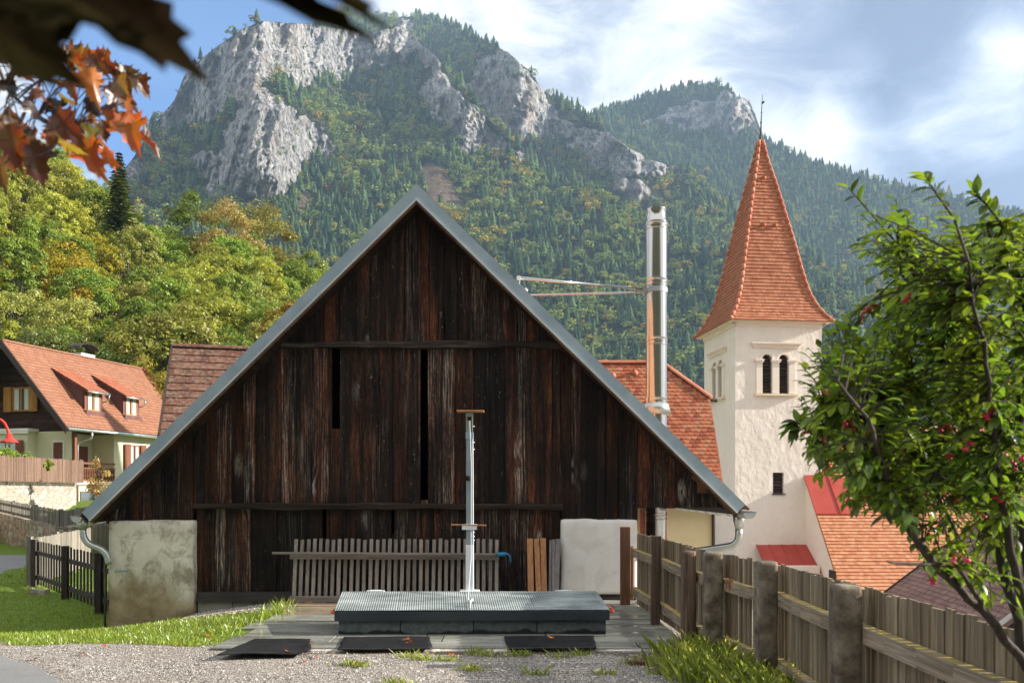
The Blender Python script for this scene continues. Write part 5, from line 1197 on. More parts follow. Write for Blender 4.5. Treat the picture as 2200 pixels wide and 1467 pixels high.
mb.hexa([A_ + nAB * .61 + Vector((0, 0, -.9)), A_ + nAB * .62 + Vector((0, 0, -.9)), Vector((-13.6, 29.5, -.9)), Vector((-13.9, 29.5, -.9)), A_ + nAB * .61 + Vector((0, 0, .42)), A_ + nAB * .62 + Vector((0, 0, .42)), Vector((-13.6, 29.5, .6)), Vector((-13.9, 29.5, .6))])
o = mb.build('stone_wall', MAT['wall_lower']); tag(o, 'low rough fieldstone wall beside the lane below the picket fence', 'wall', kind='thing')

def picket_fence(name, label, P0, P1, z0, z1, h, sp, wd, mat, posts, side=1, rails=(.2, .72), th=.018, zfun=None, round_=False):
    P0, P1 = Vector((*P0, 0)), Vector((*P1, 0)); d_ = P1 - P0; L = d_.length; d_ = d_ / L; nn = Vector((d_.y, -d_.x, 0)) * side
    zb = zfun or (lambda t: z0 + (z1 - z0) * t)
    root = thing(name, label, 'fence', (P0.x, P0.y, zb(0)))
    q = MB(); s = 0.01
    while s < L:
        p = P0 + d_ * s + nn * .03; b = zb(s / L); hh = h + U(-.015, .015)
        a = p - d_ * wd / 2 - nn * th / 2; e = d_ * wd; f_ = nn * th
        q.hexa([a + Vector((0, 0, b + .04)), a + e + Vector((0, 0, b + .04)), a + e + f_ + Vector((0, 0, b + .04)), a + f_ + Vector((0, 0, b + .04)), a + Vector((0, 0, b + hh)), a + e + Vector((0, 0, b + hh)), a + e + f_ + Vector((0, 0, b + hh)), a + f_ + Vector((0, 0, b + hh))], R01())
        s += sp * U(.96, 1.04)
    q.build('slat', MAT[mat], root)
    for r_ in rails:
        q = MB(); n = 6
        for i in range(n): q.bar(P0 + d_ * L * i / n + Vector((0, 0, zb(i / n) + h * r_)), P0 + d_ * L * (i + 1) / n + Vector((0, 0, zb((i + 1) / n) + h * r_)), .04, .075)
        q.build('rail', MAT[mat], root)
    for t_ in posts:
        p = P0 + d_ * L * t_ - nn * .05; q = MB(); q.box(p.x - .05, p.x + .05, p.y - .05, p.y + .05, zb(t_) - .25, zb(t_) + h * 1.04, R01()); q.build('post', MAT[mat], root)
    return root
picket_fence('picket_fence', 'dark brown picket fence running from the lane to the stained pier', (-9.75, 17.2), (-6.35, 13.2), gz(-9.75, 17.2), gz(-6.35, 13.2), .93, .225, .085, 'garden_fence_dark', (0, .5, .93), -1, (.22, .75))
picket_fence('board_fence', 'sun bleached close boarded fence behind the dark pickets', (-9.9, 17.3), (-12.2, 26.5), -.42, -.40, 1.0, .115, .11, 'garden_fence', (0, .2, .42, .66, .9), 1, (.2, .72))
picket_fence('picket_fence', 'small brown picket fence on top of the fieldstone wall', (-13.6, 25.15), (-19.9, 32.2), .46, .74, .52, .16, .07, 'garden_fence', (0, .33, .66, 1), -1, (.22, .72))
picket_fence('board_fence', 'short bleached board fence at the corner of the fieldstone wall', (-13.55, 25.1), (-14.2, 28.6), .42, .55, .50, .105, .098, 'garden_fence', (0, .5, 1), 1, (.25, .75))

lamp = thing('street_lamp', 'red gooseneck street lamp with flared shade above the lane', 'lamp', (-12.55, 20, gz(-12.55, 20)))
pb = W(20, 935, 20.0)
mb = MB(); z0 = gz(-12.55, 20)
arc = [Vector((-12.55, 20, z0 - .1)), Vector((-12.55, 20, 2.7))] + [Vector((-12.55 + (pb.x + 12.55) * (1 - math.cos(a)) / 2, 20, 2.75 + .52 * math.sin(a))) for a in [math.pi * k / 10 for k in range(1, 10)]] + [Vector((pb.x, 20, pb.z))]
mb.tube(arc, .032, 8); mb.build('pole', MAT['red_paint'], lamp, True)
mb = MB(); mb.lathe(tuple(pb), [(.03, .05), (.06, .04), (.075, -.06), (.11, -.09), (.20, -.15), (.205, -.17), (.19, -.165), (.09, -.10), (0.0, -.09)], 20); mb.build('lamp_shade', MAT['red_paint'], lamp, True)
mb = MB(); mb.lathe(tuple(pb + Vector((0, 0, -.13))), [(.0, -.10), (.06, -.085), (.085, -.04), (.07, .02), (0, .03)], 14); mb.build('bulb', MAT['white'], lamp, True)

# ------------------------------------------------------------------ mountains (real distance, relief and size)
m, g = M('limestone and forest soil'); co = g.coord(); rk = g.attr('rock')
f1 = g.noise(g.map(co, (1, 1, .8), rot=(0, .35, 0)), .07, 10, .70, .3); f2 = g.noise(g.map(co, (1, 1, .6), (50, 10, 0), rot=(0, -.3, 0)), .19, 8, .72, .5); f4 = g.noise(g.map(co, (1, 1, .5), (7, 3, 1), rot=(0, .25, 0)), .07, 9, .64, .9)
cr1 = g.ramp(g.math('ABSOLUTE', g.math('SUBTRACT', f4, .5)), [(0.0, 1.0), (.032, .0)]); cr2 = g.ramp(g.math('ABSOLUTE', g.math('SUBTRACT', f2, .5)), [(0.0, .8), (.022, .0)])
rc = g.ramp(f1, [(.36, (.30, .30, .31)), (.5, (.58, .575, .57)), (.62, (.76, .75, .74))])
rc = g.mix(g.ramp(f2, [(.36, .75), (.5, 0.0)]), rc, (.12, .115, .115))
rc = g.mix(g.math('MAXIMUM', cr1, cr2), rc, (.085, .085, .09))
rc = g.mix(g.math('MULTIPLY', g.ramp(g.noise(co, .012, 5), [(.52, 0.0), (.66, .55)]), 1.0), rc, (.42, .31, .25))
tuft = g.math('MULTIPLY', g.ramp(g.noise(co, .09, 8, .7), [(.55, 0.0), (.62, 1.0)]), g.ramp(g.noise(co, .014, 4), [(.40, 0.0), (.6, 1.0)]))
rc = g.mix(g.math('MULTIPLY', tuft, .85), rc, g.ramp(g.noise(co, .2, 4), [(.4, (.055, .075, .03)), (.65, (.17, .16, .06))]))
so = g.ramp(g.noise(co, .05, 7, .65), [(.35, (.020, .034, .014)), (.6, (.05, .06, .022)), (.8, (.11, .10, .045))])
so = g.mix(g.attr('cut'), so, g.ramp(g.noise(co, .12, 7, .7), [(.35, (.10, .075, .05)), (.55, (.21, .15, .105)), (.75, (.13, .14, .05))]))
k = g.ramp(g.math('ADD', rk, g.math('MULTIPLY', g.math('SUBTRACT', g.noise(co, .06, 8, .65), .5), .9)), [(.42, 0.0), (.58, 1.0)])
g.put(g.color, g.mix(k, so, rc)); g.rough.default_value = .95; g.b.inputs['Specular IOR Level'].default_value = .1
g.put(g.normal, g.bump(g.math('ADD', g.math('MULTIPLY', f1, 1.0), g.math('SUBTRACT', g.math('MULTIPLY', f2, .6), g.math('MULTIPLY', cr1, .2))), 1.0, 14.0)); MAT['mountain'] = m

ROCKS_A = [[(395, 165), (430, 130), (520, 58), (620, 40), (780, 62), (780, 100), (700, 110), (640, 135), (600, 165), (560, 182), (500, 235), (440, 262), (350, 285), (340, 268), (375, 215)],
           [(545, 180), (572, 190), (600, 218), (660, 250), (718, 312), (700, 345), (650, 350), (635, 390), (600, 425), (520, 415), (455, 425), (440, 412), (462, 360), (478, 320), (470, 285), (500, 250), (520, 205)],
           [(612, 150), (640, 132), (700, 104), (780, 72), (850, 52), (890, 72), (945, 130), (960, 160), (930, 165), (900, 120), (860, 140), (800, 150), (755, 148), (740, 172), (690, 180), (625, 200)],
           [(920, 165), (958, 158), (985, 200), (1040, 250), (1075, 285), (1110, 325), (1150, 360), (1090, 335), (1040, 332), (1000, 330), (985, 290), (955, 262), (930, 255), (905, 212), (890, 200)],
           [(270, 350), (300, 345), (310, 385), (280, 410), (250, 390)], [(395, 355), (455, 318), (470, 335), (440, 385), (415, 370)], [(690, 290), (725, 315), (720, 350), (690, 340)]]
TUFT_A = [(600, 218), (640, 215), (690, 265), (720, 310), (650, 290), (615, 265)]
ROCKS_B = [[(1000, 175), (1040, 125), (1095, 110), (1150, 165), (1170, 200), (1200, 250), (1240, 285), (1215, 300), (1160, 300), (1110, 310), (1060, 265), (1020, 215)],
           [(1240, 275), (1290, 285), (1340, 310), (1400, 342), (1440, 355), (1440, 385), (1400, 385), (1330, 375), (1270, 350), (1225, 320)],
           [(1310, 370), (1370, 390), (1410, 430), (1360, 440), (1320, 410)], [(850, 45), (890, 50), (900, 75), (860, 70)], [(1440, 340), (1475, 365), (1450, 380), (1425, 360)]]
ROCKS_C = [[(1385, 268), (1420, 245), (1480, 222), (1530, 215), (1555, 195), (1600, 210), (1622, 235), (1636, 290), (1600, 275), (1575, 300), (1550, 275), (1480, 285), (1420, 275)],
           [(1555, 275), (1580, 272), (1580, 310), (1560, 300)]]
CUT_A = [(895, 362), (940, 362), (965, 385), (990, 425), (1015, 470), (980, 470), (940, 440), (915, 415), (890, 395)]
CUT2 = [(640, 425), (668, 415), (668, 455), (648, 470)]
TREES = []
def blur(a, n, ax):
    for _ in range(n):
        a = (np.roll(a, 1, ax) * (np.arange(a.shape[ax]) > 0).reshape([-1 if i == ax else 1 for i in range(2)]) + a * 2 + np.roll(a, -1, ax)) / 4 if False else a
        p = np.concatenate([np.take(a, [0], ax), a, np.take(a, [-1], ax)], ax)
        s0 = np.take(p, np.arange(0, a.shape[ax]), ax); s2 = np.take(p, np.arange(2, a.shape[ax] + 2), ax)
        a = (s0 + 2 * a + s2) / 4
    return a
def massif(label, crest, x0, x1, ybot, Yfoot, slope, rocks, cuts, step=3, nrow=190, seed=0, jag=3.0, ramp=0.0, bulges=(), treeh=22, dens=1.0, back=500):
    px = np.arange(x0, x1, step, dtype=float); n = len(px)
    cy = np.interp(px, [c[0] for c in crest], [c[1] for c in crest]) + (fbm(px / 26, px * 0 + seed, 4, seed) - .5) * 2 * jag
    v = np.linspace(0, 1, nrow)[:, None]
    PY = ybot + (cy[None, :] - ybot) * v; PX = np.repeat(px[None, :], nrow, 0)
    wx = PX + (fbm(PX / 30, PY / 30, 5, seed + 3, .62) - .5) * 42; wy = PY + (fbm(PX / 30 + 7, PY / 30, 5, seed + 5, .62) - .5) * 42
    rock = np.zeros_like(PX); cut = np.zeros_like(PX)
    for p in rocks: rock = np.maximum(rock, inpoly(wx, wy, p))
    for p in cuts: cut = np.maximum(cut, inpoly(wx, wy, p))
    rs = blur(blur(rock, 3, 0), 3, 1)
    e = (HY - PY) / F
    s = slope + (2.6 - slope) * rs; s = np.maximum(s, e + .27)
    de = np.diff(e, axis=0, prepend=e[:1])
    Y = Yfoot(px)[None, :] * np.exp(np.cumsum(de / (s - e), 0))
    Y = blur(blur(Y, 14, 1), 3, 0)
    # gullies and crags: relief along the line of sight
    sh = PX + (PY - 300) * .35
    Y = Y * (1 - .055 * (fbm(sh / 150, PY / 330, 3, seed + 11) - .5) * (1 - rs * .4) - .050 * (ridged(sh / 75, PY / 200, 5, seed + 1) - .6) * (.35 + rs) - .034 * (ridged((PX + PY * .3) / 30, (PY - PX * .2) / 95, 5, seed + 7, .62) - .6) * rs - .016 * (ridged((PX - PY * .3) / 12, PY / 30, 3, seed + 9, .65) - .6) * rs)
    for bx, by, sx, sy, k in bulges: Y = Y * (1 - k * np.exp(-((PX - bx) / sx) ** 2 - ((PY - by) / sy) ** 2))
    X = (PX - CX) / F * Y; Z = EYE + e * Y
    rows_ = [np.stack([X, Y, Z], -1)]
    R_, C_ = [rock * 1.0], [cut * 1.0]
    for i, (dy, dz) in enumerate(((.35, .12), (1, .5), (1.8, 1.2))):       # far side
        Yb = Y[-1] + back * dy; Xb = X[-1] * Yb / Y[-1]; Zb = Z[-1] - back * dz
        rows_.append(np.stack([Xb, Yb, Zb], -1)[None]); R_.append(rock[-1:] * 0); C_.append(cut[-1:] * 0)
    P = np.concatenate(rows_, 0); RR = np.concatenate(R_, 0); CC = np.concatenate(C_, 0)
    i2 = np.arange(P.shape[0] * n).reshape(P.shape[0], n)
    o = npmesh('mountain', P.reshape(-1, 3), np.stack([i2[:-1, :-1], i2[:-1, 1:], i2[1:, 1:], i2[1:, :-1]], -1).reshape(-1, 4), MAT['mountain'], extra={'rock': blur(RR, 1, 1).ravel(), 'cut': blur(CC, 1, 1).ravel()}, smooth=False)
    tag(o, label, 'mountain', kind='structure')
    print(label, 'X', P[..., 0].min(), P[..., 0].max(), 'Y', P[..., 1].min(), P[..., 1].max(), 'Z', P[..., 2].min(), P[..., 2].max())
    # where the trees stand
    TH = treeh * np.clip(.76 + (Y - 600) / 1600, .74, 1.0); hp = TH / Y * F
    cell = step * np.abs(np.diff(PY, axis=0, prepend=PY[:1] + (PY[:1] - PY[1:2])))
    wgt = cell / (.17 * hp ** 2) * np.clip(1 - rs * 1.25, .0, 1) * (1 - .97 * cut) * (.55 + .9 * fbm(PX / 40, PY / 40, 3, seed + 21))
    wgt += cell / (.17 * hp ** 2) * .34 * (rs > .2) * (fbm(PX / 26, PY / 16, 4, seed + 31) > .57)
    lam = wgt * dens * 3.0; cnt = rng.poisson(lam); ii = np.repeat(np.arange(lam.size), cnt.ravel()); r_, c_ = np.unravel_index(ii, lam.shape)
    ok = (r_ < nrow - 1) & (c_ < n - 1); r_, c_ = r_[ok], c_[ok]; a = rng.random(len(r_))[:, None]; b = rng.random(len(r_))[:, None]
    Q = P[r_, c_] * (1 - a) * (1 - b) + P[r_, c_ + 1] * a * (1 - b) + P[r_ + 1, c_] * (1 - a) * b + P[r_ + 1, c_ + 1] * a * b
    # crest line trees
    TREES.append((Q, PX[r_, c_], PY[r_, c_], rs[r_, c_], TH[r_, c_]))
    cw = rng.poisson(np.full(n, dens * step / (.30 * hp[-1]))) * (rs[-1] < .5)
    jj = np.repeat(np.arange(n), cw); jj = jj[jj < n - 1]; a = rng.random(len(jj))[:, None]
    Q = P[nrow - 1, jj] * (1 - a) + P[nrow - 1, jj + 1] * a; TREES.append((Q, PX[-1, jj], PY[-1, jj], rs[-1, jj], np.full(len(Q), treeh)))

crestA = [(100, 560), (190, 460), (240, 395), (285, 340), (330, 270), (375, 215), (395, 165), (430, 130), (470, 98), (520, 62), (560, 47), (640, 50), (740, 64), (790, 74), (850, 55), (890, 76), (930, 115), (960, 150), (1000, 202), (1050, 257), (1100, 307), (1155, 358), (1220, 395), (1330, 445), (1400, 480), (1500, 530), (1600, 575), (1750, 625), (1900, 665), (2250, 735), (2500, 780)]
crestB = [(560, 150), (640, 80), (700, 45), (740, 27), (800, 31), (850, 38), (900, 36), (960, 52), (1030, 82), (1090, 112), (1140, 154), (1165, 194), (1200, 216), (1262, 250), (1330, 304), (1400, 345), (1440, 356), (1480, 368), (1540, 430), (1620, 490), (1800, 590), (2250, 690), (2500, 740)]
crestC = [(1000, 420), (1150, 310), (1270, 246), (1330, 229), (1400, 204), (1470, 187), (1530, 182), (1568, 188), (1582, 206), (1610, 216), (1630, 268), (1642, 302), (1690, 325), (1750, 350), (1850, 380), (1950, 405), (2050, 425), (2200, 462), (2500, 520)]
yc = lambda xs_, ys_: (lambda px: np.interp(px, xs_, ys_))
massif('grey limestone peak with crags and forest rising over the barn', crestA, 120, 2380, 930, yc([100, 500, 1100, 2400], [480, 540, 600, 680]), .86, ROCKS_A, [CUT_A, CUT2], seed=1, nrow=300,
       bulges=((560, 330, 85, 130, .085), (985, 250, 55, 80, .045), (850, 110, 60, 60, .04), (400, 220, 70, 90, -.02), (700, 330, 50, 150, -.03), (300, 330, 60, 80, -.03)), treeh=19, back=260)
massif('hazy grey rock shoulder behind the limestone peak', crestB, 600, 2380, 700, yc([600, 2400], [860, 900]), .98, ROCKS_B, [], step=5, nrow=120, seed=4, treeh=19, back=260, bulges=((1120, 200, 50, 90, .05),))
massif('distant wooded ridge with a bare rock brow behind the church spire', crestC, 1010, 2380, 760, yc([1000, 2400], [1080, 1080]), .95, ROCKS_C, [], step=5, nrow=120, seed=8, treeh=15.5, jag=2.0, back=260, bulges=((1590, 250, 30, 60, .03),))

# ------------------------------------------------------------------ the far forest: one mass of spruces and broadleaf trees
def conifer_t(seed, tiers=5, n=9):
    r = np.random.default_rng(seed); V = []; Fc = []
    for k in range(tiers):
        zb = .06 + .17 * k; zt = zb + .34; rad_ = .20 * (1 - k / (tiers + .4)) ** .85 + .015
        o = len(V); V.append((0, 0, min(1.0, zt)))
        for i in range(2 * n):
            a = math.pi * i / n + k * .4 + r.uniform(-.12, .12); rr = rad_ * (1 if i % 2 else .50) * r.uniform(.75, 1.2); V.append((rr * math.cos(a), rr * math.sin(a), zb + (.0 if i % 2 else .055) + r.uniform(-.02, .02)))
        Fc += [(o, o + 1 + i, o + 1 + (i + 1) % (2 * n)) for i in range(2 * n)]
    return np.array(V), np.array(Fc)
def broad_t(seed, nq=64):
    r = np.random.default_rng(seed); cl = r.normal(size=(9, 3)); cl /= np.linalg.norm(cl, axis=1)[:, None]; cl = cl * np.array([.20, .20, .24]) + np.array([0, 0, .56]); V = []; Fc = []
    for i in range(nq):
        c_ = cl[r.integers(9)]; d_ = r.normal(size=3); d_ /= np.linalg.norm(d_); d_[2] = abs(d_[2]) * .9 + d_[2] * .1; p = c_ + d_ * np.array([.15, .15, .16]) * r.uniform(.7, 1.05)
        nn = d_ + r.normal(size=3) * .45; nn /= np.linalg.norm(nn); u = np.cross(nn, r.normal(size=3)); u /= np.linalg.norm(u); w_ = np.cross(nn, u); s_ = r.uniform(.035, .075)
        o = len(V); V += [p + u * s_, p + w_ * s_, p - u * s_, p - w_ * s_]; Fc += [(o, o + 1, o + 2), (o, o + 2, o + 3)]
    V.append((0, 0, .4)); o = len(V); V += [(.015, 0, 0), (-.015, 0, 0)]; Fc.append((o - 1, o, o + 1))
    return np.array(V), np.array(Fc)
CT = [conifer_t(i) for i in range(6)]; BT = [broad_t(40 + i) for i in range(6)]
Q = np.concatenate([t[0] for t in TREES]); PXt = np.concatenate([t[1] for t in TREES]); PYt = np.concatenate([t[2] for t in TREES]); RS = np.concatenate([t[3] for t in TREES]); TH_ = np.concatenate([t[4] for t in TREES])
print('forest trees', len(Q))
NT = len(Q)
yel = .30 + .55 * sstep(.52, .70, fbm(PXt / 75, PYt / 45, 3, 77)) + .35 * np.exp(-((PXt - 1000) / 90) ** 2 - ((PYt - 430) / 60) ** 2) + .5 * np.exp(-((PXt - 1350) / 110) ** 2 - ((PYt - 440) / 35) ** 2) + .4 * np.exp(-((PXt - 1300) / 200) ** 2 - ((PYt - 730) / 50) ** 2) + .35 * np.exp(-((PXt - 760) / 110) ** 2 - ((PYt - 320) / 60) ** 2)
yel += .35 * np.exp(-((PXt - 1080) / 60) ** 2 - ((PYt - 300) / 60) ** 2)
yel -= .25 * np.exp(-((PXt - 780) / 100) ** 2 - ((PYt - 480) / 80) ** 2)
yel += .30 * sstep(420, 330, PXt) + .3 * (RS > .25)
far_ = np.concatenate([np.full(len(t[0]), i // 2) for i, t in enumerate(TREES)]); yel = np.where(far_ == 2, yel * .45, yel)  # fewer broadleaf trees darken the far ridge in place of a cloud shadow
bro = rng.random(NT) < np.clip(yel, .03, .92)
hh = TH_ * (rng.uniform(.40, .98, NT) ** 1.15 + .35 * (rng.random(NT) < .12)) * (.8 + .5 * fbm(PXt / 22, PYt / 16, 3, 55)) * np.where(bro, .82, 1.0) * np.where(RS > .25, .5, 1)
wd_ = rng.uniform(.95, 1.5, NT) * np.where(bro, 1.15, 1.0)
ang = rng.random(NT) * 6.283
col = np.where(bro[:, None], np.array([.13, .20, .05]) + rng.random((NT, 1)) * np.array([.17, .15, .03]), np.array([.024, .054, .030]) + rng.random((NT, 1)) ** 1.3 * np.array([.085, .115, .036]))
gold = bro & (rng.random(NT) < .06 + .30 * sstep(.5, .7, fbm(PXt / 50 + 3, PYt / 40, 3, 99))); col[gold] = np.array([.32, .28, .035]) + rng.random((gold.sum(), 1)) * np.array([.14, .05, .01])
rust = bro & ~gold & (rng.random(NT) < .025); col[rust] = np.array([.20, .10, .03])
Vs, Fs, Ts, off = [], [], [], 0
for kind, tl_ in ((False, CT), (True, BT)):
    for j, (tv, tf) in enumerate(tl_):
        sel = np.where((bro == kind) & ((np.arange(NT) % 6) == j))[0]
        if not len(sel): continue
        c, s = np.cos(ang[sel])[:, None], np.sin(ang[sel])[:, None]; h_ = hh[sel][:, None]; w2 = (hh[sel] * wd_[sel])[:, None]
        x = (tv[None, :, 0] * c - tv[None, :, 1] * s) * w2 + Q[sel, 0][:, None]; y = (tv[None, :, 0] * s + tv[None, :, 1] * c) * w2 + Q[sel, 1][:, None]; z = tv[None, :, 2] * h_ + Q[sel, 2][:, None] - .5
        Vs.append(np.stack([x, y, z], -1).reshape(-1, 3)); nv_ = len(tv)
        Fs.append((tf[None] + (np.arange(len(sel)) * nv_)[:, None, None]).reshape(-1, 3) + off); Ts.append(np.repeat(col[sel], nv_, 0)); off += len(sel) * nv_
m, g = M('far foliage'); tn = g.attr('tint', 'Color'); nt = m.node_tree
c = g.mix(1.0, tn, g.ramp(g.noise(g.coord(), .9, 3), [(.3, .6), (.7, 1.35)]), 'MULTIPLY')
tr_ = g.n('ShaderNodeBsdfTranslucent'); df = g.n('ShaderNodeBsdfDiffuse'); mx = g.n('ShaderNodeMixShader'); g.put(df.inputs[0], c); g.put(tr_.inputs[0], c); mx.inputs[0].default_value = .25
nt.links.new(df.outputs[0], mx.inputs[1]); nt.links.new(tr_.outputs[0], mx.inputs[2]); nt.links.new(mx.outputs[0], nt.nodes['Material Output'].inputs[0]); MAT['far_foliage'] = m
o = npmesh('forest', np.concatenate(Vs), np.concatenate(Fs), MAT['far_foliage'], tint=np.concatenate(Ts)); tag(o, 'dark spruce forest with yellowing broadleaf trees on the mountain slopes', 'forest', kind='stuff')

# ------------------------------------------------------------------ wooded hillside on the left
hx = np.arange(-150, 960, 12.0)
cz = np.interp(hx, [-150, 0, 120, 200, 300, 380, 450, 540, 600, 690, 740, 800, 950], [45, 40, 36.5, 33.5, 29.5, 26.5, 27.0, 27.5, 26.0, 22.5, 13, 4, 0])
cY = np.interp(hx, [-150, 0, 540, 800, 950], [104, 106, 116, 126, 130])
vv = np.linspace(0, 1, 60)[:, None]
HYY = 50 + (cY[None] - 50) * vv * 1.25; HXX = (hx[None] - CX) / F * HYY
prof_h = np.interp(np.repeat(vv * 1.25, len(hx), 1), [0, 1, 1.12, 1.25], [0, 1, .97, .7])
HZ_ = 1.2 + np.maximum(cz - 1.2, -3)[None] * prof_h + (fbm(HXX / 9, HYY / 9, 3) - .5) * 1.2 * np.minimum(1, vv * 6)
HZ_[0] -= 3
i2 = np.arange(HZ_.size).reshape(HZ_.shape)
m, g = M('leaf littered slope'); g.put(g.color, g.ramp(g.noise(g.coord(), .8, 7), [(.35, (.03, .035, .012)), (.65, (.09, .08, .03))])); g.rough.default_value = .95; MAT['slope'] = m
o = npmesh('hillside', np.stack([HXX, HYY, HZ_], -1).reshape(-1, 3), np.stack([i2[:-1, :-1], i2[:-1, 1:], i2[1:, 1:], i2[1:, :-1]], -1).reshape(-1, 4), MAT['slope'], smooth=True); tag(o, 'steep wooded hillside behind the village house', 'hillside', kind='structure')
def hillz(x, y):
    px = CX + F * x / y; c_ = float(np.interp(px, hx, cz)); yc_ = float(np.interp(px, hx, cY)); t_ = (y - 50) / (yc_ - 50)
    return 1.2 + max(c_ - 1.2, -3) * float(np.interp(t_, [0, 1, 1.12, 1.25], [0, 1, .97, .7]))

def leafmat(name, base=None, transl=.45, var=.5, nscale=.35, hue=(.14, .13, .02), gloss=.06):
    m, g = M(name); nt = m.node_tree
    if base is None: c0 = g.n('ShaderNodeObjectInfo').outputs['Color']
    else: c0 = g.n('ShaderNodeRGB').outputs[0]; c0.default_value = (*base, 1)
    co = g.coord(); r = g.attr('rnd')
    c = g.mix(g.ramp(g.noise(co, nscale, 4, .6), [(.42, 0.0), (.62, .8)]), c0, g.mix(.5, c0, (*hue, 1)))
    c = g.mix(1.0, c, g.math('ADD', g.math('MULTIPLY', r, 2 * var), 1 - var), 'MULTIPLY')
    df, tr_, gl, mx, mx2 = g.n('ShaderNodeBsdfDiffuse'), g.n('ShaderNodeBsdfTranslucent'), g.n('ShaderNodeBsdfGlossy'), g.n('ShaderNodeMixShader'), g.n('ShaderNodeMixShader')
    g.put(df.inputs[0], c); g.put(tr_.inputs[0], g.mix(1.0, c, (1.5, 1.45, .7), 'MULTIPLY')); gl.inputs[1].default_value = .38; gl.inputs[0].default_value = (.8, .85, .9, 1)
    mx.inputs[0].default_value = transl; mx2.inputs[0].default_value = gloss
    nt.links.new(df.outputs[0], mx.inputs[1]); nt.links.new(tr_.outputs[0], mx.inputs[2]); nt.links.new(mx.outputs[0], mx2.inputs[1]); nt.links.new(gl.outputs[0], mx2.inputs[2]); nt.links.new(mx2.outputs[0], nt.nodes['Material Output'].inputs[0])
    return m
MAT['hill_leaf'] = leafmat('hillside foliage', None, .35, .30, .45, (.30, .32, .02), .02)
MAT['bark'] = wood('bark', (.075, .06, .05), (.03, .025, .02), (.16, .14, .12), rnd=.2, gx=12, gz=2)

def crown(seed, rx, rz, zc, ncl, nq, size, spread=.34, needle=False):
    r = np.random.default_rng(seed); d_ = r.normal(size=(ncl, 3)); d_ /= np.linalg.norm(d_, axis=1)[:, None]; rr = r.uniform(.45, 1.0, (ncl, 1)) ** .5
    C_ = d_ * rr * np.array([rx, rx, rz]) * .86 + np.array([0, 0, zc]); cs = r.uniform(.6, 1.25, ncl) * spread * rx
    k = r.integers(0, ncl, nq); e = r.normal(size=(nq, 3)); e /= np.linalg.norm(e, axis=1)[:, None]; e[:, 2] = np.where(e[:, 2] < -.3, -e[:, 2] * .7, e[:, 2])
    p = C_[k] + e * (cs[k] * r.uniform(.55, 1.08, nq))[:, None]
    nn = e + r.normal(size=(nq, 3)) * .55 + np.array([0, 0, .25]); nn /= np.linalg.norm(nn, axis=1)[:, None]
    u = np.cross(nn, r.normal(size=(nq, 3))); u /= np.linalg.norm(u, axis=1)[:, None]; w_ = np.cross(nn, u); s_ = (size * r.uniform(.55, 1.25, nq))[:, None]
    V = np.stack([p + u * s_, p + w_ * s_ * .62, p - u * s_, p - w_ * s_ * .62], 1).reshape(-1, 3)
    rn = np.repeat(np.clip(.5 + .22 * r.normal(size=nq) + .25 * (r.random(ncl)[k] - .5), 0, 1), 4)
    return V, np.arange(nq * 4).reshape(-1, 4), rn, C_
def trunk_mb(h, r0, C_, seed, nb=9):
    random.seed(seed); mb = MB(); lean = U(-.04, .04) * h
    path = [(0, 0, -1.0), (lean * .2, 0, h * .25), (lean * .6, 0, h * .5), (lean, 0, h * .8)]
    mb.tube(path, [r0 * 1.2, r0, r0 * .75, r0 * .3], 7, True, R01())
    for i in range(nb):
        c_ = Vector(C_[(i * 5) % len(C_)]); t_ = U(.3, .7); b = Vector((lean * t_, 0, h * .8 * t_)); mid = b.lerp(c_, .5) + Vector((0, 0, -.05 * h))
        mb.tube([b, mid, c_], [r0 * .4, r0 * .26, r0 * .08], 5, False, R01())
    return mb
protos = []
for i, (rx, rz, zc, ncl, nq) in enumerate(((3.3, 4.1, 6.2, 95, 11500), (2.9, 4.7, 6.6, 85, 10500), (3.8, 3.8, 5.8, 105, 12500), (2.4, 4.2, 5.4, 66, 9000), (3.5, 4.4, 6.4, 90, 11500))):
    V, Fc, rn, C_ = crown(100 + i, rx, rz, zc, ncl, nq, .118, .205)
    root = thing('hillside_tree', '', 'tree', (0, 0, 0))
    cr = npmesh('crown', V, Fc, MAT['hill_leaf'], root, rnd=rn)
    tk = trunk_mb(zc + rz * .5, .22, C_, i).build('trunk', MAT['bark'], root)
    protos.append(root)
KIND = {'green': ((.18, .26, .05), 'leafy mid green broadleaf tree on the wooded hillside'), 'lime': ((.34, .365, .07), 'yellow green broadleaf tree on the wooded hillside'),
        'olive': ((.29, .30, .09), 'dull olive broadleaf tree on the wooded hillside'), 'gold': ((.42, .34, .04), 'golden yellow autumn tree on the wooded hillside')}
random.seed(5); used = [False] * 5; spots = []
for row, Y in enumerate(np.concatenate([np.arange(56, 104, 5.2), [104, 109]])):
    x = -.66 * Y + (row % 2) * 2.4 - 3
    while x < -.205 * Y:
        xx, yy = x + U(-1.1, 1.1), Y + U(-1.6, 1.6); px = CX + F * xx / yy
        yc_ = float(np.interp(px, hx, cY))
        if yy < yc_ + 1.5 and px < 705: spots.append((xx, yy))
        x += U(4.1, 5.6)
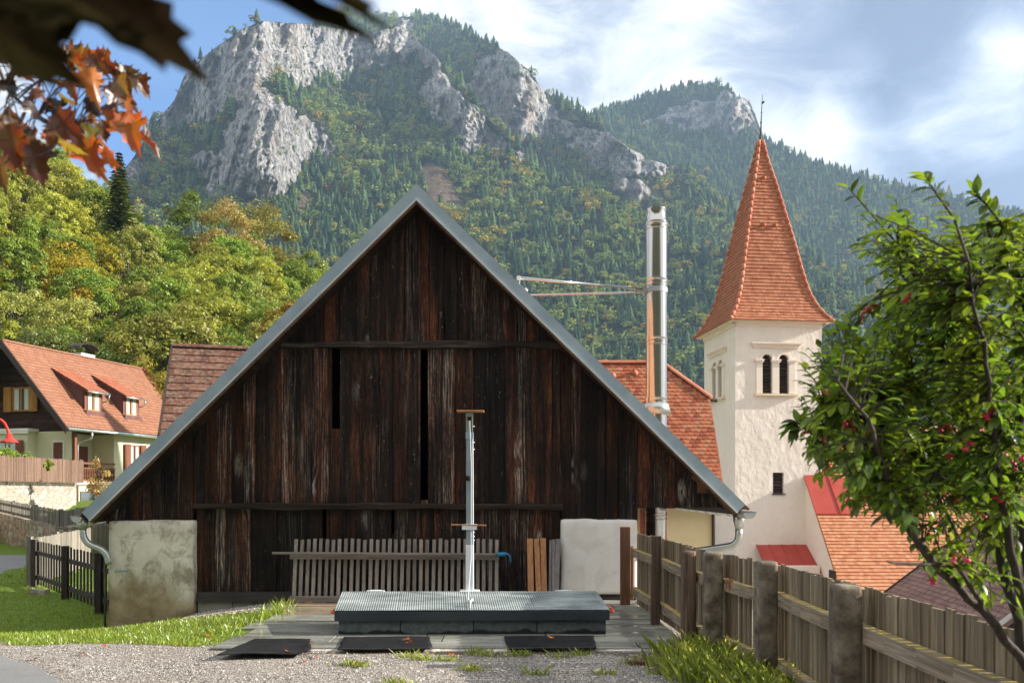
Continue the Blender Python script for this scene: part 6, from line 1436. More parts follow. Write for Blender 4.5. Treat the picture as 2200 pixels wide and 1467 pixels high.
for i, (x, y) in enumerate(spots):
    k = random.choices(['green', 'lime', 'olive', 'gold'], (.36, .40, .20, .04))[0]; px = CX + F * x / y
    if px > 560: k = random.choices(['green', 'lime', 'olive'], (.35, .35, .3))[0]
    j = random.randrange(5); src = protos[j]; o = src if not used[j] else copy_tree(src); used[j] = True
    o.location = (x, y, hillz(x, y) - .4); o.rotation_euler = (0, 0, U(0, 6.28)); s = U(.78, 1.12); o.scale = (s * U(.9, 1.1), s * U(.9, 1.1), s)
    c, lb = KIND[k]; v_ = U(.78, 1.22)
    for ch in o.children:
        if ch.name.startswith('crown'): ch.color = (c[0] * v_ * U(.92, 1.08), c[1] * v_, c[2] * v_, 1)
    o['label'] = lb; o['category'] = 'tree'; o['group'] = {'green': 'mid green hillside trees', 'lime': 'yellow green hillside trees', 'olive': 'olive hillside trees', 'gold': 'golden hillside trees'}[k]
for j in range(5):
    if not used[j]: 
        for ch in list(protos[j].children): bpy.data.objects.remove(ch)
        bpy.data.objects.remove(protos[j])
def one_tree(name, label, px, ytop, Y, rx, rz, color, seed, nq=5200, size=.16, ncl=26, spread=.36, h=None, group=None, cat='tree', z0=None, tr=.2):
    p = W(px, ytop, Y); zb = hillz(p.x, Y) if z0 is None else z0; H_ = (p.z - zb) if h is None else h
    zb = p.z - H_
    zc = H_ - rz; V, Fc, rn, C_ = crown(seed, rx, rz, zc, ncl, nq, size, spread)
    root = thing(name, label, cat, (p.x, Y, zb), group)
    cr = npmesh('crown', V, Fc, MAT['hill_leaf'], root, rnd=rn); cr.color = (*color, 1)
    mb = trunk_mb(max(.6, zc + rz * .5), tr, C_, seed); mb.v = [(a + p.x, b + Y, c_ + zb) for a, b, c_ in mb.v]; mb.build('trunk', MAT['bark'], root); return root
one_tree('hillside_tree', 'straw brown feathery tree on the crest of the wooded hillside', 490, 430, 100, 4.2, 5.0, (.33, .235, .10), 301, 7000, .15, 34)
one_tree('hillside_tree', 'dark green round tree on the crest beside the straw brown one', 425, 418, 104, 4.0, 4.4, (.07, .12, .022), 302, 6000)
one_tree('hillside_tree', 'rusty olive tree on the crest under the limestone pinnacle', 575, 440, 112, 4.4, 4.8, (.17, .14, .035), 303, 6500)
one_tree('hillside_tree', 'slender pale green tree at the lower end of the hillside beside the barn roof', 655, 528, 108, 2.6, 5.4, (.16, .22, .055), 304, 4600, .15, 18)
one_tree('hillside_tree', 'small light green tree peeking over the barn verge', 690, 560, 110, 2.4, 4.4, (.17, .24, .055), 305, 3600, .15, 16)
one_tree('hillside_tree', 'rusty orange bushy tree low on the hillside beside the barn roof', 610, 650, 62, 2.2, 2.2, (.27, .145, .028), 306, 4200, .12, 18, h=5)
one_tree('garden_tree', 'yellow brown thin tree between the village house and the outbuilding', 318, 740, 50, 1.9, 2.9, (.24, .19, .035), 307, 4200, .095, 22, h=6.2)
for i, (px, yt, Y, rx, c) in enumerate(((30, 700, 53, 2.7, (.10, .125, .045)), (120, 715, 54, 2.4, (.12, .15, .045)), (205, 742, 54, 2.0, (.09, .135, .035)), (262, 755, 55, 2.0, (.12, .16, .035)), (420, 700, 57, 2.0, (.14, .18, .03)), (480, 690, 58, 2.2, (.10, .16, .03)))):
    one_tree('garden_shrub', ('grey green bush behind the ridge end of the village house', 'bushy olive shrub behind the middle of the house ridge', 'green shrub just beside the house chimney cowl', 'bright green shrub behind the far end of the house roof', 'yellow green shrub above the ridge of the tiled outbuilding', 'deep green shrub behind the outbuilding ridge near the barn verge')[i], px, yt, Y, rx, 1.9, c, 320 + i, 3800, .10, 20, h=4.2, cat='shrub')
# spruce among the broadleaf trees
def spruce(px, ytop, Y, H_, label, seed):
    p = W(px, ytop, Y); zb = p.z - H_; root = thing('spruce_tree', label, 'tree', (p.x, Y, zb)); r = np.random.default_rng(seed); V, Fc, RN = [], [], []
    for k in range(26):
        z = H_ * (.18 + .80 * k / 26); L = .175 * H_ * (1 - k / 27) ** .9 + .1; nb = 9
        for i in range(nb):
            a = 6.283 * i / nb + k * 1.1 + r.uniform(-.25, .25); Lb = L * r.uniform(.65, 1.15)
            for q in range(9):
                t_ = (q + .5) / 9; c_ = np.array([math.cos(a) * Lb * t_, math.sin(a) * Lb * t_, z - .30 * Lb * t_ + .18 * Lb * t_ * t_]); s_ = .055 * H_ * (.4 + .6 * (1 - k / 27)) * r.uniform(.6, 1.2); dv = np.array([-math.sin(a), math.cos(a), 0]); hv_ = np.array([math.cos(a), math.sin(a), -.25])
                o = len(V); V += [c_ - dv * s_ * .5, c_ + hv_ * s_ * .8 + np.array([0, 0, r.uniform(-.08, .02)]), c_ + dv * s_ * .5, c_ - hv_ * s_ * .3 - np.array([0, 0, s_ * .35])]; Fc.append((o, o + 1, o + 2, o + 3)); RN += [r.uniform(.2, .8)] * 4
    cr = npmesh('crown', np.array(V), np.array(Fc), MAT['hill_leaf'], root, rnd=RN); cr.color = (.035, .062, .028, 1)
    MB().tube([(p.x, Y, zb - .5), (p.x, Y, zb + H_ * .97)], [.2, .02], 7).build('trunk', MAT['bark'], root)
spruce(256, 318, 92, 11.5, 'dark spruce standing above the broadleaf trees on the hillside', 9)
spruce(95, 300, 98, 11, 'dark spruce top half hidden behind the maple leaves', 10)

# ------------------------------------------------------------------ spindle shrub with pink fruit by the fence
MAT['shrub_leaf'] = leafmat('spindle leaves', (.105, .185, .026), .5, .65, 6.0, (.26, .28, .02), .04)
MAT['shrub_bark'] = wood('shrub bark', (.055, .045, .036), (.025, .02, .016), (.12, .10, .09), rnd=.2, gx=40, gz=6)
MAT['berry'] = simple('pink spindle fruit', (.55, .02, .07), (.70, .05, .13), 30, .45, bump=0)
shrub = thing('spindle_shrub', 'leafy green shrub with pink fruit and dark stems in front of the church roof', 'shrub', (1.95, 2.75, 0))
def LEAF(nl=4, curl=.25, fold=.3):    # pointed oval leaf with a folded midrib, unit length along +x
    V, Fc = [], []
    for i in range(nl + 1):
        t_ = i / nl; w_ = .24 * math.sin(math.pi * t_ ** .85) ** .9 if 0 < t_ < 1 else 0.0; zc_ = -curl * t_ * t_
        V += [(t_, -w_, zc_ + fold * w_), (t_, 0, zc_), (t_, w_, zc_ + fold * w_)]
    for i in range(nl):
        a, b = 3 * i, 3 * i + 3; Fc += [(a, b, b + 1, a + 1), (a + 1, b + 1, b + 2, a + 2)]
    return np.array(V), np.array(Fc)
def put_leaves(T, pos, dirs, ups, size):
    tv, tf = T; d_ = dirs / np.linalg.norm(dirs, axis=1)[:, None]; s_ = np.cross(ups, d_); s_ /= (np.linalg.norm(s_, axis=1)[:, None] + 1e-9); u = np.cross(d_, s_); z = np.asarray(size)[:, None, None]
    V = pos[:, None] + z * (tv[None, :, 0:1] * d_[:, None] + tv[None, :, 1:2] * s_[:, None] + tv[None, :, 2:3] * u[:, None])
    return V.reshape(-1, 3), (tf[None] + (np.arange(len(pos)) * len(tv))[:, None, None]).reshape(-1, tf.shape[1]), len(tv)
random.seed(21)
stems = [([(2215, 1440, 2.75), (2110, 1310, 2.72), (2010, 1220, 2.68), (1945, 1120, 2.6), (1900, 1000, 2.5), (1860, 900, 2.42), (1800, 820, 2.35)], .016),
         ([(2210, 1430, 2.8), (2160, 1230, 2.85), (2110, 1090, 2.9), (2070, 960, 2.95), (2050, 800, 3.0), (1985, 640, 3.0), (1925, 500, 2.95)], .018),
         ([(2225, 1400, 2.6), (2180, 1220, 2.6), (2150, 1060, 2.55), (2130, 900, 2.5), (2110, 740, 2.45), (2080, 560, 2.4)], .016),
         ([(2240, 1380, 2.7), (2200, 1180, 2.75), (2180, 1000, 2.8), (2210, 800, 2.8), (2190, 600, 2.8), (2150, 480, 2.75)], .016),
         ([(2110, 1310, 2.72), (2060, 1215, 2.5), (1930, 1210, 2.4), (1905, 1205, 2.3)], .009),
         ([(2010, 1220, 2.68), (1960, 1150, 2.85), (1925, 1090, 3.0), (1800, 980, 3.05), (1740, 930, 3.05)], .011),
         ([(2050, 800, 3.0), (1960, 830, 2.9), (1860, 850, 2.8), (1770, 880, 2.75)], .009), ([(2110, 1090, 2.9), (2000, 1010, 3.1), (1900, 930, 3.2), (1800, 860, 3.25)], .010)]
mb = MB(); nodes = []
for st, r0 in stems:
    P_ = [W(*q) for q in st]; fine = []
    for a, b in zip(P_[:-1], P_[1:]):
        for t_ in (0, .25, .5, .75): fine.append(a.lerp(b, t_) + Vector((U(-.008, .008), U(-.008, .008), 0)))
    fine.append(P_[-1]); n = len(fine)
    mb.tube(fine, [r0 * (1 - .78 * i / (n - 1)) for i in range(n)], 8, True, R01())
    nodes += [(p, i / n) for i, p in enumerate(fine) if i > n * .25]
OUT = [(1705, 830), (1712, 905), (1735, 1000), (1790, 1080), (1870, 1120), (1935, 1160), (1985, 1235), (2080, 1290), (2140, 1330), (2240, 1320), (2260, 470), (2170, 455), (2060, 480), (1985, 450), (1905, 465), (1850, 440), (1835, 520), (1860, 640), (1800, 690), (1735, 740)]
lp, ld, lu, ls, bp = [], [], [], [], []
tries = 0; made = 0
while made < 1750 and tries < 40000:
    tries += 1
    px, py = U(1700, 2290), U(400, 1330)
    if not inpoly(np.array([px]), np.array([py]), OUT)[0]: continue
    dens = .72 + .28 * sstep(1720, 2020, px) * sstep(1250, 1050, py)
    if px > 1830 and py > 1100: dens *= .35
    if py < 640 and px < 2060: dens *= .42
    if py < 520: dens *= .6
    if R01() > dens: continue
    tgt = W(px, py, U(2.45, 3.9)); cand = sorted(nodes, key=lambda q: (q[0] - tgt).length)[random.randrange(3)][0]
    v_ = tgt - cand
    if v_.length > .75: cand = tgt - v_.normalized() * .55
    b = tgt - (tgt - cand).normalized() * min(.42, (tgt - cand).length); mid = b.lerp(tgt, .5) + Vector((U(-.02, .02), U(-.02, .02), U(0, .035)))
    made += 1
    if v_.length <= .75 and (cand - b).length > .02: mb.tube([cand, cand.lerp(b, .5) + Vector((0, 0, -.015)), b], [.005, .004, .003], 5, False, R01())
    mb.tube([b, mid, tgt], [.0032, .0025, .0012], 5, False, R01())
    nl = random.randint(7, 12); ax = (tgt - b).normalized(); sd_ = ax.cross(Vector((0, 0, 1))).normalized()
    for i in range(nl):
        t_ = (i + .6) / nl; p = b.lerp(mid, t_ * 2) if t_ < .5 else mid.lerp(tgt, t_ * 2 - 1); s_ = 1 if i % 2 else -1
        d_ = ax * U(.45, .9) + sd_ * s_ * U(.4, .9) + Vector((U(-.3, .3), U(-.3, .3), U(-.55, .25)))
        if i == nl - 1: d_ = ax + Vector((0, 0, -.2))
        lp.append(p); ld.append(d_); lu.append(Vector((U(-.45, .45), U(-.45, .45), 1))); ls.append(U(.028, .055))
    if R01() < .045: bp.append(b.lerp(tgt, U(.4, .9)))
for tip in ([(1985, 640, 2.98), (1960, 560, 2.95), (1880, 470, 2.92), (1815, 395, 2.9)], [(2080, 560, 2.4), (2050, 470, 2.42), (2000, 400, 2.45), (1985, 380, 2.46)], [(1985, 640, 2.98), (1935, 590, 2.9), (1930, 500, 2.9), (1925, 425, 2.9)], [(2150, 480, 2.75), (2120, 440, 2.7), (2090, 415, 2.7)], [(1740, 930, 3.0), (1712, 905, 3.0), (1695, 930, 3.0)]):
    P_ = [W(*q) for q in tip]; mb.tube(P_, [.0045, .0035, .0025, .0015][:len(P_)], 6, False, R01())
    for j in range(22):
        q = .12 + .88 * j / 22 * (len(P_) - 1) / (len(P_) - 1); f_ = q * (len(P_) - 1); i0 = min(int(f_), len(P_) - 2); p = P_[i0].lerp(P_[i0 + 1], f_ - i0); ax = (P_[i0 + 1] - P_[i0]).normalized(); sd_ = ax.cross(Vector((0, 1, 0))).normalized()
        lp.append(p); ld.append(ax * U(.3, .9) + sd_ * (1 if j % 2 else -1) * U(.3, .8) + Vector((0, U(-.5, .5), U(-.3, .2)))); lu.append(Vector((U(-.5, .5), U(-.7, .3), 1))); ls.append(U(.038, .068))
mb.build('branches', MAT['shrub_bark'], shrub, True)
V, Fc, nv_ = put_leaves(LEAF(), np.array([tuple(p) for p in lp]), np.array([tuple(p) for p in ld]), np.array([tuple(p) for p in lu]), np.array(ls))
npmesh('foliage', V, Fc, MAT['shrub_leaf'], shrub, rnd=np.repeat(np.random.default_rng(1).random(len(lp)), nv_), smooth=True, loc=shrub.location)
mb = MB()
for c_ in bp:
    for _ in range(random.randint(2, 5)):
        p = c_ + Vector((U(-.022, .022), U(-.022, .022), U(-.045, -.012))); mb.tube([c_, p], .0012, 4, False); r = U(.006, .009)
        for a in range(4):
            q = p + Vector((math.cos(a * 1.571) * r * .5, math.sin(a * 1.571) * r * .5, 0)); mb.lathe(tuple(q), [(.0, -r * .8), (r * .6, -r * .45), (r * .72, 0), (r * .5, r * .5), (0, r * .7)], 7, R01())
mb.build('fruit_sprays', MAT['berry'], shrub, True)

# ------------------------------------------------------------------ maple leaves hanging close to the eye
MAT['maple_rust'] = leafmat('autumn maple leaf', (.36, .075, .014), .5, .75, 22.0, (.14, .10, .015), .05)
nt = MAT['maple_rust'].node_tree
for nd in nt.nodes:
    if nd.type == 'RGB':
        gg = G(nt); cc = gg.ramp(gg.math('FRACT', gg.math('MULTIPLY', gg.attr('rnd'), 9.7)), [(0.0, (.022, .008, .005)), (.40, (.10, .017, .007)), (.68, (.25, .042, .009)), (.90, (.30, .10, .013)), (1.0, (.11, .11, .02))])
        for lk_ in list(nd.outputs[0].links): nt.links.new(cc, lk_.to_socket)
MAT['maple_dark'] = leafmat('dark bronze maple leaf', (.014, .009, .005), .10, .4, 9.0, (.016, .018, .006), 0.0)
def MAPLE(seed=0, curl=.5):
    r = np.random.default_rng(seed)
    half = [(0, 0), (.06, .22), (.02, .40), (.14, .34), (.22, .52), (.20, .78), (.32, .64), (.42, .70), (.40, .86), (.52, .76), (.50, .48), (.58, .34), (.72, .42), (.78, .26), (.92, .22), (.88, .12), (1.12, 0)]
    half = [(x * .95, y * .72) for x, y in half]; c_ = (.34, 0)
    pts = [(x, -y) for x, y in half] + [(x, y) for x, y in half[-2:0:-1]]; n = len(pts)
    V = [(c_[0], 0, 0)] + [((x + c_[0] * 1.4) / 2.4, y * .5, 0) for x, y in pts] + [(x, y, 0) for x, y in pts]; V = np.array(V, float)
    x, y = V[:, 0], V[:, 1]; V[:, 2] = -curl * (x * .6) ** 2 + .55 * curl * np.abs(y) + .35 * curl * np.maximum(0, np.hypot(x - .35, y) - .3) * np.sin(5 * np.arctan2(y, x - .3) + seed); V[:, 1] *= 1 - .25 * curl
    T = [(0, 1 + i, 1 + (i + 1) % n) for i in range(n)]
    for i in range(n): a, b = 1 + i, 1 + (i + 1) % n; T += [(a, a + n, b + n), (a, b + n, b)]
    return V, np.array(T)
random.seed(33)
maple = thing('maple_branch', 'drooping cluster of rust orange and olive maple leaves hanging under dark leaves', 'branch', tuple(W(120, 250, 2.0)))
POLY = [(-60, 95), (80, 110), (180, 90), (240, 140), (300, 180), (335, 300), (290, 300), (240, 240), (225, 380), (130, 350), (60, 320), (-60, 360)]
lp, ld, lu, ls, tw = [], [], [], [], MB()
main = [W(-140, 40, 1.8), W(-20, 110, 1.9), W(90, 170, 2.0), W(190, 190, 2.05), W(270, 180, 2.1)]; tw.tube(main, [.007, .006, .005, .003, .002], 7)
branch2 = [W(-20, 110, 1.9), W(20, 200, 1.9), W(80, 250, 1.95), W(150, 280, 2.0)]; tw.tube(branch2, [.005, .004, .003, .002], 7)
sp_ = [(265, 255, 1.45, .098, (.35, 0, -1)), (165, 320, 1.42, .100, (.75, 0, -.9)), (60, 320, 1.35, .10, (.35, 0, -1)), (270, 155, 1.6, .075, (.1, 0, -1)), (292, 175, 1.65, .06, (.5, .2, -.8)), (225, 205, 1.55, .09, (.9, 0, -.4)), (20, 280, 1.3, .10, (.1, .1, -1)), (145, 130, 1.55, .085, (.7, 0, -.6)), (-10, 345, 1.3, .08, (.2, 0, -1)), (120, 255, 1.4, .09, (.6, 0, -.8))]
for px, py, Y, s_, d_ in sp_: lp.append(W(px, py - 15, Y * 1.32)); ld.append(Vector(d_)); lu.append(Vector((U(-.6, .6), -1, U(-.2, .6)))); ls.append(s_ * .98)
while len(lp) < 78:
    px, py = U(-80, 300), U(90, 330)
    if not inpoly(np.array([px]), np.array([py]), POLY)[0]: continue
    lp.append(W(px, py, U(1.75, 2.4))); ld.append(Vector((U(-.4, 1), U(-.5, .5), U(-1, -.1)))); lu.append(Vector((U(-1, 1), U(-1, .6), U(-.2, 1)))); ls.append(U(.048, .078))
for p in lp: q = min(main + branch2, key=lambda m_: (m_ - p).length); tw.tube([q, q.lerp(p, .5) + Vector((0, 0, .012)), p], [.0016, .0013, .0011], 5, False)
tw.build('twig', MAT['shrub_bark'], maple, True)
def many_maple(lp, ld, lu, ls, curl):
    Vs_, Fs_, o_ = [], [], 0; RNs = []
    for i in range(len(lp)):
        T = MAPLE(i, curl * U(.5, 1.5)); V, Fc, nv_ = put_leaves(T, np.array([tuple(lp[i])]), np.array([tuple(ld[i])]), np.array([tuple(lu[i])]), [ls[i]]); Vs_.append(V); Fs_.append(Fc + o_); o_ += nv_; RNs += [R01()] * nv_
    return np.concatenate(Vs_), np.concatenate(Fs_), RNs
V, Fc, RNs = many_maple(lp, ld, lu, ls, .8); npmesh('foliage', V, Fc, MAT['maple_rust'], maple, rnd=RNs, smooth=True, loc=maple.location)
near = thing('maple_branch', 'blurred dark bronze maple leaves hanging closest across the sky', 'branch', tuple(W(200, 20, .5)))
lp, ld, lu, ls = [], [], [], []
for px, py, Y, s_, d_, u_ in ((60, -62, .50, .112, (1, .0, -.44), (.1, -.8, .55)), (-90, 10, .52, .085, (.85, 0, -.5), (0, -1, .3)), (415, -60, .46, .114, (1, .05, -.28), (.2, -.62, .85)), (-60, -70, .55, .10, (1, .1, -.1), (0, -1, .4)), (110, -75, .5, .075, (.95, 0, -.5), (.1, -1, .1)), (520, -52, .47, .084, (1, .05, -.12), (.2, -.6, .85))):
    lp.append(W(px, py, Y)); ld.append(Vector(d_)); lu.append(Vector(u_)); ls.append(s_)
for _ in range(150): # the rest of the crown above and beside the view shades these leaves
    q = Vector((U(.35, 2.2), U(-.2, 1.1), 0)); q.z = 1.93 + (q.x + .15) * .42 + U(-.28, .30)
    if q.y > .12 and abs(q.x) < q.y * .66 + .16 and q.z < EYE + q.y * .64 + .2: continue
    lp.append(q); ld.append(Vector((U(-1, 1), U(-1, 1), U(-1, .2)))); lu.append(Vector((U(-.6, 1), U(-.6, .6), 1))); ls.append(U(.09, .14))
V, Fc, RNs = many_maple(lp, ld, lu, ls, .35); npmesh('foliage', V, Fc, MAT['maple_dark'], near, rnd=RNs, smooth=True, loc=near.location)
mb = MB(); mb.tube([Vector((2.4, .6, 3.3)), Vector((1.2, .5, 2.75)), Vector((.3, .45, 2.35)), W(-60, -120, .5)], [.02, .014, .009, .003], 7)
for i in range(6): mb.tube([Vector((.1 - .12 * i * .5, .48, 2.27)), lp[i].lerp(Vector((0, .48, 2.2)), .4), lp[i]], [.003, .002, .0015], 5)
mb.build('twig', MAT['shrub_bark'], near, True)

# ------------------------------------------------------------------ turf, weeds, pebbles, fallen leaves
def blades(n, xyf, hmin, hmax, wd, seed, lean=.5):
    r = np.random.default_rng(seed); P = xyf(r, n); n = len(P); h = r.uniform(hmin, hmax, n) * r.uniform(.6, 1.2, n); a = r.random(n) * 6.283; b = r.random(n) * 6.283; ln = r.uniform(.1, lean, n) * h
    ux, uy = np.cos(a) * wd * .5, np.sin(a) * wd * .5; z = groundz(P[:, 0], P[:, 1]) - .008
    V = np.stack([np.stack([P[:, 0] - ux, P[:, 1] - uy, z], -1), np.stack([P[:, 0] + ux, P[:, 1] + uy, z], -1), np.stack([P[:, 0] + ux * .7 + np.cos(b) * ln * .4, P[:, 1] + uy * .7 + np.sin(b) * ln * .4, z + h * .6], -1), np.stack([P[:, 0] + np.cos(b) * ln, P[:, 1] + np.sin(b) * ln, z + h], -1)], 1)
    return V.reshape(-1, 3), np.arange(n * 4).reshape(-1, 4), np.repeat(r.random(n), 4)
MAT['grass'] = leafmat('meadow grass', (.24, .325, .042), .4, .5, 2.2, (.24, .21, .04))
MAT['weed'] = leafmat('roadside weeds', (.25, .32, .05), .5, .6, 5.0, (.42, .36, .14))  # colour and translucency raised in place of sun the fence blocks
def lawn_xy(r, n):
    x = r.uniform(-11.5, -2.5, n); y = 8.4 + 9.5 * r.random(n) ** 1.5
    le = np.interp(x, [-12, -5.3, -4.2, -3.2, -2.9, -2.6], [8.45, 8.6, 8.55, 8.5, 8.9, 9.6]) + .3 * (fbm(x * 2.1, y * 2.1, 3, 5) - .5)
    rd = np.interp(y, redge[:, 1], redge[:, 0])
    ok = (y > le + .05) & (x > rd + .06 + .1 * fbm(x * 3, y * 3, 2)) & ~((x > -5.72) & (y > 11.2 + .25 * fbm(x * 4, y, 2)) & (x < -2.6)) & ~((x > -5.75) & (y > 11.78)) & ~((x > -3.05))
    ok &= (r.random(n) < .35 + fbm(x * 1.5, y * 1.5, 3, 9))
    return np.stack([x, y], -1)[ok]
V, Fc, rn = blades(150000, lawn_xy, .018, .055, .009, 5, .8); o = npmesh('grass', V, Fc, MAT['grass'], rnd=rn); tag(o, 'short bright green grass of the lawn beside the barn', 'grass', kind='stuff')
def tall_xy(r, n):
    c_ = np.array([(-3.05, 11.1), (-2.95, 10.6), (-3.1, 10.0), (-3.2, 9.4), (-3.15, 11.4)]); k = r.integers(0, 5, n); return c_[k] + r.normal(size=(n, 2)) * np.array([.10, .22])
V, Fc, rn = blades(520, tall_xy, .04, .17, .008, 6, .7); o = npmesh('grass', V, Fc, MAT['grass'], rnd=rn); tag(o, 'taller grass tufts along the edge of the paving', 'grass', kind='stuff')
def far_xy(r, n):
    x = r.uniform(-19, -10.4, n); y = r.uniform(18, 30, n); rd = np.interp(y, redge[:, 1], redge[:, 0]); ld_ = np.interp(y, ledge[:, 1], ledge[:, 0]); wd2 = (x + 13.5) * .742 + (y - 25) * .67; ok = ((x < ld_ - .1) & (wd2 < -.15)) | ((x > rd + .1) & (x < -9.9) & (y < 24)) | (wd2 > .75); return np.stack([x, y], -1)[ok]
V, Fc, rn = blades(16000, far_xy, .04, .14, .02, 8, .8); o = npmesh('grass', V, Fc, MAT['grass'], rnd=rn); tag(o, 'verge grass across the lane under the fieldstone wall', 'grass', kind='stuff')
def weed_xy(r, n):
    c_ = np.array([(1.68, 7.55), (1.75, 7.1), (1.65, 6.85), (1.83, 6.5), (1.95, 6.15), (1.55, 7.2), (1.75, 7.45), (1.9, 5.8), (2.0, 6.4)]); k = r.integers(0, 9, n); return c_[k] + r.normal(size=(n, 2)) * np.array([.13, .20])
V, Fc, rn = blades(5200, weed_xy, .05, .30, .006, 9, 1.0)
r = np.random.default_rng(12); n = 2600; P2 = weed_xy(r, n); pos = np.stack([P2[:, 0], P2[:, 1], groundz(P2[:, 0], P2[:, 1]) + r.uniform(.02, .22, n)], -1); dr = np.stack([r.normal(size=n), r.normal(size=n), r.uniform(-.3, .6, n)], -1); V2, F2, nv_ = put_leaves(LEAF(3, .3, .2), pos, dr, np.stack([r.normal(size=n) * .4, r.normal(size=n) * .4, np.ones(n)], -1), r.uniform(.018, .050, n))
V = np.concatenate([V, V2]); Fc = np.concatenate([Fc, F2 + len(V) - len(V2)]); rn = np.concatenate([rn, np.repeat(r.random(n), nv_)])
o = npmesh('weeds', V, Fc, MAT['weed'], rnd=rn); tag(o, 'tall grass and weeds brightened in colour as if sunlit at the foot of the concrete posts', 'weeds', kind='stuff')
def tuft_xy(r, n):
    c_ = np.array([gp(*q)[0:2] for q in ((1025, 1395), (1040, 1402), (905, 1410), (750, 1420), (1200, 1405), (1240, 1400), (960, 1412), (770, 1424), (1390, 1412), (1360, 1420), (1420, 1440), (1300, 1440), (880, 1405), (1110, 1402), (1010, 1432), (850, 1462), (1150, 1440))]); k = r.integers(0, len(c_), n); return c_[k] + r.normal(size=(n, 2)) * np.array([.07, .035])
V, Fc, rn = blades(1500, tuft_xy, .02, .085, .010, 14, 1.1); o = npmesh('weeds', V, Fc, MAT['weed'], rnd=rn); tag(o, 'small green weeds sprouting from the gravel before the paving', 'weeds', kind='stuff')
# loose pebbles over the gravel and in the drip strip
r = np.random.default_rng(15); n = 34000; x = r.uniform(-5.4, 2.3, n); y = r.uniform(6.4, 8.75, n); le = np.interp(x, [-12, -5.3, -4.2, -3.2, -2.9, -2.6], [8.45, 8.6, 8.55, 8.5, 8.9, 9.6]); ok = (y < le) & (x > np.interp(y, redge[:, 1], redge[:, 0]) - .1 + .25 * r.random(n)) & ~((x > -3.0) & (y > 8.29)) & (r.random(n) < .25 + 1.2 * fbm(x * 2, y * 2, 3, 4))
x, y = x[ok], y[ok]; xs2 = r.uniform(-4.45, -2.95, 5200); ys2 = 11.55 + r.normal(size=5200) * .17; x = np.concatenate([x, xs2]); y = np.concatenate([y, ys2]); n = len(x)
s = r.uniform(.003, .0085, n) * (1 + .9 * (r.random(n) < .06)); s[-5200:] = r.uniform(.012, .024, 5200); oc = np.array([(1, 0, 0), (0, 1, 0), (-1, 0, 0), (0, -1, 0), (0, 0, .75), (0, 0, -.6)]); of = np.array([(0, 1, 4), (1, 2, 4), (2, 3, 4), (3, 0, 4)])
jit = r.uniform(.65, 1.35, (n, 6, 1)); a = r.random(n) * 6.283; ox = oc[None] * jit * s[:, None, None]; X = ox[..., 0] * np.cos(a)[:, None] - ox[..., 1] * np.sin(a)[:, None] + x[:, None]; Yv = ox[..., 0] * np.sin(a)[:, None] + ox[..., 1] * np.cos(a)[:, None] + y[:, None]; Zv = ox[..., 2] + groundz(x, y)[:, None] + .3 * s[:, None]
m, g = M('loose pebbles'); rr_ = g.attr('rnd'); g.put(g.color, g.ramp(rr_, [(0, (.09, .075, .065)), (.4, (.30, .265, .235)), (.75, (.46, .42, .38)), (1, (.72, .67, .62))])); g.rough.default_value = .9; MAT['pebble'] = m
o = npmesh('gravel', np.stack([X, Yv, Zv], -1).reshape(-1, 3), (of[None] + (np.arange(n) * 6)[:, None, None]).reshape(-1, 3), MAT['pebble'], rnd=np.repeat(r.random(n), 6)); tag(o, 'loose grey gravel spread over the yard', 'gravel', kind='stuff')
MAT['fallen'] = leafmat('fallen leaf', None, .2, .3, 20, (.3, .12, .03))
cols = [((.55, .17, .03), 'orange'), ((.42, .10, .03), 'rust red'), ((.5, .33, .05), 'yellow'), ((.25, .10, .05), 'brown')]
random.seed(8); T = MAPLE(3, .4); leaf0 = None
for i, (px, py, z, k, where) in enumerate(((878, 1380, .06, 0, 'on the mat by the mast'), (884, 1377, .06, 1, 'on the mat by the mast'), (872, 1374, .06, 1, 'on the mat by the mast'), (1184, 1369, .06, 0, 'on the mat by the hatch corner'), (679, 1410, .02, 0, 'on the gravel beside the slanted mat'), (716, 1404, .02, 2, 'on the gravel edge of the paving'), (655, 1420, .02, 1, 'on the gravel before the slanted mat'), (770, 1422, .02, 1, 'on the gravel before the paving'), (972, 1406, .02, 1, 'on the gravel before the paving'), (176, 1403, .02, 3, 'on the gravel near the lane'), (75, 1413, .02, 3, 'on the gravel near the lane'), (130, 1440, .02, 3, 'on the gravel near the lane'), (225, 1380, .05, 1, 'on the lawn edge'), (180, 1325, -.15, 1, 'on the shaded lawn'), (80, 1300, -.2, 3, 'on the shaded lawn'), (450, 1358, .05, 0, 'on the sunny lawn strip'), (668, 1382, .06, 3, 'on the slanted mat'), (620, 1400, .06, 3, 'on the slanted mat'))):
    Y = (EYE - z) * F / (py - HY); x = (px - CX) / F * Y
    if leaf0 is None:
        V, Fc = T; V = V - np.array([.5, 0, 0]); leaf0 = npmesh('fallen_leaf', V, Fc, MAT['fallen'], rnd=np.full(len(V), .5), smooth=True); o = leaf0
    else: o = leaf0.copy(); COL.objects.link(o)
    zz_ = max(gz(x, Y) + .012, z - .004 if z > .03 and x > -3 else -9); s = U(.06, .10); o.location = (x, Y, zz_ + .012); o.rotation_euler = (U(-.3, .3), U(-.3, .3), U(0, 6.28)); o.scale = (s, s, s); o.color = (*cols[k][0], 1)
    tag(o, f'{cols[k][1]} fallen maple leaf {where}', 'leaf', f'{cols[k][1]} leaves {where}')
MAT['stone'] = simple('broken stone', (.24, .20, .16), (.40, .36, .31), 9, .9, bump=.5, bscale=40)
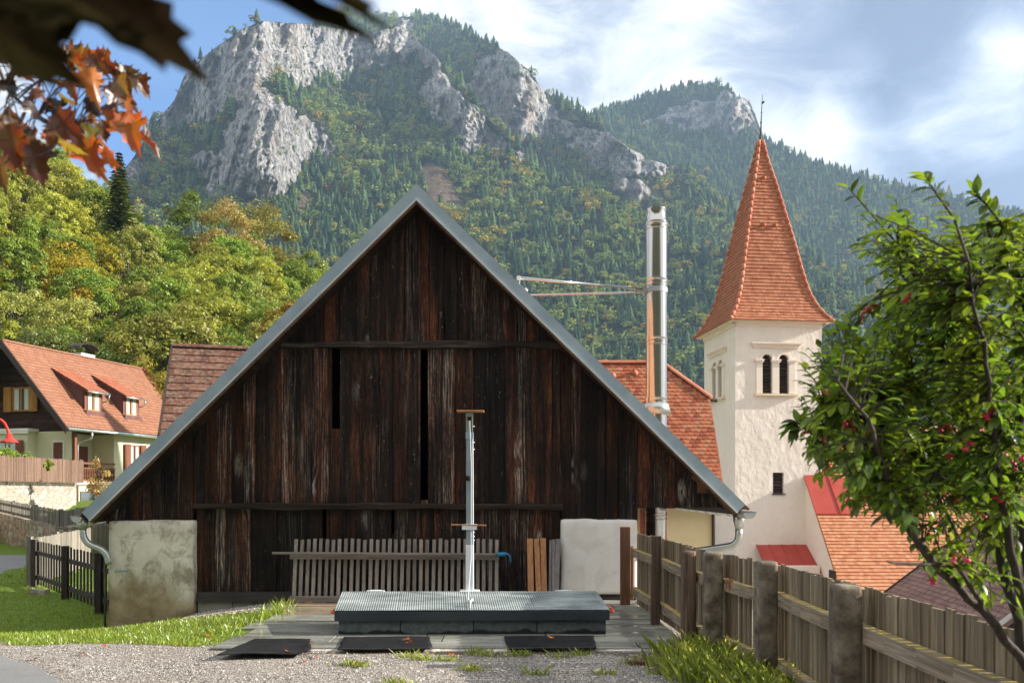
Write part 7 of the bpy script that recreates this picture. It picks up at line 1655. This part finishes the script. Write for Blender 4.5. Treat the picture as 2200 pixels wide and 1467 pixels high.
for i, (px, py, s, lb) in enumerate(((1372, 1426, .10, 'flat reddish brick shard on the rubble by the weeds'), (1452, 1424, .11, 'big ochre broken stone against the weeds'), (1440, 1418, .07, 'grey broken stone behind the ochre one'), (1415, 1416, .05, 'small pale stone between the brick shard and the ochre stone'), (1360, 1412, .05, 'small dark stone behind the brick shard'), (1402, 1440, .045, 'small stone nearest the gravel before the rubble'), (86, 1268, .2, 'square concrete footing stone at the end of the dark pickets'))):
    Y = EYE * F / (py - HY) if i < 6 else 15.9; x = (px - CX) / F * Y; mb = MB(); z = gz(x, Y); h = s * (.35 if i == 0 else .55)
    rough_block(mb, x - s * .8, x + s * .8, Y - s * .5, Y + s * .5, z - .02, z + h, s * .28, s * .35, R01(), s * .12, i * 3)
    o = mb.build('broken_stone' if i < 6 else 'footing_stone', MAT['rust_brick'] if False else (MAT['tile_old'] if i == 0 else MAT['stone']), None, False); tag(o, lb, 'stone', 'broken stones by the fence' if i < 6 else None)
# dead conifer, vines and creeper near the house
Pd = W(212, 985, 34.0); dead = thing('dying_conifer', 'small dying conifer with tan tips beside the reed fence', 'conifer', (Pd.x, 34, 1.0))
V, Fc, rn, C_ = crown(77, .55, 1.0, 1.1, 16, 1500, .06, .5); V[:, 0] *= np.interp(V[:, 2], [0, 2.2], [1.2, .35]); V[:, 1] *= np.interp(V[:, 2], [0, 2.2], [1.2, .35]); V[:, 2] = V[:, 2] * .9
o = npmesh('crown', V, Fc, MAT['hill_leaf'], dead, rnd=rn); o.color = (.40, .27, .12, 1)
MB().tube([(Pd.x, 34, .8), (Pd.x, 34, 3.0)], [.05, .01], 6).build('trunk', MAT['bark'], dead)
for i, (px, py, s, lb) in enumerate(((22, 975, .55, 'green vine clump rising over the reed fence beside the lamp'), (62, 988, .45, 'small green vine clump on the reed fence'), (118, 992, .28, 'tiny leafy sprig over the reed fence before the white framed door'))):
    p = W(px, py, 32.5 + i); V, Fc, rn, C_ = crown(90 + i, s, s * .7, 0, 9, 420, .075, .5); o = npmesh('vine', V, Fc, MAT['hill_leaf'], rnd=rn); o.location = p + Vector((-.3, 0, -.15)); o.color = (.16, .24, .04, 1); tag(o, lb, 'vine')
r = np.random.default_rng(50); n = 900; t_ = r.random(n) ** .8; w_ = HRW * (1 - t_) ; dz_ = r.random(n); V = []
for i in range(n):
    p = H(HL - abs(r.normal()) * .32 * (.4 + t_[i]), w_[i], hroof(w_[i]) + .04 + .12 * r.random()); nn = r.normal(size=3) + np.array([.4, -.4, 1]); nn /= np.linalg.norm(nn); u = np.cross(nn, r.normal(size=3)); u /= np.linalg.norm(u); q = np.cross(nn, u); s = .07; p = np.array(p); V += [p + u * s, p + q * s, p - u * s, p - q * s]
o = npmesh('creeper', np.array(V), np.arange(4 * n).reshape(-1, 4), MAT['hill_leaf'], rnd=np.repeat(r.random(n), 4)); o.color = (.16, .035, .03, 1); tag(o, 'dark red creeper climbing the far verge of the village house', 'creeper')

# ------------------------------------------------------------------ unseen hill added behind the viewer: dark band in the flue, less sky light
hx2, hy2 = np.meshgrid(np.linspace(-420, 190, 80), np.linspace(-75, -50, 12))
th_ = np.linspace(0, 1, 12)[:, None]
hz2 = -1 + (62 * sstep(0, 1, th_)) * (sstep(190, 20, hx2) * (.6 + .8 * fbm(hx2 / 60, hy2 * 0, 4, 3))) + 3 * fbm(hx2 / 6, th_ * 9 + hx2 * 0, 3)
hy2 = -42 - 60 * th_ + 0 * hx2 + 8 * (fbm(hx2 / 30, th_ * 2 + hx2 * 0, 3, 6) - .5)
hx2 = np.clip(hx2, -420, 190) * .9; i2 = np.arange(hx2.size).reshape(hx2.shape)
m, g = M('unseen valley side'); g.put(g.color, g.ramp(g.noise(g.coord(), .25, 7, .65), [(.35, (.04, .05, .03)), (.55, (.09, .10, .06)), (.7, (.17, .16, .10))])); g.rough.default_value = .95
g.put(g.normal, g.bump(g.noise(g.coord(), .4, 6), 1.0, 2.0))
o = npmesh('hillside', np.stack([hx2, hy2, hz2], -1).reshape(-1, 3), np.stack([i2[:-1, :-1], i2[1:, :-1], i2[1:, 1:], i2[:-1, 1:]], -1).reshape(-1, 4), m, smooth=True); tag(o, 'unseen valley side added behind the viewer for dark flue reflections', 'hillside', kind='structure')

# ------------------------------------------------------------------ the air between
HAZE = True
if HAZE:
    m = bpy.data.materials.new('valley air'); m.use_nodes = True; nt = m.node_tree
    for nd in list(nt.nodes):
        if nd.type == 'BSDF_PRINCIPLED': nt.nodes.remove(nd)
    pv = nt.nodes.new('ShaderNodeVolumePrincipled'); pv.inputs['Color'].default_value = (.50, .72, 1.0, 1); pv.inputs['Density'].default_value = 0.00014; pv.inputs['Anisotropy'].default_value = 0.2
    nt.links.new(pv.outputs[0], nt.nodes['Material Output'].inputs['Volume'])
    o = MB().box(-720, 1400, -130, 2300, -200, 960).build('haze', m); tag(o, 'thin blue valley haze between the yard and the mountains', 'haze', kind='stuff')
